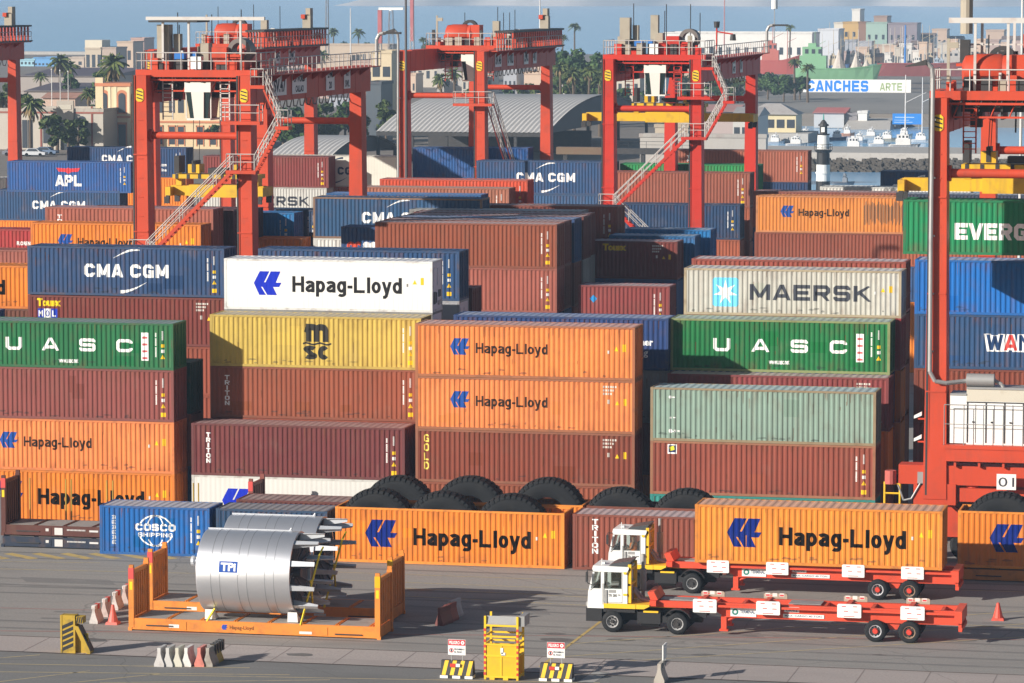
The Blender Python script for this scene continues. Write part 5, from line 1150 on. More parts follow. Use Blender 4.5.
def tractor(label, X, Y, driver=False):
    t = thing('terminal_tractor', label, 'terminal tractor', (X, Y, 0), 'white terminal tractors')
    b = MB(); b.box(.55, 5.55, .75, 1.0, .72, 1.05); b.box(.55, 5.55, 1.5, 1.75, .72, 1.05); b.box(0, .75, .05, 2.4, .5, 1.12); b.box(.8, 2.3, .1, 2.4, .95, 1.15)
    b.box(2.4, 3.5, .15, .75, .45, 1.0); b.cyl((2.55,.45,.5),(3.4,.45,.5),.22,n=10); b.box(3.6,4.05,.1,.2,.55,.85); b.box(1.0, 5.3, 1.02, 1.48, .45, .8)
    P = t; fr = b.build('chassis_frame', BLACK, P)
    b = MB(); b.box(.85, 2.35, -.02, 2.42, 1.15, 1.36); b.prism([(2.35,1.36),(2.35,1.15),(2.75,1.15),(3.0,1.28),(3.0,1.36)], 'y', .0, 2.4); b.box(2.75, 4.6, .55, 1.95, 1.16, 1.22); b.box(2.7,3.4,.1,.2,.98,1.06); b.build('yellow_step', YELLOW, P)
    # cab: sloping windscreen, offset to the driver's side
    b = MB(); y0, y1 = .05, 1.75
    b.prism([(.06,1.12),(.85,1.12),(.85,1.37),(1.95,1.37),(1.95,2.04),(.135,2.04),(.10,1.9)], 'y', y0, y1)
    b.prism([(.32,2.84),(1.95,2.84),(2.02,3.0),(2.02,3.08),(.34,3.12),(.30,2.98)], 'y', y0-.04, y1+.04); b.box(.06,.5,y1,2.38,1.12,1.6)
    for ya, yb in ((y0, y0+.07), (y1-.07, y1)):
        b.prism([(.135,2.04),(.22,2.04),(.41,2.84),(.32,2.84)], 'y', ya, yb); b.box(.70,.87,ya,yb,2.04,2.84); b.box(1.68,1.95,ya,yb,2.04,2.84)
    b.box(1.88,1.95,y0+.07,y1-.07,2.04,2.84)
    c = b.build('cab', CLEAN, P, color=(.78,.78,.76))
    b = MB(); b.prism([(.17,2.05),(.70,2.05),(.70,2.83),(.36,2.83)], 'y', y0+.02, y0+.035); b.box(.87,1.68,y0+.02,y0+.035,2.04,2.84); b.prism([(.17,2.05),(1.68,2.05),(1.68,2.83),(.36,2.83)], 'y', y1-.035, y1-.02)
    b.hexa([(.145,y0+.07,2.04),(.155,y0+.07,2.04),(.155,y1-.07,2.04),(.145,y1-.07,2.04)],[(.335,y0+.07,2.84),(.345,y0+.07,2.84),(.345,y1-.07,2.84),(.335,y1-.07,2.84)]); b.build('window', PANE, c)
    b = MB(); b.box(1.5,1.62,.3,.85,1.6,2.45); b.box(1.1,1.6,.3,.85,2.0,2.06); b.box(.3,.55,.2,1.5,2.0,2.2); b.cyl((.62,.55,2.2),(.72,.55,2.32),.2,n=12); b.build('seat', DARK, c)
    b = MB()
    for (x0, x1) in ((.84,.87),(1.69,1.72)): b.box(x0, x1, y0-.006, y0+.002, 1.4, 2.9)
    b.box(.84,1.72,y0-.006,y0+.002,1.4,1.43); b.box(1.5,1.6,y0-.03,y0,1.75,1.8); b.box(1.08,1.42,y0-.008,y0,1.86,2.0); b.build('door_trim', STEEL, c)
    b = MB(); b.box(1.78, 1.92, y0-.05, y0+.06, 2.75, 2.86); b.box(1.76,1.94,y0-.04,y0+.06,1.75,1.84); b.build('marker_lamp', YELLOW, c)
    b = MB(); b.hexa([(1.05,.15,3.12),(1.98,.15,3.12),(1.98,1.65,3.12),(1.05,1.65,3.12)],[(1.25,.15,3.22),(2.12,.15,3.36),(2.12,1.65,3.36),(1.25,1.65,3.22)]); b.build('roof_deflector', mat('dark_roof_sheet', (.06,.065,.07), .4) if 'dark_roof_sheet' not in bpy.data.materials else bpy.data.materials['dark_roof_sheet'], c)
    b = MB(); b.box(.62,.78,.6,.9,3.12,3.2); b.cyl((.7,.3,3.1),(.7,.3,3.42),.02,n=5); b.build('roof_beacon', WHITE, c)
    b = MB(); b.box(-.02,.08,.12,.42,1.2,1.38); b.box(-.02,.08,2.0,2.3,1.2,1.38); b.build('headlight', STEEL, c)
    b = MB(); b.tube([(.3,y0,2.9),(.12,y0-.32,2.95),(.12,y0-.32,2.35),(.28,y0,2.2)],.02,5); b.box(.06,.14,y0-.42,y0-.2,2.4,2.85); b.build('mirror', DARK, c)
    b = MB(); b.tube([(.2,y0-.02,1.95),(.5,y0-.04,2.3),(.62,y0-.03,2.7)],.012,4); b.box(.9,1.0,y0-.05,y0,1.2,2.0); b.tube([(.80,y0-.05,1.3),(.80,y0-.05,2.3)],.018,5); b.build('grab_rail', STEEL, c)
    b = MB(); b.cyl((2.3,2.2,1.2),(2.3,2.2,3.4),.09,n=10); b.cyl((2.3,2.2,1.7),(2.3,2.2,2.7),.16,n=10); b.build('exhaust_stack', STEEL, P)
    b = MB(); b.box(1.97, 2.12, .1, .25, 1.4, 3.2); b.box(1.97, 2.12, 1.5, 1.65, 1.4, 3.2); b.box(1.97,2.1,.1,1.65,2.2,2.3); b.box(1.97,2.1,.1,1.65,2.9,3.0); b.build('cab_guard', YELLOW, c)
    b = MB(); b.tube([(2.1,.9,1.9),(2.4,.9,1.5),(2.8,.95,1.38),(3.2,1.0,1.45)],.08,8); b.tube([(2.1,1.1,2.0),(2.5,1.1,1.5),(3.2,1.1,1.4)],.06,8); b.build('air_hose', STEEL, P)
    b = MB()
    for i in range(7):
        a0, a1 = R(25+i*18), R(25+(i+1)*18); cx, cz, rr = 4.31, .51, .66
        b.hexa([(cx+rr*math.cos(a0),.0,cz+rr*math.sin(a0)),(cx+rr*math.cos(a1),.0,cz+rr*math.sin(a1)),(cx+rr*math.cos(a1),.62,cz+rr*math.sin(a1)),(cx+rr*math.cos(a0),.62,cz+rr*math.sin(a0))],[(cx+(rr+.04)*math.cos(a0),.0,cz+(rr+.04)*math.sin(a0)),(cx+(rr+.04)*math.cos(a1),.0,cz+(rr+.04)*math.sin(a1)),(cx+(rr+.04)*math.cos(a1),.62,cz+(rr+.04)*math.sin(a1)),(cx+(rr+.04)*math.cos(a0),.62,cz+(rr+.04)*math.sin(a0))])
    b.build('mudguard', BLACK, P)
    k = Ink(); k.text('TR 205', 1.06, 1.68, .12, w=.4, bold=.03) ; link('lettering', k.mesh('lettering', flat=y0, proud=.009), c, color=(.1,.1,.1))
    wheel(t, 1.25, .17, (.42,.42,.42), dark=.10); wheel(t, 1.25, 2.3, (.42,.42,.42), outer=1, dark=.10)
    for y, s in ((.16,-1),(.48,-1),(1.97,1),(2.3,1)): wheel(t, 4.31, y, (.42,.42,.42), outer=s, dark=.215)
    return t
def trailer(label, X, Y):
    t = thing('container_trailer', label, 'container trailer', (X, Y, 0), 'red container trailers'); c = TRED
    b = MB()
    for y in (.36, 1.88):
        b.box(3.05, 6.0, y, y+.22, 1.22, 1.52); b.prism([(5.9,1.22),(6.5,.86),(17.3,.86),(17.3,1.50),(5.9,1.52)], 'y', y, y+.22)
    for x in (5.9, 7.2, 9.6, 11.0, 13.2, 16.4): b.box(x, x+.16, .58, 1.88, 1.1, 1.48)
    fr = b.build('main_frame', PAINT, t, color=c)
    b = MB()
    for x in (5.2, 8.2, 12.0, 14.9): b.box(x, x+.22, .05, 2.43, 1.40, 1.56)
    b.box(3.0, 3.3, .05, 2.43, 1.3, 1.56); b.box(17.1, 17.45, .02, 2.45, 1.0, 1.56); b.box(17.3, 17.46, .05, 2.4, .62, .80)
    for y in (.15, 2.2): b.box(17.28, 17.42, y, y+.14, .62, 1.1)
    for y in (.05, 2.33): b.box(5.2, 17.2, y, y+.10, 1.36, 1.46)
    b.prism([(3.0,1.56),(3.35,1.56),(3.15,1.95),(2.85,1.90)], 'y', .3, 2.15)
    b.build('cross_beam', PAINT, t, color=c)
    b = MB(); b.box(9.4, 10.9, .7, 1.8, 1.52, 1.55); b.box(3.4, 5.0, .86, 1.6, 1.46, 1.53); b.build('deck_plate', STEEL, t)
    for i, x in enumerate((5.05, 8.0, 11.75, 14.65)):
        for y, s in ((-.02, 0), (2.32, 1)):
            b = MB(); b.prism([(x,1.12),(x+.05,1.1),(x+1.05,1.1),(x+1.1,1.12),(x+1.1,1.68),(x+1.05,1.72),(x+.05,1.72),(x,1.68)], 'y', y, y+.14)
            g = b.build('corner_guide', WHITE if not s else mat('weathered_guide', (.40,.32,.24), .7, dirt=.4) if 'weathered_guide' not in bpy.data.materials or not s else bpy.data.materials['weathered_guide'], t)
            k = Ink()
            for (u, v) in ((.2,.60),(.72,.60),(.3,.38),(.75,.36)): k.rect(x+u, x+u+.2, 1.0+v, 1.0+v+.04)
            k.rect(x+.3, x+.8, 1.15, 1.18)
            link('marking', k.mesh('marking', flat=y, proud=.004), g, color=(.6,.1,.09))
            if s:
                k = Ink(); [k.rect(x+.08+.33*j, x+.3+.33*j, 1.58, 1.74) for j in range(3)]; link('marking', k.mesh('marking', flat=y, proud=.006), g, color=(.7,.66,.62))
                k = Ink(); k.rect(x+.1, x+.28, 1.6, 1.68); k.rect(x+.76, x+.94, 1.6, 1.68); link('marking', k.mesh('marking', flat=y, proud=.008), g, color=(.6,.06,.06))
    for y in (.4, 1.9):
        b = MB(); b.box(6.3, 6.55, y, y+.22, .28, 1.25); b.box(6.22, 6.63, y-.05, y+.27, .2, .28); b.tube([(6.6,y+.1,.7),(7.3,y+.1,1.0)],.05); b.build('landing_leg', PAINT, t, color=c)
    b = MB(); b.prism([(13.9,.95),(14.1,.55),(14.45,.55),(14.65,.95)], 'y', .5, .72); b.prism([(13.9,.95),(14.1,.55),(14.45,.55),(14.65,.95)], 'y', 1.75, 1.97); b.box(13.4,13.6,.2,2.25,.42,.6); b.box(14.95,15.15,.2,2.25,.42,.6); b.box(12.9,15.6,.52,.7,.86,1.0); b.build('bogie', PAINT, t, color=c)
    for j, x in enumerate((13.5, 15.05)):
        for y, s in ((.18,-1),(.50,-1),(1.96,1),(2.28,1)):
            w = wheel(t, x, y, (.5,.5,.52) if j == 0 else (.28,.20,.14), outer=s)
            if s < 0 and y < .3: b = MB(); b.cyl((0,-.05,0),(0,-.2,0),.15,.11,12); b.build('hub', RED, w)
    b = MB(); b.box(6.75, 7.95, .325, .36, .92, 1.34); b.box(9.25, 9.95, .325, .36, 1.2, 1.44); b.box(9.2, 11.1, .325, .36, .95, 1.12); pl = b.build('name_plate', WHITE, t)
    k = Ink(); k.text('TERMINAL', 7.2, 1.08, .14, w=.7, bold=.03); k.text('CK-02', 9.32, 1.25, .14, w=.55, bold=.03); k.text('MAX. CARGO 40 TON', 9.28, 1.0, .08, w=1.7, bold=.02); link('lettering', k.mesh('lettering', flat=.325, proud=.003), pl, color=(.06,.09,.16))
    k = Ink(); k.ring(6.97, 1.13, .15, .15, .08); link('logo', k.mesh('logo', flat=.325, proud=.003), pl, color=(.03,.2,.16))
    return t
xa = gz(614, 631).x-1.25
tractor('white terminal tractor in front, pulling the empty red trailer', xa, 170.05); trailer('empty red container trailer behind the front tractor', xa, 170.05)
xb = xa-1.33
tractor('white terminal tractor with a driver, pulling the loaded trailer', xb, 181.9); trailer('red trailer carrying the big orange container', xb, 181.9)
p = at(695, 500.9, 181.9); container(p.x, 181.9, 1.575, (.78,.265,.035), 'orange container with big black lettering loaded on the red trailer', mark='hl_big', codes=4, group='container on the trailer', roof=(.60,.33,.22))
# the driver: a seated figure seen through the side window
VEST = mat('orange_vest', (.80,.20,.03), .8); SKIN = mat('skin', (.33,.19,.13), .6)
me = bpy.data.meshes.new('person'); V = [(0,0,0),(0,0,.25),(0,0,.48),(0,0,.60),(-.02,0,.72),(-.02,0,.82),(0,-.20,.47),(-.10,-.24,.22),(-.34,-.14,.22),(0,.20,.47),(-.10,.24,.22),(-.34,.14,.22),(-.40,-.1,.02),(-.42,-.1,-.36),(-.40,.1,.02),(-.42,.1,-.36)]
E_ = [(0,1),(1,2),(2,3),(3,4),(4,5),(2,6),(6,7),(7,8),(2,9),(9,10),(10,11),(0,12),(12,13),(0,14),(14,15)]
me.from_pydata(V, E_, []); o = bpy.data.objects.new('person', me); col.objects.link(o); me.materials.append(SKIN)
sk = o.modifiers.new('skin', 'SKIN'); o.modifiers.new('sub', 'SUBSURF').levels = 1
for i, r in enumerate((.16,.15,.17,.06,.10,.09,.07,.055,.045,.07,.055,.045,.09,.06,.09,.06)): me.skin_vertices[0].data[i].radius = (r, r)
me.skin_vertices[0].data[0].use_root = True
o.location = (xb+1.30, 181.9+.36, 1.92); tag(o, 'driver in an orange vest seated at the wheel of the rear tractor', 'person')
b = MB(); b.lathe([(-.05,.17),(.1,.185),(.3,.20),(.42,.20),(.50,.14)], (0,0,0), (0,0,1), 14); b.build('vest', VEST, o, smooth=True)
b = MB(); b.lathe([(.80,.11),(.85,.115),(.90,.09),(.93,.02)], (-.02,0,0), (0,0,1), 12); b.build('cap', VEST, o, smooth=True)

# ------------------------------------------------------------------ barriers, cones, signs and the cage on the quay
BW = (.62,.60,.57)
def barrier_mesh(L=1.5, h=.88, w=.42, along='y'):
    b = MB(); pr = [(-w/2,0),(w/2,0),(w/2,.12),(w*.26,.40),(w*.15,h*.72),(w*.17,h),(-w*.17,h),(-w*.15,h*.72),(-w*.26,.40),(-w/2,.12)]
    b.prism(pr, along if along == 'y' else 'x', 0, L); 
    return b.mesh('traffic_barrier', FRAME)
BM = barrier_mesh(.95, .84, .46); 
for i, (px, c, lb) in enumerate(((159,(.50,.48,.46),'grey white traffic barrier at the left end of the row on the rail strip'),(167.5,(.48,.47,.45),'pale grey traffic barrier second in the row on the rail strip'),(177,(.55,.53,.44),'cream traffic barrier in the row on the rail strip'),
        (186,(.66,.64,.60),'clean white traffic barrier in the row on the rail strip'),(199,(.62,.20,.16),'pink red traffic barrier in the row on the rail strip'),(207.5,(.34,.31,.27),'dirty brown grey traffic barrier at the right end of the row'),(212.5,(.42,.30,.05),'yellow and black traffic barrier behind the dirty one at the row end'))):
    p = gz(px, 667 if i < 6 else 664); o = link('traffic_barrier', BM, None, (p.x, p.y, SW), c); tag(o, lb, 'barrier', 'traffic barriers in a row')
    if i == 6:
        b = MB()
        for k in range(4): b.box(-.13,.13,.1+k*.38,.28+k*.38,.4,.885)
        b.build('black_stripe', BLACK, o)
BM2 = barrier_mesh(1.15, .85, .40)
p0, p1_ = gz(93.5, 624), gz(128, 601)
for i in range(4):
    q = p0.lerp(p1_, i/3.4); o = link('traffic_barrier', BM2, None, (q.x, q.y, .004), ((.60,.56,.53),(.52,.42,.39),(.58,.52,.49),(.50,.40,.37))[i]); o.rotation_euler.z = -math.atan2(p1_.x-p0.x, p1_.y-p0.y)
    tag(o, ('nearest white traffic barrier of the chain left of the flat rack','speckled pink traffic barrier second in the chain by the flat rack','white topped traffic barrier third in the chain by the flat rack','rearmost traffic barrier of the chain, touching the flat rack')[i], 'barrier', 'traffic barriers left of the flat rack')
    b = MB(); b.box(-.09,.09,.02,.3,.70,.86); b.build('white_band', WHITE, o); b = MB(); b.box(-.088,.088,.55,.85,.62,.858); b.build('red_band', RED, o)
def cone(px, py, lb, c=(.58,.13,.10), s=1.0):
    p = gz(px, py); b = MB(); b.hexa([(-.3,-.3,0),(.3,-.3,0),(.3,.3,0),(-.3,.3,0)],[(-.26,-.26,.12),(.26,-.26,.12),(.26,.26,.12),(-.26,.26,.12)]); b.lathe([(.12,.25),(.6,.12),(.9*s,.07),(.92*s,.05)], (0,0,0), (0,0,1), 12)
    tag(b.build('traffic_cone', FRAME, None, (p.x, p.y, .004), c), lb, 'cone')
cone(113, 624, 'faded pink cone beside the white barriers at left'); cone(998, 620, 'red cone on the asphalt at right, alone', (.60,.07,.04), .9)
for px, py, c, lb in ((439,626,(.16,.045,.04),'dark red traffic barrier right of the flat racks'),(445,623,(.22,.06,.05),'brownish red traffic barrier between the dark red and the grey one'),(449.5,619,(.38,.38,.40),'grey traffic barrier behind the dark red ones')):
    p = gz(px, py); o = link('traffic_barrier', BM2, None, (p.x, p.y, .004), c, R(-12)); tag(o, lb, 'barrier', 'traffic barriers right of the flat racks')
# striped barriers with signs
def sign_barrier(px, py, lb, lines):
    p = gz(px, py); t = thing('sign_barrier', lb, 'sign barrier', (p.x, p.y, SW), 'striped barriers with warning signs'); L = 1.42
    b = MB(); b.prism([(0,0),(.55,0),(.55,.14),(.40,.75),(.15,.75),(0,.14)], 'x', 0, L); bd = b.build('barrier_body', DARK, t)
    b = MB()
    for i in range(4):
        x = .05+i*.36; b.hexa([(x,-.005,.14),(x+.17,-.005,.14),(x+.17,.0,.14),(x,.0,.14)],[(x+.12,.143,.752),(x+.29,.143,.752),(x+.29,.2,.752),(x+.12,.2,.752)])
    b.build('yellow_stripe', YELLOW, bd); b = MB()
    for x in (0, .55, 1.1): b.box(x-.02, x+.33, -.03, .58, 0, .12)
    b.build('foot', WHITE, bd)
    b = MB(); b.box(.42,.47,.2,.25,.7,1.15); b.box(.92,.97,.2,.25,.7,1.15); b.build('post', STEEL, t)
    b = MB(); b.box(.30, 1.08, .16, .2, 1.0, 1.68); s = b.build('sign_panel', WHITE, t)
    k = Ink(); k.rect(.31, 1.07, 1.42, 1.67); k.ring(.45, 1.2, .1, .1, .03); link('sign_header', k.mesh('sign_header', flat=.16, proud=.004), s, color=(.55,.05,.06))
    k = Ink(); k.text('PELIGRO', .36, 1.48, .13, w=.46, bold=.03); k.ring(.95, 1.545, .08, .08, .05); link('lettering', k.mesh('lettering', flat=.16, proud=.008), s, color=LWHITE)
    k = Ink(); k.text('PROHIBIDO', .58, 1.22, .07, w=.45, bold=.02); k.text('EL PASO', .58, 1.1, .07, w=.35, bold=.02); k.rect(.42,.48,1.14,1.26); link('lettering', k.mesh('lettering', flat=.16, proud=.008), s, color=(.08,.08,.1))
    b = MB(); b.box(.42,.66,.0,.06,.5,.64); b.build('red_lamp', RED, bd); b = MB(); b.box(.68,.86,.0,.06,.5,.64); b.build('reflector', WHITE, bd)
sign_barrier(440.5, 678, 'yellow and black striped barrier with warning sign left of the yellow cage', 0)
sign_barrier(539.5, 681, 'yellow and black striped barrier with warning sign right of the yellow cage', 0)
p = gz(659, 683.5); t = thing('sign_barrier', 'grey concrete barrier with its sign seen edge on, at the bottom of the picture', 'sign barrier', (p.x, p.y, SW))
link('barrier_body', BM, t, color=(.42,.38,.33)); b = MB(); b.cyl((.1,.4,.6),(.1,.4,1.0),.025,n=6); b.cyl((.1,1.0,.6),(.1,1.0,1.0),.025,n=6); b.build('post', STEEL, t); b = MB(); b.box(.08,.13,.3,1.15,.95,1.6); b.build('sign_panel', WHITE, t)
# yellow access cage
p = gz(484, 679.5); W_, D_, H_ = 1.52, 1.25, 2.78
t = thing('access_cage', 'yellow steel access cage with two-storey frame on the rail strip', 'access cage', (p.x, p.y, SW), None); cy = (.74,.46,.01)
b = MB()
for x in (0, W_-.09):
    for y in (0, D_-.09): b.box(x, x+.09, y, y+.09, 0, H_)
for z in (.09, 1.0, 1.5, 1.85, 2.33): b.box(.09, W_-.09, 0, .07, z, z+.08); b.box(.09, W_-.09, D_-.07, D_, z, z+.08); b.box(0,.07,.09,D_-.09,z,z+.08); b.box(W_-.07,W_,.09,D_-.09,z,z+.08)
for x in (.35, .95): b.box(x-.1,x+.12,-.02,D_,0,.1)
b.box(W_*.5-.03,W_*.5+.03,.005,.06,.1,1.5); fr = b.build('frame', YELLOW, t)
b = MB(); b.box(.09, W_-.09, .03, .05, .17, 1.5); b.box(.09, W_-.09, D_-.05, D_-.03, .17, 1.4); b.build('side_panel', mat('yellow_panel', (.72,.43,.015), .5, dirt=.3, dirt_col=(.3,.2,.05)), t)
b = MB(); b.box(.0, W_, .03, D_, 2.41, 2.44); b.hexa([(.05,.06,2.44),(W_-.05,.06,2.44),(W_-.05,.09,2.44),(.05,.09,2.44)],[(.1,.1,2.78),(W_-.1,.1,2.78),(W_-.1,.13,2.78),(.1,.13,2.78)]); b.box(W_-.02,W_+.25,.1,D_-.1,2.35,2.8); b.build('mesh_panel', STEEL, t)
b = MB()
for x in (-.012, W_-.085):
    for i in range(9): b.box(x, x+.095, -.012, .02, .2+i*.24, .32+i*.24)
b.build('red_stripe', RED, fr); b = MB(); b.box(W_*.48,W_*.56,-.0,.02,1.15,1.4); b.box(W_*.5,W_*.62,-.0,.021,1.05,1.2); b.build('notice', WHITE, t)
# striped rail end stop
p = gz(60.5, 653); t = thing('rail_end_stop', 'yellow and black striped end stop on the crane rail at left', 'end stop', (p.x, p.y, SW)); zz = 1.72
b = MB(); b.box(0,.08,0,.5,0,zz); b.box(.62,.70,0,.5,0,zz); b.box(.08,.62,.02,.05,0,zz); b.box(.08,.62,.45,.48,0,zz); b.box(.1,.6,.05,.45,zz-.08,zz); b.prism([(.70,zz-.45),(.70,zz-.62),(1.25,0),(1.4,0),(1.4,.12),(.85,zz-.5)], 'y', .0, .5); b.box(.70,1.25,.2,.24,0,.9); b.box(.72,1.05,.05,.5,zz-.35,zz-.05); b.build('stop_frame', mat('grimy_yellow', (.42,.27,.02), .6, dirt=.7, dirt_col=(.10,.08,.03), scale=2), t)
b = MB()
for i in range(7):
    z = .08+i*.25
    if z+.40 < zz: b.hexa([(.09,.012,z),(.09,.012,z+.16),(.09,.018,z+.16),(.09,.018,z)],[(.61,.012,z+.24),(.61,.012,z+.40),(.61,.018,z+.40),(.61,.018,z+.24)])
for i in range(3): b.hexa([(.74+i*.1,.04,zz-.34),(.80+i*.1,.04,zz-.34),(.80+i*.1,.05,zz-.34),(.74+i*.1,.05,zz-.34)],[(.80+i*.1,.04,zz-.06),(.86+i*.1,.04,zz-.06),(.86+i*.1,.05,zz-.06),(.80+i*.1,.05,zz-.06)])
b.prism([(.86,zz-.49),(1.41,.12),(1.43,.14),(.88,zz-.47)], 'y', .0, .5); b.build('black_stripe', BLACK, t)
# lane guard posts behind the ground row
OCHRE = mat('faded_ochre_paint', (.45,.30,.05), .7, dirt=.4)
for i, px in enumerate((30,66,71.5,107,113,193.5,198.5)):
    p = at(px, 500, 195.6); b = MB(); b.cyl((0,0,0),(0,0,2.9),.042,n=8); b.box(-.2,.2,-.2,.2,0,.04); o = b.build('guard_post', OCHRE, None, (p.x, 195.6, .004)); tag(o, ('thin yellow guard post beside the brown flat rack wall','left yellow guard post of the middle pair','right yellow guard post of the middle pair','left yellow guard post of the pair by the short blue globe container','right yellow guard post of the pair by the short blue globe container','left yellow guard post in front of the off-white container','right yellow guard post in front of the off-white container')[i], 'guard post', 'yellow guard posts along the crane lane')
p = at(893, 500, 196); t = thing('lane_guard', 'small yellow frame with red cap left of the near gantry base', 'guard frame', (p.x-.35, 195.2, .004)); b = MB()
for x in (0,.8): b.cyl((x,0,0),(x,0,4.1),.06,n=6)
for z in (2.9,3.5,4.0): b.cyl((0,0,z),(.8,0,z),.05,n=6)
b.build('frame', YELLOW, t); b = MB(); b.cyl((.3,0,4.0),(.3,0,4.7),.3,n=12); b.build('cap', PAINT, t, color=(.5,.12,.1))
# ------------------------------------------------------------------ beyond the yard: town, port sheds, trees and boats
def gy(y, z=0.0): return (CAM_H - z)*FPX/(y + 14.9)          # depth of a point that far down the picture
WIN = mat('window_glass', (.05,.06,.075), .25)
def win(par, x0, x1, y, z0, z1, m=None, arch=False):
    b = MB(); xm = (x0+x1)/2
    if arch:
        r = (x1-x0)/2; pts = [(x0,z0),(x1,z0),(x1,z1-r)] + [(xm+r*math.cos(R(a)), z1-r+r*math.sin(R(a))) for a in range(20,180,20)] + [(x0,z1-r)]
        b.prism(pts, 'y', y-.06, y+.1)
    else: b.box(x0, x1, y-.06, y+.1, z0, z1)
    return b.build('window', m or WIN, par)
def house(label, x0, x1, ytop, Y, c, depth=9, z0=0.0, roof='flat', rc=(.25,.22,.2), wins=(), cat='house', name='house', group=None, rise=2.2, body='wall', trim=None):
    """px extents of the front; wins: (n, f0, f1, z0, z1, arch) with z as a fraction of the height"""
    X0 = at(x0, ytop, Y).x; X1 = at(x1, ytop, Y).x; zt = at((x0+x1)/2, ytop, Y).z; zw = zt - (rise if roof in ('hip','gable','shed') else 0)
    t = thing(name, label, cat, (X0, Y, z0), group); W = X1-X0; H = zw-z0
    b = MB(); b.box(0, W, 0, depth, -.5, H); w = b.build(body, CLEAN, t, color=c)
    b = MB()
    if roof == 'flat': b.box(-.15, W+.15, -.15, .2, H-.1, H+.5); b.box(-.15, W+.15, depth-.2, depth+.15, H-.1, H+.5); b.box(-.15,.2,.2,depth-.2,H-.1,H+.5); b.box(W-.2,W+.15,.2,depth-.2,H-.1,H+.5); b.box(.2,W-.2,.2,depth-.2,H,H+.1)
    elif roof == 'gable': b.prism([(-.5,H-.1),(depth/2,H+rise),(depth+.5,H-.1)], 'x', -.4, W+.4)
    elif roof == 'hip': b.hexa([(-.6,-.6,H),(W+.6,-.6,H),(W+.6,depth+.6,H),(-.6,depth+.6,H)],[(W*.35,depth*.45,H+rise),(W*.65,depth*.45,H+rise),(W*.65,depth*.55,H+rise),(W*.35,depth*.55,H+rise)])
    elif roof == 'shed': b.prism([(-.5,H-.1),(depth+.5,H+rise),(depth+.5,H-.1)], 'x', -.4, W+.4)
    b.build('roof', PAINT, t, color=rc if roof != 'flat' else tuple(v*.9 for v in c))
    if trim:
        b = MB()
        for f in trim[1]: b.box(-.05, W+.05, -.12, 0, H*f, H*f+.35)
        b.build('cornice', CLEAN, t, color=trim[0])
    for (n, f0, f1, a, e, arch) in wins:
        p = W/n
        for i in range(n): win(t, p*(i+f0), p*(i+f1), 0, H*a, H*e, arch=arch)
    return t
# trees
BARK = mat('tree_bark', (.11,.08,.055), .9)
def leafmat(name, c0, c1):
    m = bpy.data.materials.new(name); m.use_nodes = True; n = m.node_tree; p = n.nodes['Principled BSDF']; p.inputs['Roughness'].default_value = .7; p.inputs['Specular IOR Level'].default_value = .2
    g = n.nodes.new('ShaderNodeNewGeometry'); x = n.nodes.new('ShaderNodeMix'); x.data_type = 'RGBA'; x.inputs['A'].default_value = (*c0,1); x.inputs['B'].default_value = (*c1,1)
    n.links.new(g.outputs['Random Per Island'], x.inputs['Factor']); n.links.new(x.outputs['Result'], p.inputs['Base Color']); return m
LEAF = leafmat('foliage', (.035,.065,.018), (.10,.13,.04)); LEAFD = leafmat('dark_foliage', (.028,.068,.020), (.075,.125,.035)); PALML = leafmat('palm_fronds', (.04,.07,.02), (.12,.14,.04)); DEADL = leafmat('dry_fronds', (.16,.11,.05), (.26,.19,.09))
def tree(label, px, ytop, ybase, wpx, Y=None, m=None, n=900, group=None, lumps=7, seed=0):
    Y = Y or gy(ybase); p = at(px, ytop, Y); H = p.z; W = wpx/scale_at(Y); r = random.Random(int(px*13+ytop*7+seed))
    t = thing('tree', label, 'tree', (p.x, Y, 0), group)
    b = MB(); b.cyl((0,0,0),(0,0,H*.45),.28,.18,7)
    for i in range(5): a = i*1.3; b.cyl((0,0,H*(.25+.05*i)),(math.cos(a)*W*.3,math.sin(a)*W*.3,H*(.55+.06*i)),.12,.05,5)
    b.build('trunk', BARK, t)
    b = MB(); L = [(r.uniform(-.36,.36)*W, r.uniform(-.36,.36)*W, H*r.uniform(.26,.86), r.uniform(.09,.21)) for _ in range(lumps*2)] + [(0,0,H*.84,.2)]
    for i in range(int(n*1.5)):
        cx, cy, cz, rr = L[r.randrange(len(L))]; v = Vector((r.gauss(0,1), r.gauss(0,1), r.gauss(0,1))).normalized()*(abs(r.gauss(.72,.3)))
        q = Vector((cx+v.x*rr*W, cy+v.y*rr*W, min(H, cz+v.z*rr*min(W,H)*.8))); s = r.uniform(.24,.55)
        a = Vector((r.gauss(0,1), r.gauss(0,1), r.gauss(0,.6))).normalized(); c = a.cross(v if v.length > .1 else Vector((0,0,1))).normalized()
        b.face([q-a*s-c*s*.6, q+a*s-c*s*.6, q+a*s+c*s*.6, q-a*s+c*s*.6])
    b.build('crown', m or LEAF, t); return t
def scale_at(Y): return FPX/(Y*math.cos(YAW)*math.cos(PITCH)/math.cos(YAW)**2*1.0)
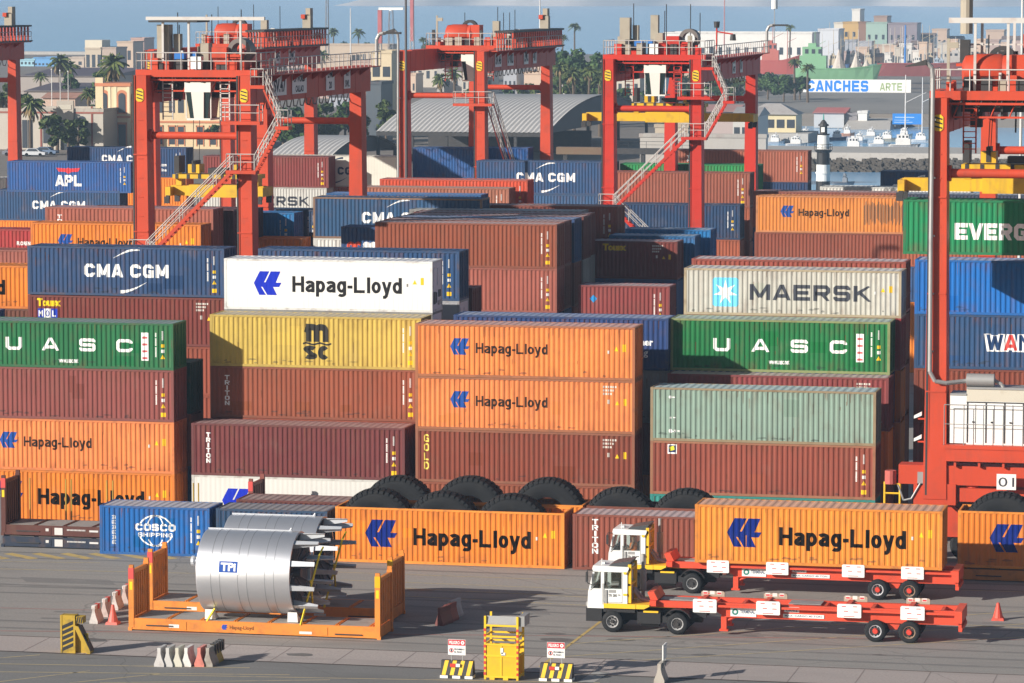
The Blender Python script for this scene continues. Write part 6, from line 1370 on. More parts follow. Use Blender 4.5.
def palm(label, px, yc, Y, rpx=15, group='palm trees in the town', skirt=True, seed=0):
    p = at(px, yc, Y); H = p.z; rad = rpx/scale_at(Y); r = random.Random(int(px*17+yc)+seed)
    t = thing('palm_tree', label, 'palm tree', (p.x, Y, 0), group)
    b = MB(); q = [(0,0,0)]
    for i in range(1,6): q.append((math.sin(i*.5+px)*.15*i*.3, 0, H*i/5))
    for i in range(5): b.cyl(q[i], q[i+1], .36-.03*i, .34-.03*i, 8)
    b.build('trunk', BARK, t); top = Vector(q[-1])
    def fronds(b, n, e0, e1, L0, L1):
        for i in range(n):
            az = r.uniform(0, 6.283); el = r.uniform(e0, e1); L = rad*r.uniform(L0, L1); d = Vector((math.cos(az)*math.cos(el), math.sin(az)*math.cos(el), math.sin(el))); s = Vector((-math.sin(az), math.cos(az), 0))
            pts = [top + d*(L*k/4) + Vector((0,0,-L*.45*(k/4)**2)) for k in range(5)]; wd = (.10,.34,.40,.26,.04)
            for k in range(4):
                w0, w1 = wd[k]*rad*.34, wd[k+1]*rad*.34; dr = Vector((0,0,-.10*rad))
                b.face([pts[k], pts[k+1], pts[k+1]+s*w1+dr*.9, pts[k]+s*w0+dr]); b.face([pts[k+1], pts[k], pts[k]-s*w0+dr, pts[k+1]-s*w1+dr*.9])
    b = MB(); fronds(b, 46, R(-25), R(80), .75, 1.05); b.build('crown', PALML, t)
    if skirt: b = MB(); fronds(b, 26, R(-80), R(-35), .5, .85); b.build('dry_skirt', DEADL, t)
    return t

# ---- left: old station, colonial building, sheds, houses
Yst = 655
PALEW = (.46,.42,.36); DRED = (.24,.07,.05)
t = house('long pale station front with dark red arches at far left', -12, 103, 111, Yst, PALEW, 12, roof='flat', cat='building', name='station_building', trim=((.30,.10,.07), (.94,)))
def along(t, px, Y): return at(px, 120, Y).x - t.location.x
for px in (47, 82): x = along(t, px, Yst); b = MB(); win(t, x-.75, x+.75, -.03, 1.2, 6.2, arch=True)
for px in (24.5, 30): x = along(t, px, Yst); win(t, x-.45, x+.45, -.03, .3, 5.4)
x = along(t, 66, Yst); b = MB(); b.box(x-1.6, x+1.6, -.5, 0, 0, 9.0); b.build('entrance_bay', CLEAN, t, color=(.42,.37,.31)); win(t, x-.9, x+.9, -.55, 0, 5.6, arch=True)
b = MB(); b.box(x-1.2, x+1.2, -.58, -.5, 7.4, 8.2); b.build('name_board', CLEAN, t, color=(.5,.46,.38))
for px in (41, 57.5, 73.5, 92): x = along(t, px, Yst); b = MB(); b.box(x-.16, x+.16, -.1, 0, 0, 8.0); b.build('pilaster', CLEAN, t, color=DRED)
CREAMW = (.64,.50,.30); ORTR = (.52,.19,.09)
t = house('cream and orange colonial building with arched windows behind the left gantry', 99, 240, 97, 664, CREAMW, 16, cat='building', name='colonial_building', trim=(ORTR, (.50,.95)))
b = MB(); x1 = along(t, 132, 664); b.box(-.1, x1, -.8, 8, 0, 11.6); b.box(-.35, 1.1, -1.0, 0, 0, 13.0); b.build('corner_tower', CLEAN, t, color=(.68,.54,.34))
b = MB(); b.box(-.45, x1+.1, -1.05, 8.1, 11.4, 12.0); b.box(-.15, x1, -.95, -.8, 5.6, 6.0); b.build('tower_cornice', CLEAN, t, color=ORTR)
for px in (105.5, 123.5): x = along(t, px, 664); win(t, x-.65, x+.65, -.9, 6.6, 10.2, arch=True); win(t, x-.7, x+.7, -.9, .5, 4.4)
for px in (105.5, 123.5):
    x = along(t, px, 664); b = MB(); pts = [(x-1.05,6.3),(x+1.05,6.3),(x+1.05,9.7)]+[(x+1.05*math.cos(R(a)),9.7+1.05*math.sin(R(a))) for a in range(20,180,20)]+[(x-1.05,9.7)]; b.prism(pts, 'y', -.86, -.8); b.build('window_surround', CLEAN, t, color=ORTR); b = MB(); b.box(x-1.0,x+1.0,-.86,-.8,.3,4.8); b.build('window_surround', CLEAN, t, color=ORTR)
for px in (101.5, 111, 117, 130): x = along(t, px, 664); b = MB(); b.box(x-.25, x+.25, -.9, -.8, 0, 11.4); b.build('pilaster', CLEAN, t, color=(.72,.60,.40))
for i, px in enumerate((139, 147, 159.5, 172, 181, 200, 213, 223, 231)):
    x = along(t, px, 664); win(t, x-.55, x+.55, 0, .8, 4.0); win(t, x-.55, x+.55, 0, 6.6, 9.3)
    b = MB(); b.box(x-.75, x-.58, -.1, 0, .5, 4.3); b.box(x+.58, x+.75, -.1, 0, .5, 4.3); b.box(x-.75,x+.75,-.1,0,4.05,4.3); b.build('window_surround', CLEAN, t, color=ORTR)
DROOF = (.11,.085,.10)
house('dark roofed long shed behind the flagpoles', 20, 108, 70, 960, (.33,.29,.26), 60, roof='gable', rc=DROOF, rise=1.6, cat='shed', name='shed')
house('dark roofed long shed nearer the station', 24, 112, 85, 830, (.36,.31,.28), 42, roof='gable', rc=(.12,.095,.105), rise=1.4, cat='shed', name='shed')
house('small pink tiled house behind the station front', 43, 75, 93, 760, (.5,.36,.28), 8, roof='gable', rc=(.40,.22,.16), rise=1.0)
house('light blue beach building at far left by the sea', 20, 35, 60, 1330, (.30,.52,.62), 12, wins=((4,.25,.75,.3,.7,False),))
house('bright blue beach building by the sea', 34, 56, 58.5, 1330, (.12,.32,.60), 12, wins=((6,.25,.75,.15,.4,False),))
t = house('cream water tank building on posts by the sea', 85, 102, 49, 1250, (.50,.42,.32), 10, cat='water tower', name='water_tower', wins=((3,.2,.8,.2,.75,False),))
b = MB(); q = at(85, 40, 1250); b.box(0, at(102,40,1250).x-q.x, 0, 9, at(85,48.5,1250).z, q.z); b.build('tank', CLEAN, t, color=(.62,.56,.44))
for (x0,x1,yt,Y,c,lb) in ((101,116,48.5,1250,(.42,.33,.27),'pinkish house right of the water tank'),(117,133,42.5,1290,(.52,.40,.30),'tall cream house left of the left gantry top'),(131,144,39,1330,(.50,.33,.27),'salmon house behind the left gantry top'),(60,84,58.5,1300,(.48,.40,.33),'low beige houses front by the beach'),(145,236,55,1180,(.40,.32,.27),'long brownish house front behind the left gantry'),(318,389,45.5,1240,(.47,.38,.29),'long beige flat building between the left and centre gantries'),(316,350,57,1000,(.45,.36,.28),'low beige annex in front of the long flat building'),(352,392,62,1000,(.42,.30,.25),'pinkish low house below the beige flat building')):
    house(lb, x0, x1, yt, Y, c, 12, wins=((max(2,int((x1-x0)/7)),.3,.7,.35,.7,False),))
t = house('beige office tower between the left and centre gantries', 371, 391.5, 53, 720, (.60,.50,.34), 10, cat='building', name='office_tower', wins=((2,.15,.85,.72,.84,False),(2,.15,.85,.5,.6,False),(3,.25,.75,.06,.22,False)))
house('dark glazed block at the foot of the beige tower', 366, 381, 84, 700, (.09,.11,.13), 9, cat='building', name='office_block')
for i, px in enumerate((51.5, 60, 68)):
    Y = 700; p = at(px, 70+i, Y); b = MB(); b.cyl((0,0,0),(0,0,p.z),.10,.05,6); b.cyl((0,0,p.z),(0,0,p.z+.25),.12,n=6); tag(b.build('flagpole', WHITE, None, (p.x, Y, 0)), ('white flagpole, left one of the three behind the station','white flagpole, middle one of the three behind the station','white flagpole, right one of the three behind the station')[i], 'flagpole', 'flagpoles behind the station')
# ---- barrel roofed warehouses
SHEET = mat('barrel_roof_sheet', (.52,.50,.475), .6, .0, dirt=.25, dirt_col=(.36,.35,.33), scale=.2)
def barrel(label, xl, xr, yeave, Yn, Ya, yapex, base=True):
    ze = at(xr, yeave, Yn).z; za = at(xr, yapex, Ya).z; X0 = at(xl, yeave, Yn).x; X1 = at(xr, yeave, Yn).x; D = 2*(Ya-Yn); L = X1-X0; n = 20
    t = thing('warehouse', label, 'warehouse', (X0, Yn, 0), None); rise = za-ze
    prof = [(D*i/n, ze + rise*(1-((i-n/2)/(n/2))**2)) for i in range(n+1)]; b = MB(); m = int(L/.42)
    for j in range(m):
        x0, x1 = L*j/m, L*(j+1)/m; o0 = .10 if j % 2 else 0; o1 = .10 if (j+1) % 2 else 0
        for p, q in zip(prof[:-1], prof[1:]): b.face([(x0,p[0],p[1]+o0),(x1,p[0],p[1]+o1),(x1,q[0],q[1]+o1),(x0,q[0],q[1]+o0)])
    b.build('barrel_roof', SHEET, t)
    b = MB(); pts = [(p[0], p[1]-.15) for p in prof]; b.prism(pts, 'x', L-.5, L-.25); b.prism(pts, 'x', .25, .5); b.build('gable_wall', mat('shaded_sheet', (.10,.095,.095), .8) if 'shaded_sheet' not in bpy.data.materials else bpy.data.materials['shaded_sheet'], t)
    k = max(3, int(L/5.2))
    for i in range(k+1):
        for y in (.3, D-.6): b = MB(); b.box(min(L-.5,L*i/k), min(L-.5,L*i/k)+.5, y, y+.5, 0, ze); b.build('column', DARK, t)
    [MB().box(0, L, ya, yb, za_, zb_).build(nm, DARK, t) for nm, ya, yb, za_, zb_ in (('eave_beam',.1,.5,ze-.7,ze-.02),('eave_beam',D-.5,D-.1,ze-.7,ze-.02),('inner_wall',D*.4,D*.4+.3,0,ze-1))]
    return t
barrel('grey barrel roofed warehouse behind the centre gantry', 376, 548, 133, 625, 672, 95)
barrel('smaller grey barrel roofed warehouse right of the left gantry', 268, 331, 157, 596, 618, 136)
house('pale concrete quay wall below the white building, right of the pure red gantry', 640, 766, 137, 615, (.40,.38,.35), 2.0, name='quay_wall', cat='wall', body='wall_face')
house('low pale store behind the pure red gantry', 655, 688, 127, 640, (.45,.38,.29), 8, name='store_building', cat='building', wins=((3,.3,.7,.3,.8,False),))
house('white terminal shed with grey roof right of the pure red gantry', 733, 757, 108, 700, (.50,.49,.46), 14, roof='gable', rc=(.35,.34,.33), rise=1.5, name='shed', cat='shed', wins=((3,.15,.85,.30,.62,False),))
house('small pink roofed shed behind the pure red gantry', 702, 735, 106, 740, (.45,.36,.33), 9, roof='shed', rc=(.45,.25,.22), rise=1.0, name='shed', cat='shed')
b = MB(); p = at(556, 147, 560); W_ = at(700,147,560).x-p.x
t = thing('pipe_bridge', 'long brown and black steel gangway behind the gantries, right of centre', 'gangway', (p.x, 560, 0)); zt = p.z; b.box(0, W_*.38, 0, 1.6, zt-1.1, zt); b.build('brown_girder', PAINT, t, color=(.16,.11,.07)); b = MB(); b.box(W_*.38, W_, .1, 1.5, zt-1.0, zt-.1); b.rail([(W_*.38,.1,zt-.1),(W_,.1,zt-.1)], step=2.5); b.build('black_girder', DARK, t); b = MB(); [b.box(W_*f-.3, W_*f+.3, .3, 1.2, 0, zt-1.05) for f in (.06,.33,.6,.94)]; b.build('support', DARK, t)
# ---- masts
def mast(label, px, ytop, Y, c, w=.5, lattice=True, name='radio_mast'):
    p = at(px, ytop, Y); H = p.z; t = thing(name, label, 'mast', (p.x, Y, 0)); b = MB()
    if lattice:
        for sx in (-1,1):
            for sy in (-1,1): b.cyl((sx*w,sy*w,0),(sx*w*.5,sy*w*.5,H),.11,.08,4)
        n = int(H/1.6)
        for i in range(n):
            z0, z1 = H*i/n, H*(i+1)/n; w0 = w*(1-.5*i/n); s = 1 if i % 2 else -1
            b.cyl((-s*w0,-w0,z0),(s*w0,-w0,z1),.06,.06,4); b.cyl((-w0,s*w0,z0),(-w0,-s*w0,z1),.06,.06,4)
    else: b.cyl((0,0,0),(0,0,H),w,w*.5,7)
    b.build('mast_frame', PAINT, t, color=c); return t, H
mast('grey lattice mast against the sea left of centre', 327, -6, 1150, (.32,.33,.35), .6)
mast('plain white mast left of centre', 350.5, 8, 1150, (.62,.62,.62), .28, False)
t, H = mast('short red and white lattice mast left of centre', 380, 9, 1100, (.5,.48,.47), .55); b = MB(); b.box(-.6,.6,-.6,.6,H*.55,H-.3); b.build('red_section', PAINT, t, color=(.42,.12,.12)); 
t, H = mast('grey radar tower with white scanner bar', 391, 11, 1050, (.30,.30,.31), 1.0); b = MB(); b.box(-3.6,3.6,-.35,.35,H+.3,H+1.0); b.cyl((0,0,H),(0,0,H+.4),.5,n=8); b.build('radar_scanner', WHITE, t)
t, H = mast('red and white lattice mast behind the dark pole', 412, -8, 1050, (.55,.53,.52), .65); b = MB(); b.box(-.5,.5,-.5,.5,H*.5,H); b.build('red_section', PAINT, t, color=(.42,.14,.15))
mast('white mast behind the centre gantry', 540, -8, 1000, (.62,.62,.61), .3, False)
mast('thin red and white mast right of the pure red gantry', 724.5, -3, 1000, (.45,.22,.22), .25, False)
t, H = mast('white cylinder light on a thin pole over the white building', 774.5, 9, 1150, (.34,.34,.34), .25, False); b = MB(); b.cyl((0,0,H),(0,0,H+5.5),1.0,.9,12); b.build('light_cylinder', WHITE, t)
t, H = mast('tall dark lamp mast in front of the centre gantry', 405.8, -10, 312, (.10,.10,.105), .19, False, 'lamp_mast'); b = MB(); b.box(-1.2,1.2,-.4,.4,H,H+.5); b.build('lamp_head', DARK, t)
t, H = mast('blue crane post among the harbour buildings', 905.5, 25, 1250, (.06,.20,.52), .5, False, 'crane_post')
mast('white tower at the right edge beyond the near gantry', 1022.5, -6, 230, (.6,.6,.58), .13, False, 'flagpole')
# ---- right: white building, colour blocks, ships
house('long white building with a row of windows behind the pure red gantry', 664, 812, 33.5, 1330, (.70,.69,.66), 20, cat='building', name='white_building', wins=((17,.3,.72,.42,.62,False),))
house('plain white block behind the green ship', 818, 838.5, 30, 1380, (.60,.62,.66), 16, cat='building', name='white_block')
for (x0,x1,yt,c,lb,w) in ((834,843,23.5,(.60,.56,.48),'narrow cream block left of the mustard one',()),(843,858.5,23,(.50,.33,.13),'mustard apartment block with blue windows',((2,.25,.6,.66,.78,False),(2,.25,.75,.35,.45,False))),(858.5,866,23,(.24,.14,.10),'dark brown side block between mustard and mint blocks',()),(866,887,23.5,(.30,.42,.37),'mint green apartment block',((3,.3,.65,.6,.72,False),(3,.3,.65,.3,.42,False))),(874,887,17,(.33,.24,.20),'brown stair tower behind the mint block',()),(888,917,24,(.24,.21,.24),'purple grey apartment block right of the mint one',((4,.3,.65,.6,.72,False),)),(852,860,10,(.64,.63,.60),'slim white water tower behind the mustard block',())):
    house(lb, x0, x1, yt, 1450 if yt > 18 else 1475, c, 14, cat='apartment block', name='apartment_block', wins=w)
cols = [((.55,.50,.42),'cream'),((.62,.60,.57),'white'),((.48,.36,.28),'tan'),((.40,.30,.27),'brownish'),((.50,.45,.38),'beige'),((.34,.36,.40),'grey blue'),((.56,.42,.32),'peach'),((.42,.40,.37),'grey')]
spots = [(905,920,38,1560,'under the purple grey block'),(918,934,33,1500,'right of the blue crane post'),(932,947,30,1550,'near the far shore'),(946,962,36,1560,'left of the near gantry top'),(924,941,43,1530,'below the far shore houses'),(890,905,46,1520,'left of the blue crane post base'),(942,958,50,1500,'right above the curved lamp'),(955,975,52,1480,'just left of the near gantry drum'),(868,888,44,1490,'below the mint block'),(846,862,44,1490,'below the mustard block'),
         (986,1004,31,1500,'behind the near gantry frame'),(1002,1026,36,1450,'at the right edge behind the near gantry'),(416,440,62,1080,'left behind the centre gantry beam'),(505,523,70,900,'right under the centre gantry beam'),(524,546,74,880,'beside the tree clump'),(444,468,66,1020,'below the centre gantry trolley'),(616,640,72,930,'behind the pure red gantry cab'),(640,664,60,1080,'left of the long white building'),(664,690,66,1000,'below the left end of the long white building')]
for i, (x0,x1,yt,Y,pl) in enumerate(spots):
    c, nm = cols[i % 8]; house('small %s town house %s' % (nm, pl), x0, x1, yt, Y, c, 11, roof=('flat','gable')[i % 2], rc=(.22,.17,.15), rise=1.3, wins=((3,.3,.7,.35,.65,False),), group='town houses')
def vessel(label, x0, x1, ydeck, ykeel, Y, c, cabin=(.15,.45), ch=4.5, z0=0.0, masts=((.3,9),), nets=(), cat='fishing boat', group=None, cabc=None):
    X0 = at(x0, ydeck, Y).x; X1 = at(x1, ydeck, Y).x; zd = at(x0, ydeck, Y).z; zk = at(x0, ykeel, Y).z; L = X1-X0; B_ = max(2.0, L*.2)
    t = thing('boat', label, cat, (X0, Y, zk), group); H = zd-zk; b = MB(); n = 10
    sec = []
    for i in range(n+1):
        u = i/n; w = B_/2*min(1, (1-u)*3.2)**.6*min(1, .75+u*2); zz = H*(1+.55*max(0,u-.55)**1.3*2); sec.append((u*L + (0 if i < n else .0), w, zz))
    for (a, e) in zip(sec[:-1], sec[1:]):
        for s in (-1, 1):
            f = [(a[0],s*a[1]*.55,0),(e[0]-(L*.06 if e is sec[-1] else 0),s*e[1]*.5,0),(e[0],s*e[1],e[2]),(a[0],s*a[1],a[2])]; b.face(f if s < 0 else f[::-1])
        b.face([(a[0],-a[1],a[2]*.9),(e[0],-e[1],e[2]*.9),(e[0],e[1],e[2]*.9),(a[0],a[1],a[2]*.9)])
    a = sec[0]; b.face([(0,-a[1]*.55,0),(0,-a[1],a[2]),(0,a[1],a[2]),(0,a[1]*.55,0)]); b.build('hull', CLEAN, t, color=c)
    cc = cabc or c; c0, c1 = cabin[0]*L, cabin[1]*L; b = MB(); b.box(c0, c1, -B_*.36, B_*.36, H*.85, H+ch*.5); b.box(c0+.1*L*.3, c1-.06*L, -B_*.28, B_*.28, H+ch*.5, H+ch*.85); b.box(c0+(c1-c0)*.3, c0+(c1-c0)*.6, -.5, .5, H+ch*.85, H+ch); w = b.build('wheelhouse', CLEAN, t, color=cc)
    b = MB(); 
    for i in range(3): b.box(c0+(c1-c0)*(.2+.25*i), c0+(c1-c0)*(.33+.25*i), -B_*.29, -B_*.27, H+ch*.58, H+ch*.76)
    b.build('window', WIN, w)
    for (f, h) in masts: b = MB(); b.cyl((f*L,0,H),(f*L,0,H+h),.16,.08,5); b.cyl((f*L,0,H+h*.6),(f*L+h*.3,0,H+h*.75),.07,.05,4); b.build('mast', PAINT, t, color=cc)
    return t, X0, L, H, zk
t, X0, L, H, zk = vessel('mint green trawler with pale nets behind the painted wall', 796, 882, 68, 79.5, 1085, (.20,.40,.23), (.05,.36), 7.2, masts=((.22,10.5),), cat='ship')
t['label'] = 'mint green trawler behind the painted wall'
NET = mat('pale_fishing_net', (.50,.45,.40), .9, dirt=.4)
for f, h, w in ((.50,5.8,2.4),(.70,5.2,2.0),(.82,3.0,1.6)):
    b = MB(); b.lathe([(0,w),(.8,w*.8),(h*.5,w*.45),(h,.1)], (0,0,0), (0,0,1), 9); o = b.build('net_heap', NET, None, (X0+f*L, 1085, zk+H*.9)); tag(o, ('tall pale fishing net hung over the mint green trawler','second pale fishing net toward the bow of the mint green trawler','low pale net heap near the bow of the mint green trawler')[(.50,.70,.82).index(f)], 'fishing net', 'nets on the trawler')
vessel('red trawler left of the mint green one', 758, 800, 60, 74, 1140, (.42,.10,.085), (.1,.5), 6, masts=((.35,11),(.7,9)), cat='ship', cabc=(.45,.13,.10))
vessel('long dark red hull right of the mint green trawler', 878, 990, 63, 76, 1150, (.26,.08,.075), (.6,.8), 4, masts=((.2,8),(.5,9),(.7,7)), cat='ship', cabc=(.4,.38,.36))
r = random.Random(5); bc = [((.30,.10,.09),'red'),((.10,.20,.42),'blue'),((.62,.60,.57),'white'),((.36,.26,.18),'brown'),((.15,.33,.30),'teal'),((.55,.45,.16),'yellow')]
names = ['left of the mint green trawler mast','behind the tall pale net','behind the second pale net','in front of the mustard block','under the mint block','under the stair tower','left of the blue crane post','at the foot of the blue crane post','right of the blue crane post','left above the curved lamp','right above the curved lamp','behind the dark red hull left part','behind the dark red hull middle','behind the dark red hull right part','at the bow of the dark red hull','left of the near gantry drum','in front of the purple grey block','far right of the blue crane post','between the pale nets','by the white block']
for i, px in enumerate((826,838,851,862,872,881,893,903,913,922,934,885,905,927,945,958,897,940,856,832)):
    c, nm = bc[i % 6]; Y = 1230 + (i*83) % 230; L_ = r.uniform(12,24); y = 3770*29.9/Y - 14.9
    vessel('small %s fishing boat with masts %s' % (nm, names[i]), px-L_/2, px+L_/2, y-5.5, y, Y, c, (.12,.48), 4.2, masts=((.3,r.uniform(8,14)),(.62,r.uniform(6,11))), group='moored fishing boats', cabc=((.62,.60,.56),(.5,.42,.3),(.35,.42,.5))[i % 3])
r = random.Random(21)
for i in range(46):
    px = r.uniform(826, 1010); yt = r.uniform(40, 54); Y = r.uniform(1320, 1440); w_ = r.uniform(5, 13)
    house('low pale house among the crowded harbour houses at upper right', px, px+w_, yt, Y, r.choice([q[0] for q in cols]), r.uniform(6,10), roof=r.choice(('flat','flat','gable')), rc=(.24,.18,.15), rise=1.2, wins=((r.choice((2,3)),.3,.7,.3,.62,False),), group='crowded harbour houses')
for i in range(26):
    px = r.uniform(400, 700); yt = r.uniform(60, 78); Y = r.uniform(880, 1250); w_ = r.uniform(9, 24)
    house('low dusty building among the roofs behind the centre gantries', px, px+w_, yt, Y, r.choice([q[0] for q in cols]), r.uniform(8,14), roof=r.choice(('flat','gable')), rc=(.2,.16,.15), rise=1.2, wins=((3,.3,.7,.3,.62,False),), group='roofs behind the centre gantries')
for i in range(22):
    px = r.uniform(20, 390); yt = r.uniform(58, 92); Y = 3770*r.uniform(25,26.5)/(yt+14.9); w_ = r.uniform(9, 26)
    house('low dusty building among the roofs behind the left gantry', px, px+w_, yt, Y, r.choice([q[0] for q in cols]), r.uniform(8,14), roof=r.choice(('flat','gable')), rc=(.17,.14,.14), rise=1.2, wins=((3,.3,.7,.3,.62,False),), group='roofs behind the left gantry')
# painted wall, yard, harbour mole, marina
Yw = 1055; X0 = at(803, 80, Yw).x; X1 = at(911, 80, Yw).x; zt = at(850, 79.5, Yw).z
t = thing('mural_wall', 'white wall with big blue painted letters in front of the trawler', 'wall', (X0, Yw, 0)); b = MB(); b.box(0, X1-X0, 0, .4, 0, zt); b.build('wall_face', WHITE, t)
k = Ink(); k.block('CANCHES', 1.2, zt*.06, zt*.86, w=(at(869,85,Yw).x-X0-1.4), wt=.24, sp=.16); link('lettering', k.mesh('lettering', flat=0, proud=.02), t, color=(.03,.22,.72))
k = Ink(); k.block('ARTE', at(880,85,Yw).x-X0, zt*.15, zt*.6, w=6.2, wt=.2); link('lettering', k.mesh('lettering', flat=0, proud=.02), t, color=(.30,.40,.20))
sheet('boatyard', [(at(700,112,884).x,881),(at(1100,112,884).x,881),(at(1040,92,1055).x,1055),(at(780,92,1055).x,1055)], .02, YARD)
def stone(name, m, pts0, pts1, z0, z1):
    b = MB(); b.hexa([(*p, z0) for p in pts0], [(*p, z1) for p in pts1]); return b.build(name, m)
xa_, xb_ = at(700, 160, 670).x, at(1080, 160, 670).x
o = stone('harbour_mole', CONC, [(xa_,668),(xb_,668),(xb_,700),(xa_,700)], [(xa_,672),(xb_,672),(xb_,698),(xa_,698)], -4, .1); struct(o)
ROCK = mat('mole_rocks', (.075,.066,.056), .9, dirt=.6, dirt_col=(.17,.15,.12), scale=1.5); b = MB(); r = random.Random(3)
for i in range(1300):
    c = Vector((xa_+(xb_-xa_)*r.random(), 664.5+r.random()*5.5, 0)); c.z = -3.2+(c.y-664.5)*.42; s = r.uniform(.25,.62)
    b.hexa([(c.x-s*r.uniform(.6,1),c.y-s,c.z-s*.7),(c.x+s,c.y-s*r.uniform(.6,1),c.z-s*.7),(c.x+s,c.y+s,c.z-s*.7),(c.x-s,c.y+s,c.z-s*.7)],[(c.x-s*.6,c.y-s*.5,c.z+s*r.uniform(.3,.7)),(c.x+s*.5,c.y-s*.6,c.z+s*r.uniform(.3,.7)),(c.x+s*.6,c.y+s*.6,c.z+s*.5),(c.x-s*.5,c.y+s*.5,c.z+s*.5)])
o = b.build('mole_rocks', ROCK); o['kind'] = 'stuff'
b = MB(); q0, q1 = at(846,128,872).x, at(897,128,872).x; b.hexa([(q0,858,-4),(q1,858,-4),(q1,881,-4),(q0,881,-4)],[(q0+1,868,-1.2),(q1-1,868,-1.2),(q1,880,-.9),(q0,880,-.9)]); struct(b.build('quay_bank', CONC))
b = MB(); b.box(at(768,140,790).x-25, at(812,140,790).x, 784, 800, -4, -1.0); struct(b.build('jetty', CONC))
house('pale yellow pavilion with grey hipped roof on the jetty', 745, 796, 104, 790, (.62,.54,.34), 9, z0=-1.0, roof='hip', rc=(.40,.38,.36), rise=2.2, name='pavilion', cat='pavilion', wins=((5,.12,.88,.25,.72,False),))
house('grey quay shed with red roof below the boatyard', 814, 844, 108.5, 868, (.45,.46,.47), 8, z0=-2.4, roof='shed', rc=(.50,.16,.14), rise=1.0, name='shed', cat='shed')
house('white kiosk by the boatyard wall', 858, 867, 113, 868, (.68,.68,.66), 4, z0=-1.2, name='kiosk', cat='kiosk'); house('dark grey hut between the red roofed shed and the kiosk', 845, 857, 115, 869, (.22,.21,.22), 4, z0=-1.3, name='hut', cat='hut')
p = at(892.5, 113.5, 866); p2 = at(921.5, 124.5, 866); t = thing('blue_sign', 'large blue board on posts in front of the boatyard wall', 'sign', (p.x, 866, p2.z)); b = MB(); b.box(0, p2.x-p.x, 0, .2, 0, p.z-p2.z); s = b.build('board', CLEAN, t, color=(.02,.20,.58)); k = Ink(); k.rect(.4,4.6,.4,.55); k.rect(.4,3.8,.9,1.02); k.rect(.6,5.0,1.5,1.72); link('lettering', k.mesh('lettering', flat=0, proud=.02), s, color=(.35,.5,.7)); b = MB(); b.cyl((.6,.3,-2.2),(.6,.3,1),.1,n=6); b.cyl((p2.x-p.x-.6,.3,-2.2),(p2.x-p.x-.6,.3,1),.1,n=6); b.build('post', STEEL, t)
for i, (px, y, w, c, lb) in enumerate(((905,147,32,(.68,.67,.65),'large white yacht left of the near gantry leg'),(922,142,22,(.66,.66,.66),'white yacht touching the near gantry leg'),(855,150,26,(.66,.65,.62),'white motor boat lying along the mole right of the lighthouse'),(786,139,18,(.6,.6,.6),'white launch left of the lighthouse'),(806,138,20,(.12,.2,.36),'blue hulled launch left of the lighthouse top'),(838,140,18,(.16,.2,.28),'dark launch right of the lighthouse top'),(872,138,18,(.58,.57,.55),'white launch below the kiosk'),(888,141,20,(.5,.45,.36),'cream launch below the blue board'),(797,146,22,(.62,.6,.58),'white dinghy beside the mole left of the lighthouse'),(776,144,18,(.55,.56,.58),'grey white launch at the jetty end'),(848,136,14,(.6,.3,.2),'reddish launch right of the lighthouse lantern'),(880,146,22,(.62,.62,.62),'white sloop between the motor boat and the large yacht'),(860,143,16,(.5,.52,.55),'grey launch behind the white motor boat'),(905,137,16,(.62,.61,.58),'white launch under the right end of the blue board'))):
    Y = gy(y, -3) if y < 146 else 704+i*3; vessel(lb, px-w/2, px+w/2, y-2.6, y+.5, Y, c, (.22,.68), 1.5 if w < 24 else 2.2, masts=((.5,2 if i > 1 else 13),), group='marina boats', cat='boat', cabc=(.68,.68,.67))
p = at(845, 183, 590); vessel('small grey boat in the harbour water beside the lighthouse', 833, 855, 182, 184.6, 600, (.22,.24,.27), (.45,.65), 1.4, masts=((.5,1.5),), cat='boat')
# lighthouse beacon
Yl = 572; p = at(823, 190, Yl); sc_ = 1/ (at(824,150,Yl).x-at(823,150,Yl).x); t = thing('lighthouse', 'black and white banded lighthouse beacon at the harbour edge', 'lighthouse', (p.x, Yl, -3)); zz = lambda y: at(823, y, Yl).z+3
rr = lambda px: px/2/sc_
BLK, WHT = 1, 0; b = MB(); b.cyl((0,0,0),(0,0,zz(181)),rr(14.5),rr(14),20,1); b.cyl((0,0,zz(181)),(0,0,zz(164.5)),rr(14),rr(13.5),20,0); b.cyl((0,0,zz(173.5)),(0,0,zz(172)),rr(15.5),rr(15.5),20,0); b.cyl((0,0,zz(164.5)),(0,0,zz(151)),rr(13.2),rr(12.8),20,1); b.cyl((0,0,zz(149)),(0,0,zz(135)),rr(12.5),rr(11.5),20,0); b.build('tower', [WHITE, BLACK], t, smooth=False)
b = MB(); b.cyl((0,0,zz(152.5)),(0,0,zz(150)),rr(14),rr(18.5),20); b.rail([(rr(18)*math.cos(a*.785),rr(18)*math.sin(a*.785),zz(150)) for a in range(9)], h=.9, step=2, r=.03); b.cyl((0,0,zz(135)),(0,0,zz(133.8)),rr(12),rr(13),20); b.build('gallery', DARK, t)
b = MB(); b.cyl((0,0,zz(133.8)),(0,0,zz(126)),rr(7.5),rr(7.5),8,0); b.box(-rr(3.5),rr(3.5),-rr(8.2),-rr(7),zz(132),zz(127),1); b.cyl((0,0,zz(126)),(0,0,zz(124)),rr(11),rr(10),12,0); b.lathe([(0,rr(8)),(.4,rr(5)),(.7,rr(1))], (0,0,zz(124)), (0,0,1), 10, 0); b.build('lantern', [DARK, WHITE], t); b = MB(); b.cyl((0,0,zz(121)),(0,0,zz(113.5)),.16,.07,6); b.build('finial', PAINT, t, color=(.08,.32,.28))
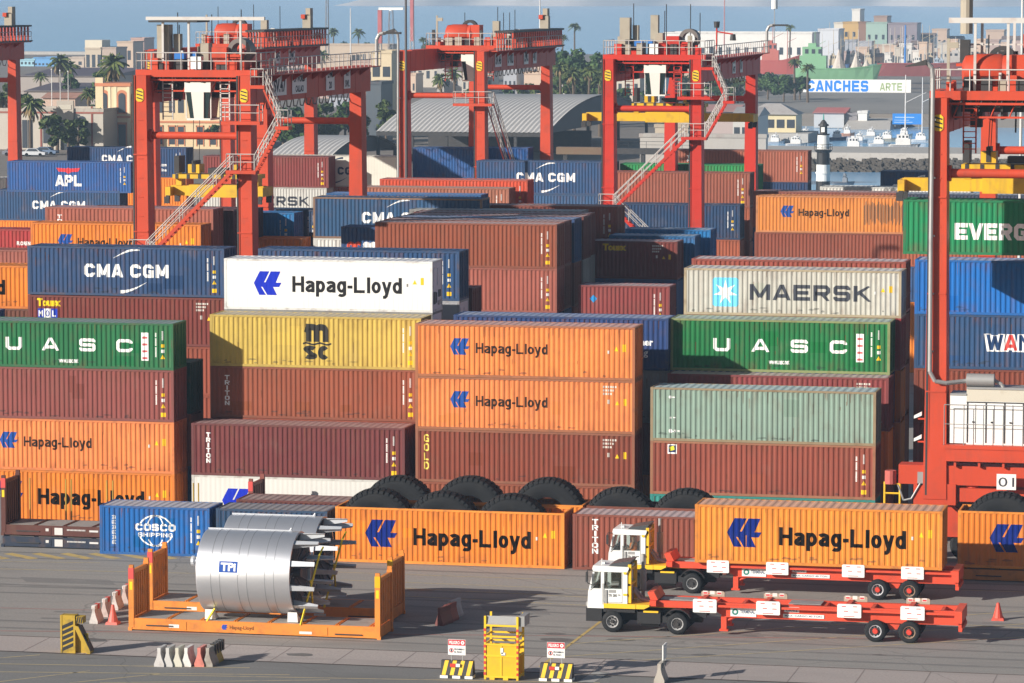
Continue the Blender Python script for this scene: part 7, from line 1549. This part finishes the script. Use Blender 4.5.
# ---- trees and palms
for (px, yc, Y, rp, lb) in ((115,62,690,20,'tall thick palm in front of the colonial building'),(108,75,700,13,'palm just left of the tall thick one'),(60,60,870,14,'palm behind the flagpoles'),(69,66,880,12,'palm touching the one behind the flagpoles'),(30,103,650,17,'palm in front of the station at left'),(88,92,690,11,'slim palm between the flagpoles and the colonial building'),(3,97,660,12,'palm at the left edge'),(41,76,860,9,'small palm over the dark roofs'),(57,124,642,12,'low palm beside the leafy bush'),
        (321,54,1000,9,'palm over the left gantry beam'),(318,36,1300,8,'far palm left of the grey mast'),(333,31,1300,7.5,'far palm right of the grey mast'),(358,32,1300,8,'far palm right of the white mast'),(575,26,1200,7,'lone tall palm against the sea'),(563,37,1200,6,'shorter palm left of the lone tall one'),(441,78,800,11,'dry palm under the centre gantry'),(455,72,820,10,'second dry palm under the centre gantry'),(424,40,1250,6,'far palm behind the centre gantry beam'),
        (560,66,760,10,'palm at the left of the tree clump'),(574,72,740,11,'palm in the middle of the tree clump'),(589,70,750,10,'palm at the right of the tree clump'),(600,80,735,9,'palm beside the pure red gantry leg'),(790,27,1300,6,'far palm over the white building'),(808,67,960,8,'palm in front of the red trawler'),(795,62,980,8,'palm left of the painted wall'),(229,130,655,8,'palm in front of the colonial building right end'),(262,122,700,10,'palm between the left gantry legs')):
    palm(lb, px, yc, Y, rp, skirt=rp > 9)
for (px, yt, yb, w, m, n, lb) in ((52,113,162,24,LEAF,1500,'leafy green tree in front of the station'),(68,118,160,14,LEAF,700,'small tree right of the leafy green one'),(296,104,158,28,LEAFD,1300,'dense tree left of the gantry leg beside the beige tower'),(322,102,150,30,LEAF,1400,'broad tree under the SV.47 beam'),(345,99,148,28,LEAFD,1300,'dark tree right under the SV.47 beam'),(360,112,150,16,LEAF,700,'small tree touching the small barrel roof'),
        (560,44,118,26,LEAFD,1400,'tall dark tree at the left of the clump'),(578,42,118,30,LEAFD,1600,'tallest tree of the clump right of the centre gantry'),(597,46,116,24,LEAFD,1300,'tall tree at the right of the clump'),(556,72,128,22,LEAF,1100,'lower tree in front of the clump'),(586,74,128,24,LEAF,1100,'lower tree right in front of the clump'),(530,80,124,22,LEAF,900,'low tree behind the barrel roof'),(508,84,124,20,LEAFD,800,'low dark tree behind the barrel roof'),
        (566,52,124,26,LEAFD,1500,'broad dark tree filling the clump middle'),(590,56,124,26,LEAFD,1500,'broad dark tree filling the clump right'),(574,64,130,28,LEAF,1500,'broad pale tree low in the clump'),(603,62,126,18,LEAF,900,'tree peeping out left of the pure red gantry leg'),(652,78,108,26,LEAFD,900,'tree behind the pure red gantry'),(676,74,104,24,LEAF,900,'tree right behind the pure red gantry cab'),(716,76,104,26,LEAFD,900,'tree below the pure red gantry beam'),(738,78,104,24,LEAF,900,'tree left of the rear red gantry leg'),(768,72,100,26,LEAFD,1000,'dark tree left of the boatyard'),(784,74,102,24,LEAFD,1000,'dark tree next to the boatyard trees'),(800,76,100,20,LEAFD,800,'dark tree by the painted wall'),(756,70,98,16,LEAF,700,'tree right of the rear red gantry leg'),
        (22,90,152,22,LEAF,1100,'leafy tree between the palms at far left'),(78,118,158,18,LEAF,900,'low leafy tree by the blue van'),(95,104,156,14,LEAFD,700,'narrow dark tree left of the colonial building'),(38,94,150,16,LEAFD,800,'dark tree behind the leafy green one'),(304,112,157,22,LEAF,1000,'pale tree low beside the gantry leg'),(334,112,156,24,LEAF,1100,'pale tree low under the SV.47 beam'),(283,110,156,18,LEAFD,900,'dark tree behind the left gantry stairs'),(622,86,120,20,LEAFD,800,'dark tree behind the pure red gantry left leg'),(692,84,112,22,LEAF,800,'pale tree behind the pure red gantry stairs'),(212,124,155,14,LEAFD,700,'dark tree in front of the colonial building'),
        (8,78,140,16,LEAF,700,'tree at the left edge'),(70,70,120,16,LEAFD,700,'dark tree under the palms behind the flagpoles'),(100,66,128,18,LEAFD,800,'dark tree behind the tall thick palm'),(318,41,62,20,LEAFD,500,'far bushes left of the white mast'),(345,42,60,20,LEAFD,500,'far bushes right of the white mast'),(368,42,60,14,LEAFD,400,'far bushes by the short mast'),(428,42,62,14,LEAFD,400,'far bushes behind the centre gantry'),(802,36,60,14,LEAFD,400,'far tree by the white building'),(728,32,60,10,LEAFD,300,'far tree over the white building left'),(752,30,60,10,LEAFD,300,'far tree over the white building middle'),(386,96,150,20,LEAF,800,'tree left of the barrel roofed warehouse'),(470,86,130,24,LEAFD,900,'tree behind the middle of the barrel roof')):
    tree(lb, px, yt, yb, w, m=m, n=n, group='trees in the town')
# parked cars by the station and the sea wall
def car(label, px, py, c, Y=None):
    p = gz(px, py); t = thing('parked_car', label, 'car', (p.x, p.y, 0), 'cars parked by the station'); b = MB()
    b.prism([(0,.3),(4.2,.3),(4.25,.75),(3.3,.9),(2.7,1.42),(1.1,1.42),(.5,.92),(0,.85)], 'y', 0, 1.7); bd = b.build('body', CLEAN, t, color=c); b = MB(); b.prism([(.75,.92),(3.05,.92),(2.62,1.36),(1.18,1.36)], 'y', -.01, 1.71); b.build('window', WIN, bd)
    for x in (.85, 3.35):
        for y in (.1, 1.6): b = MB(); b.cyl((x,y-.1,.32),(x,y+.1,.32),.32,n=12); b.build('wheel', RUBBER, t)
for px, py, c, lb in ((22,156.5,(.5,.52,.55),'silver car just above the blue red-winged container'),(33,155,(.12,.18,.28),'dark blue car right of the silver one'),(2,156,(.16,.17,.2),'dark car at the left edge'),(62,104,(.6,.6,.6),'white car on the lot behind the station'),(78,103.5,(.55,.55,.56),'second white car on the lot behind the station'),(90,147,(.2,.3,.42),'blue van like car beside the colonial building')): car(lb, px, py, c)
b = MB(); b.box(-900, at(320,60,1560).x, 1555, 1562, 0, 1.3); o = b.build('sea_wall', CONC); tag(o, 'long low sea wall along the beach', 'wall')
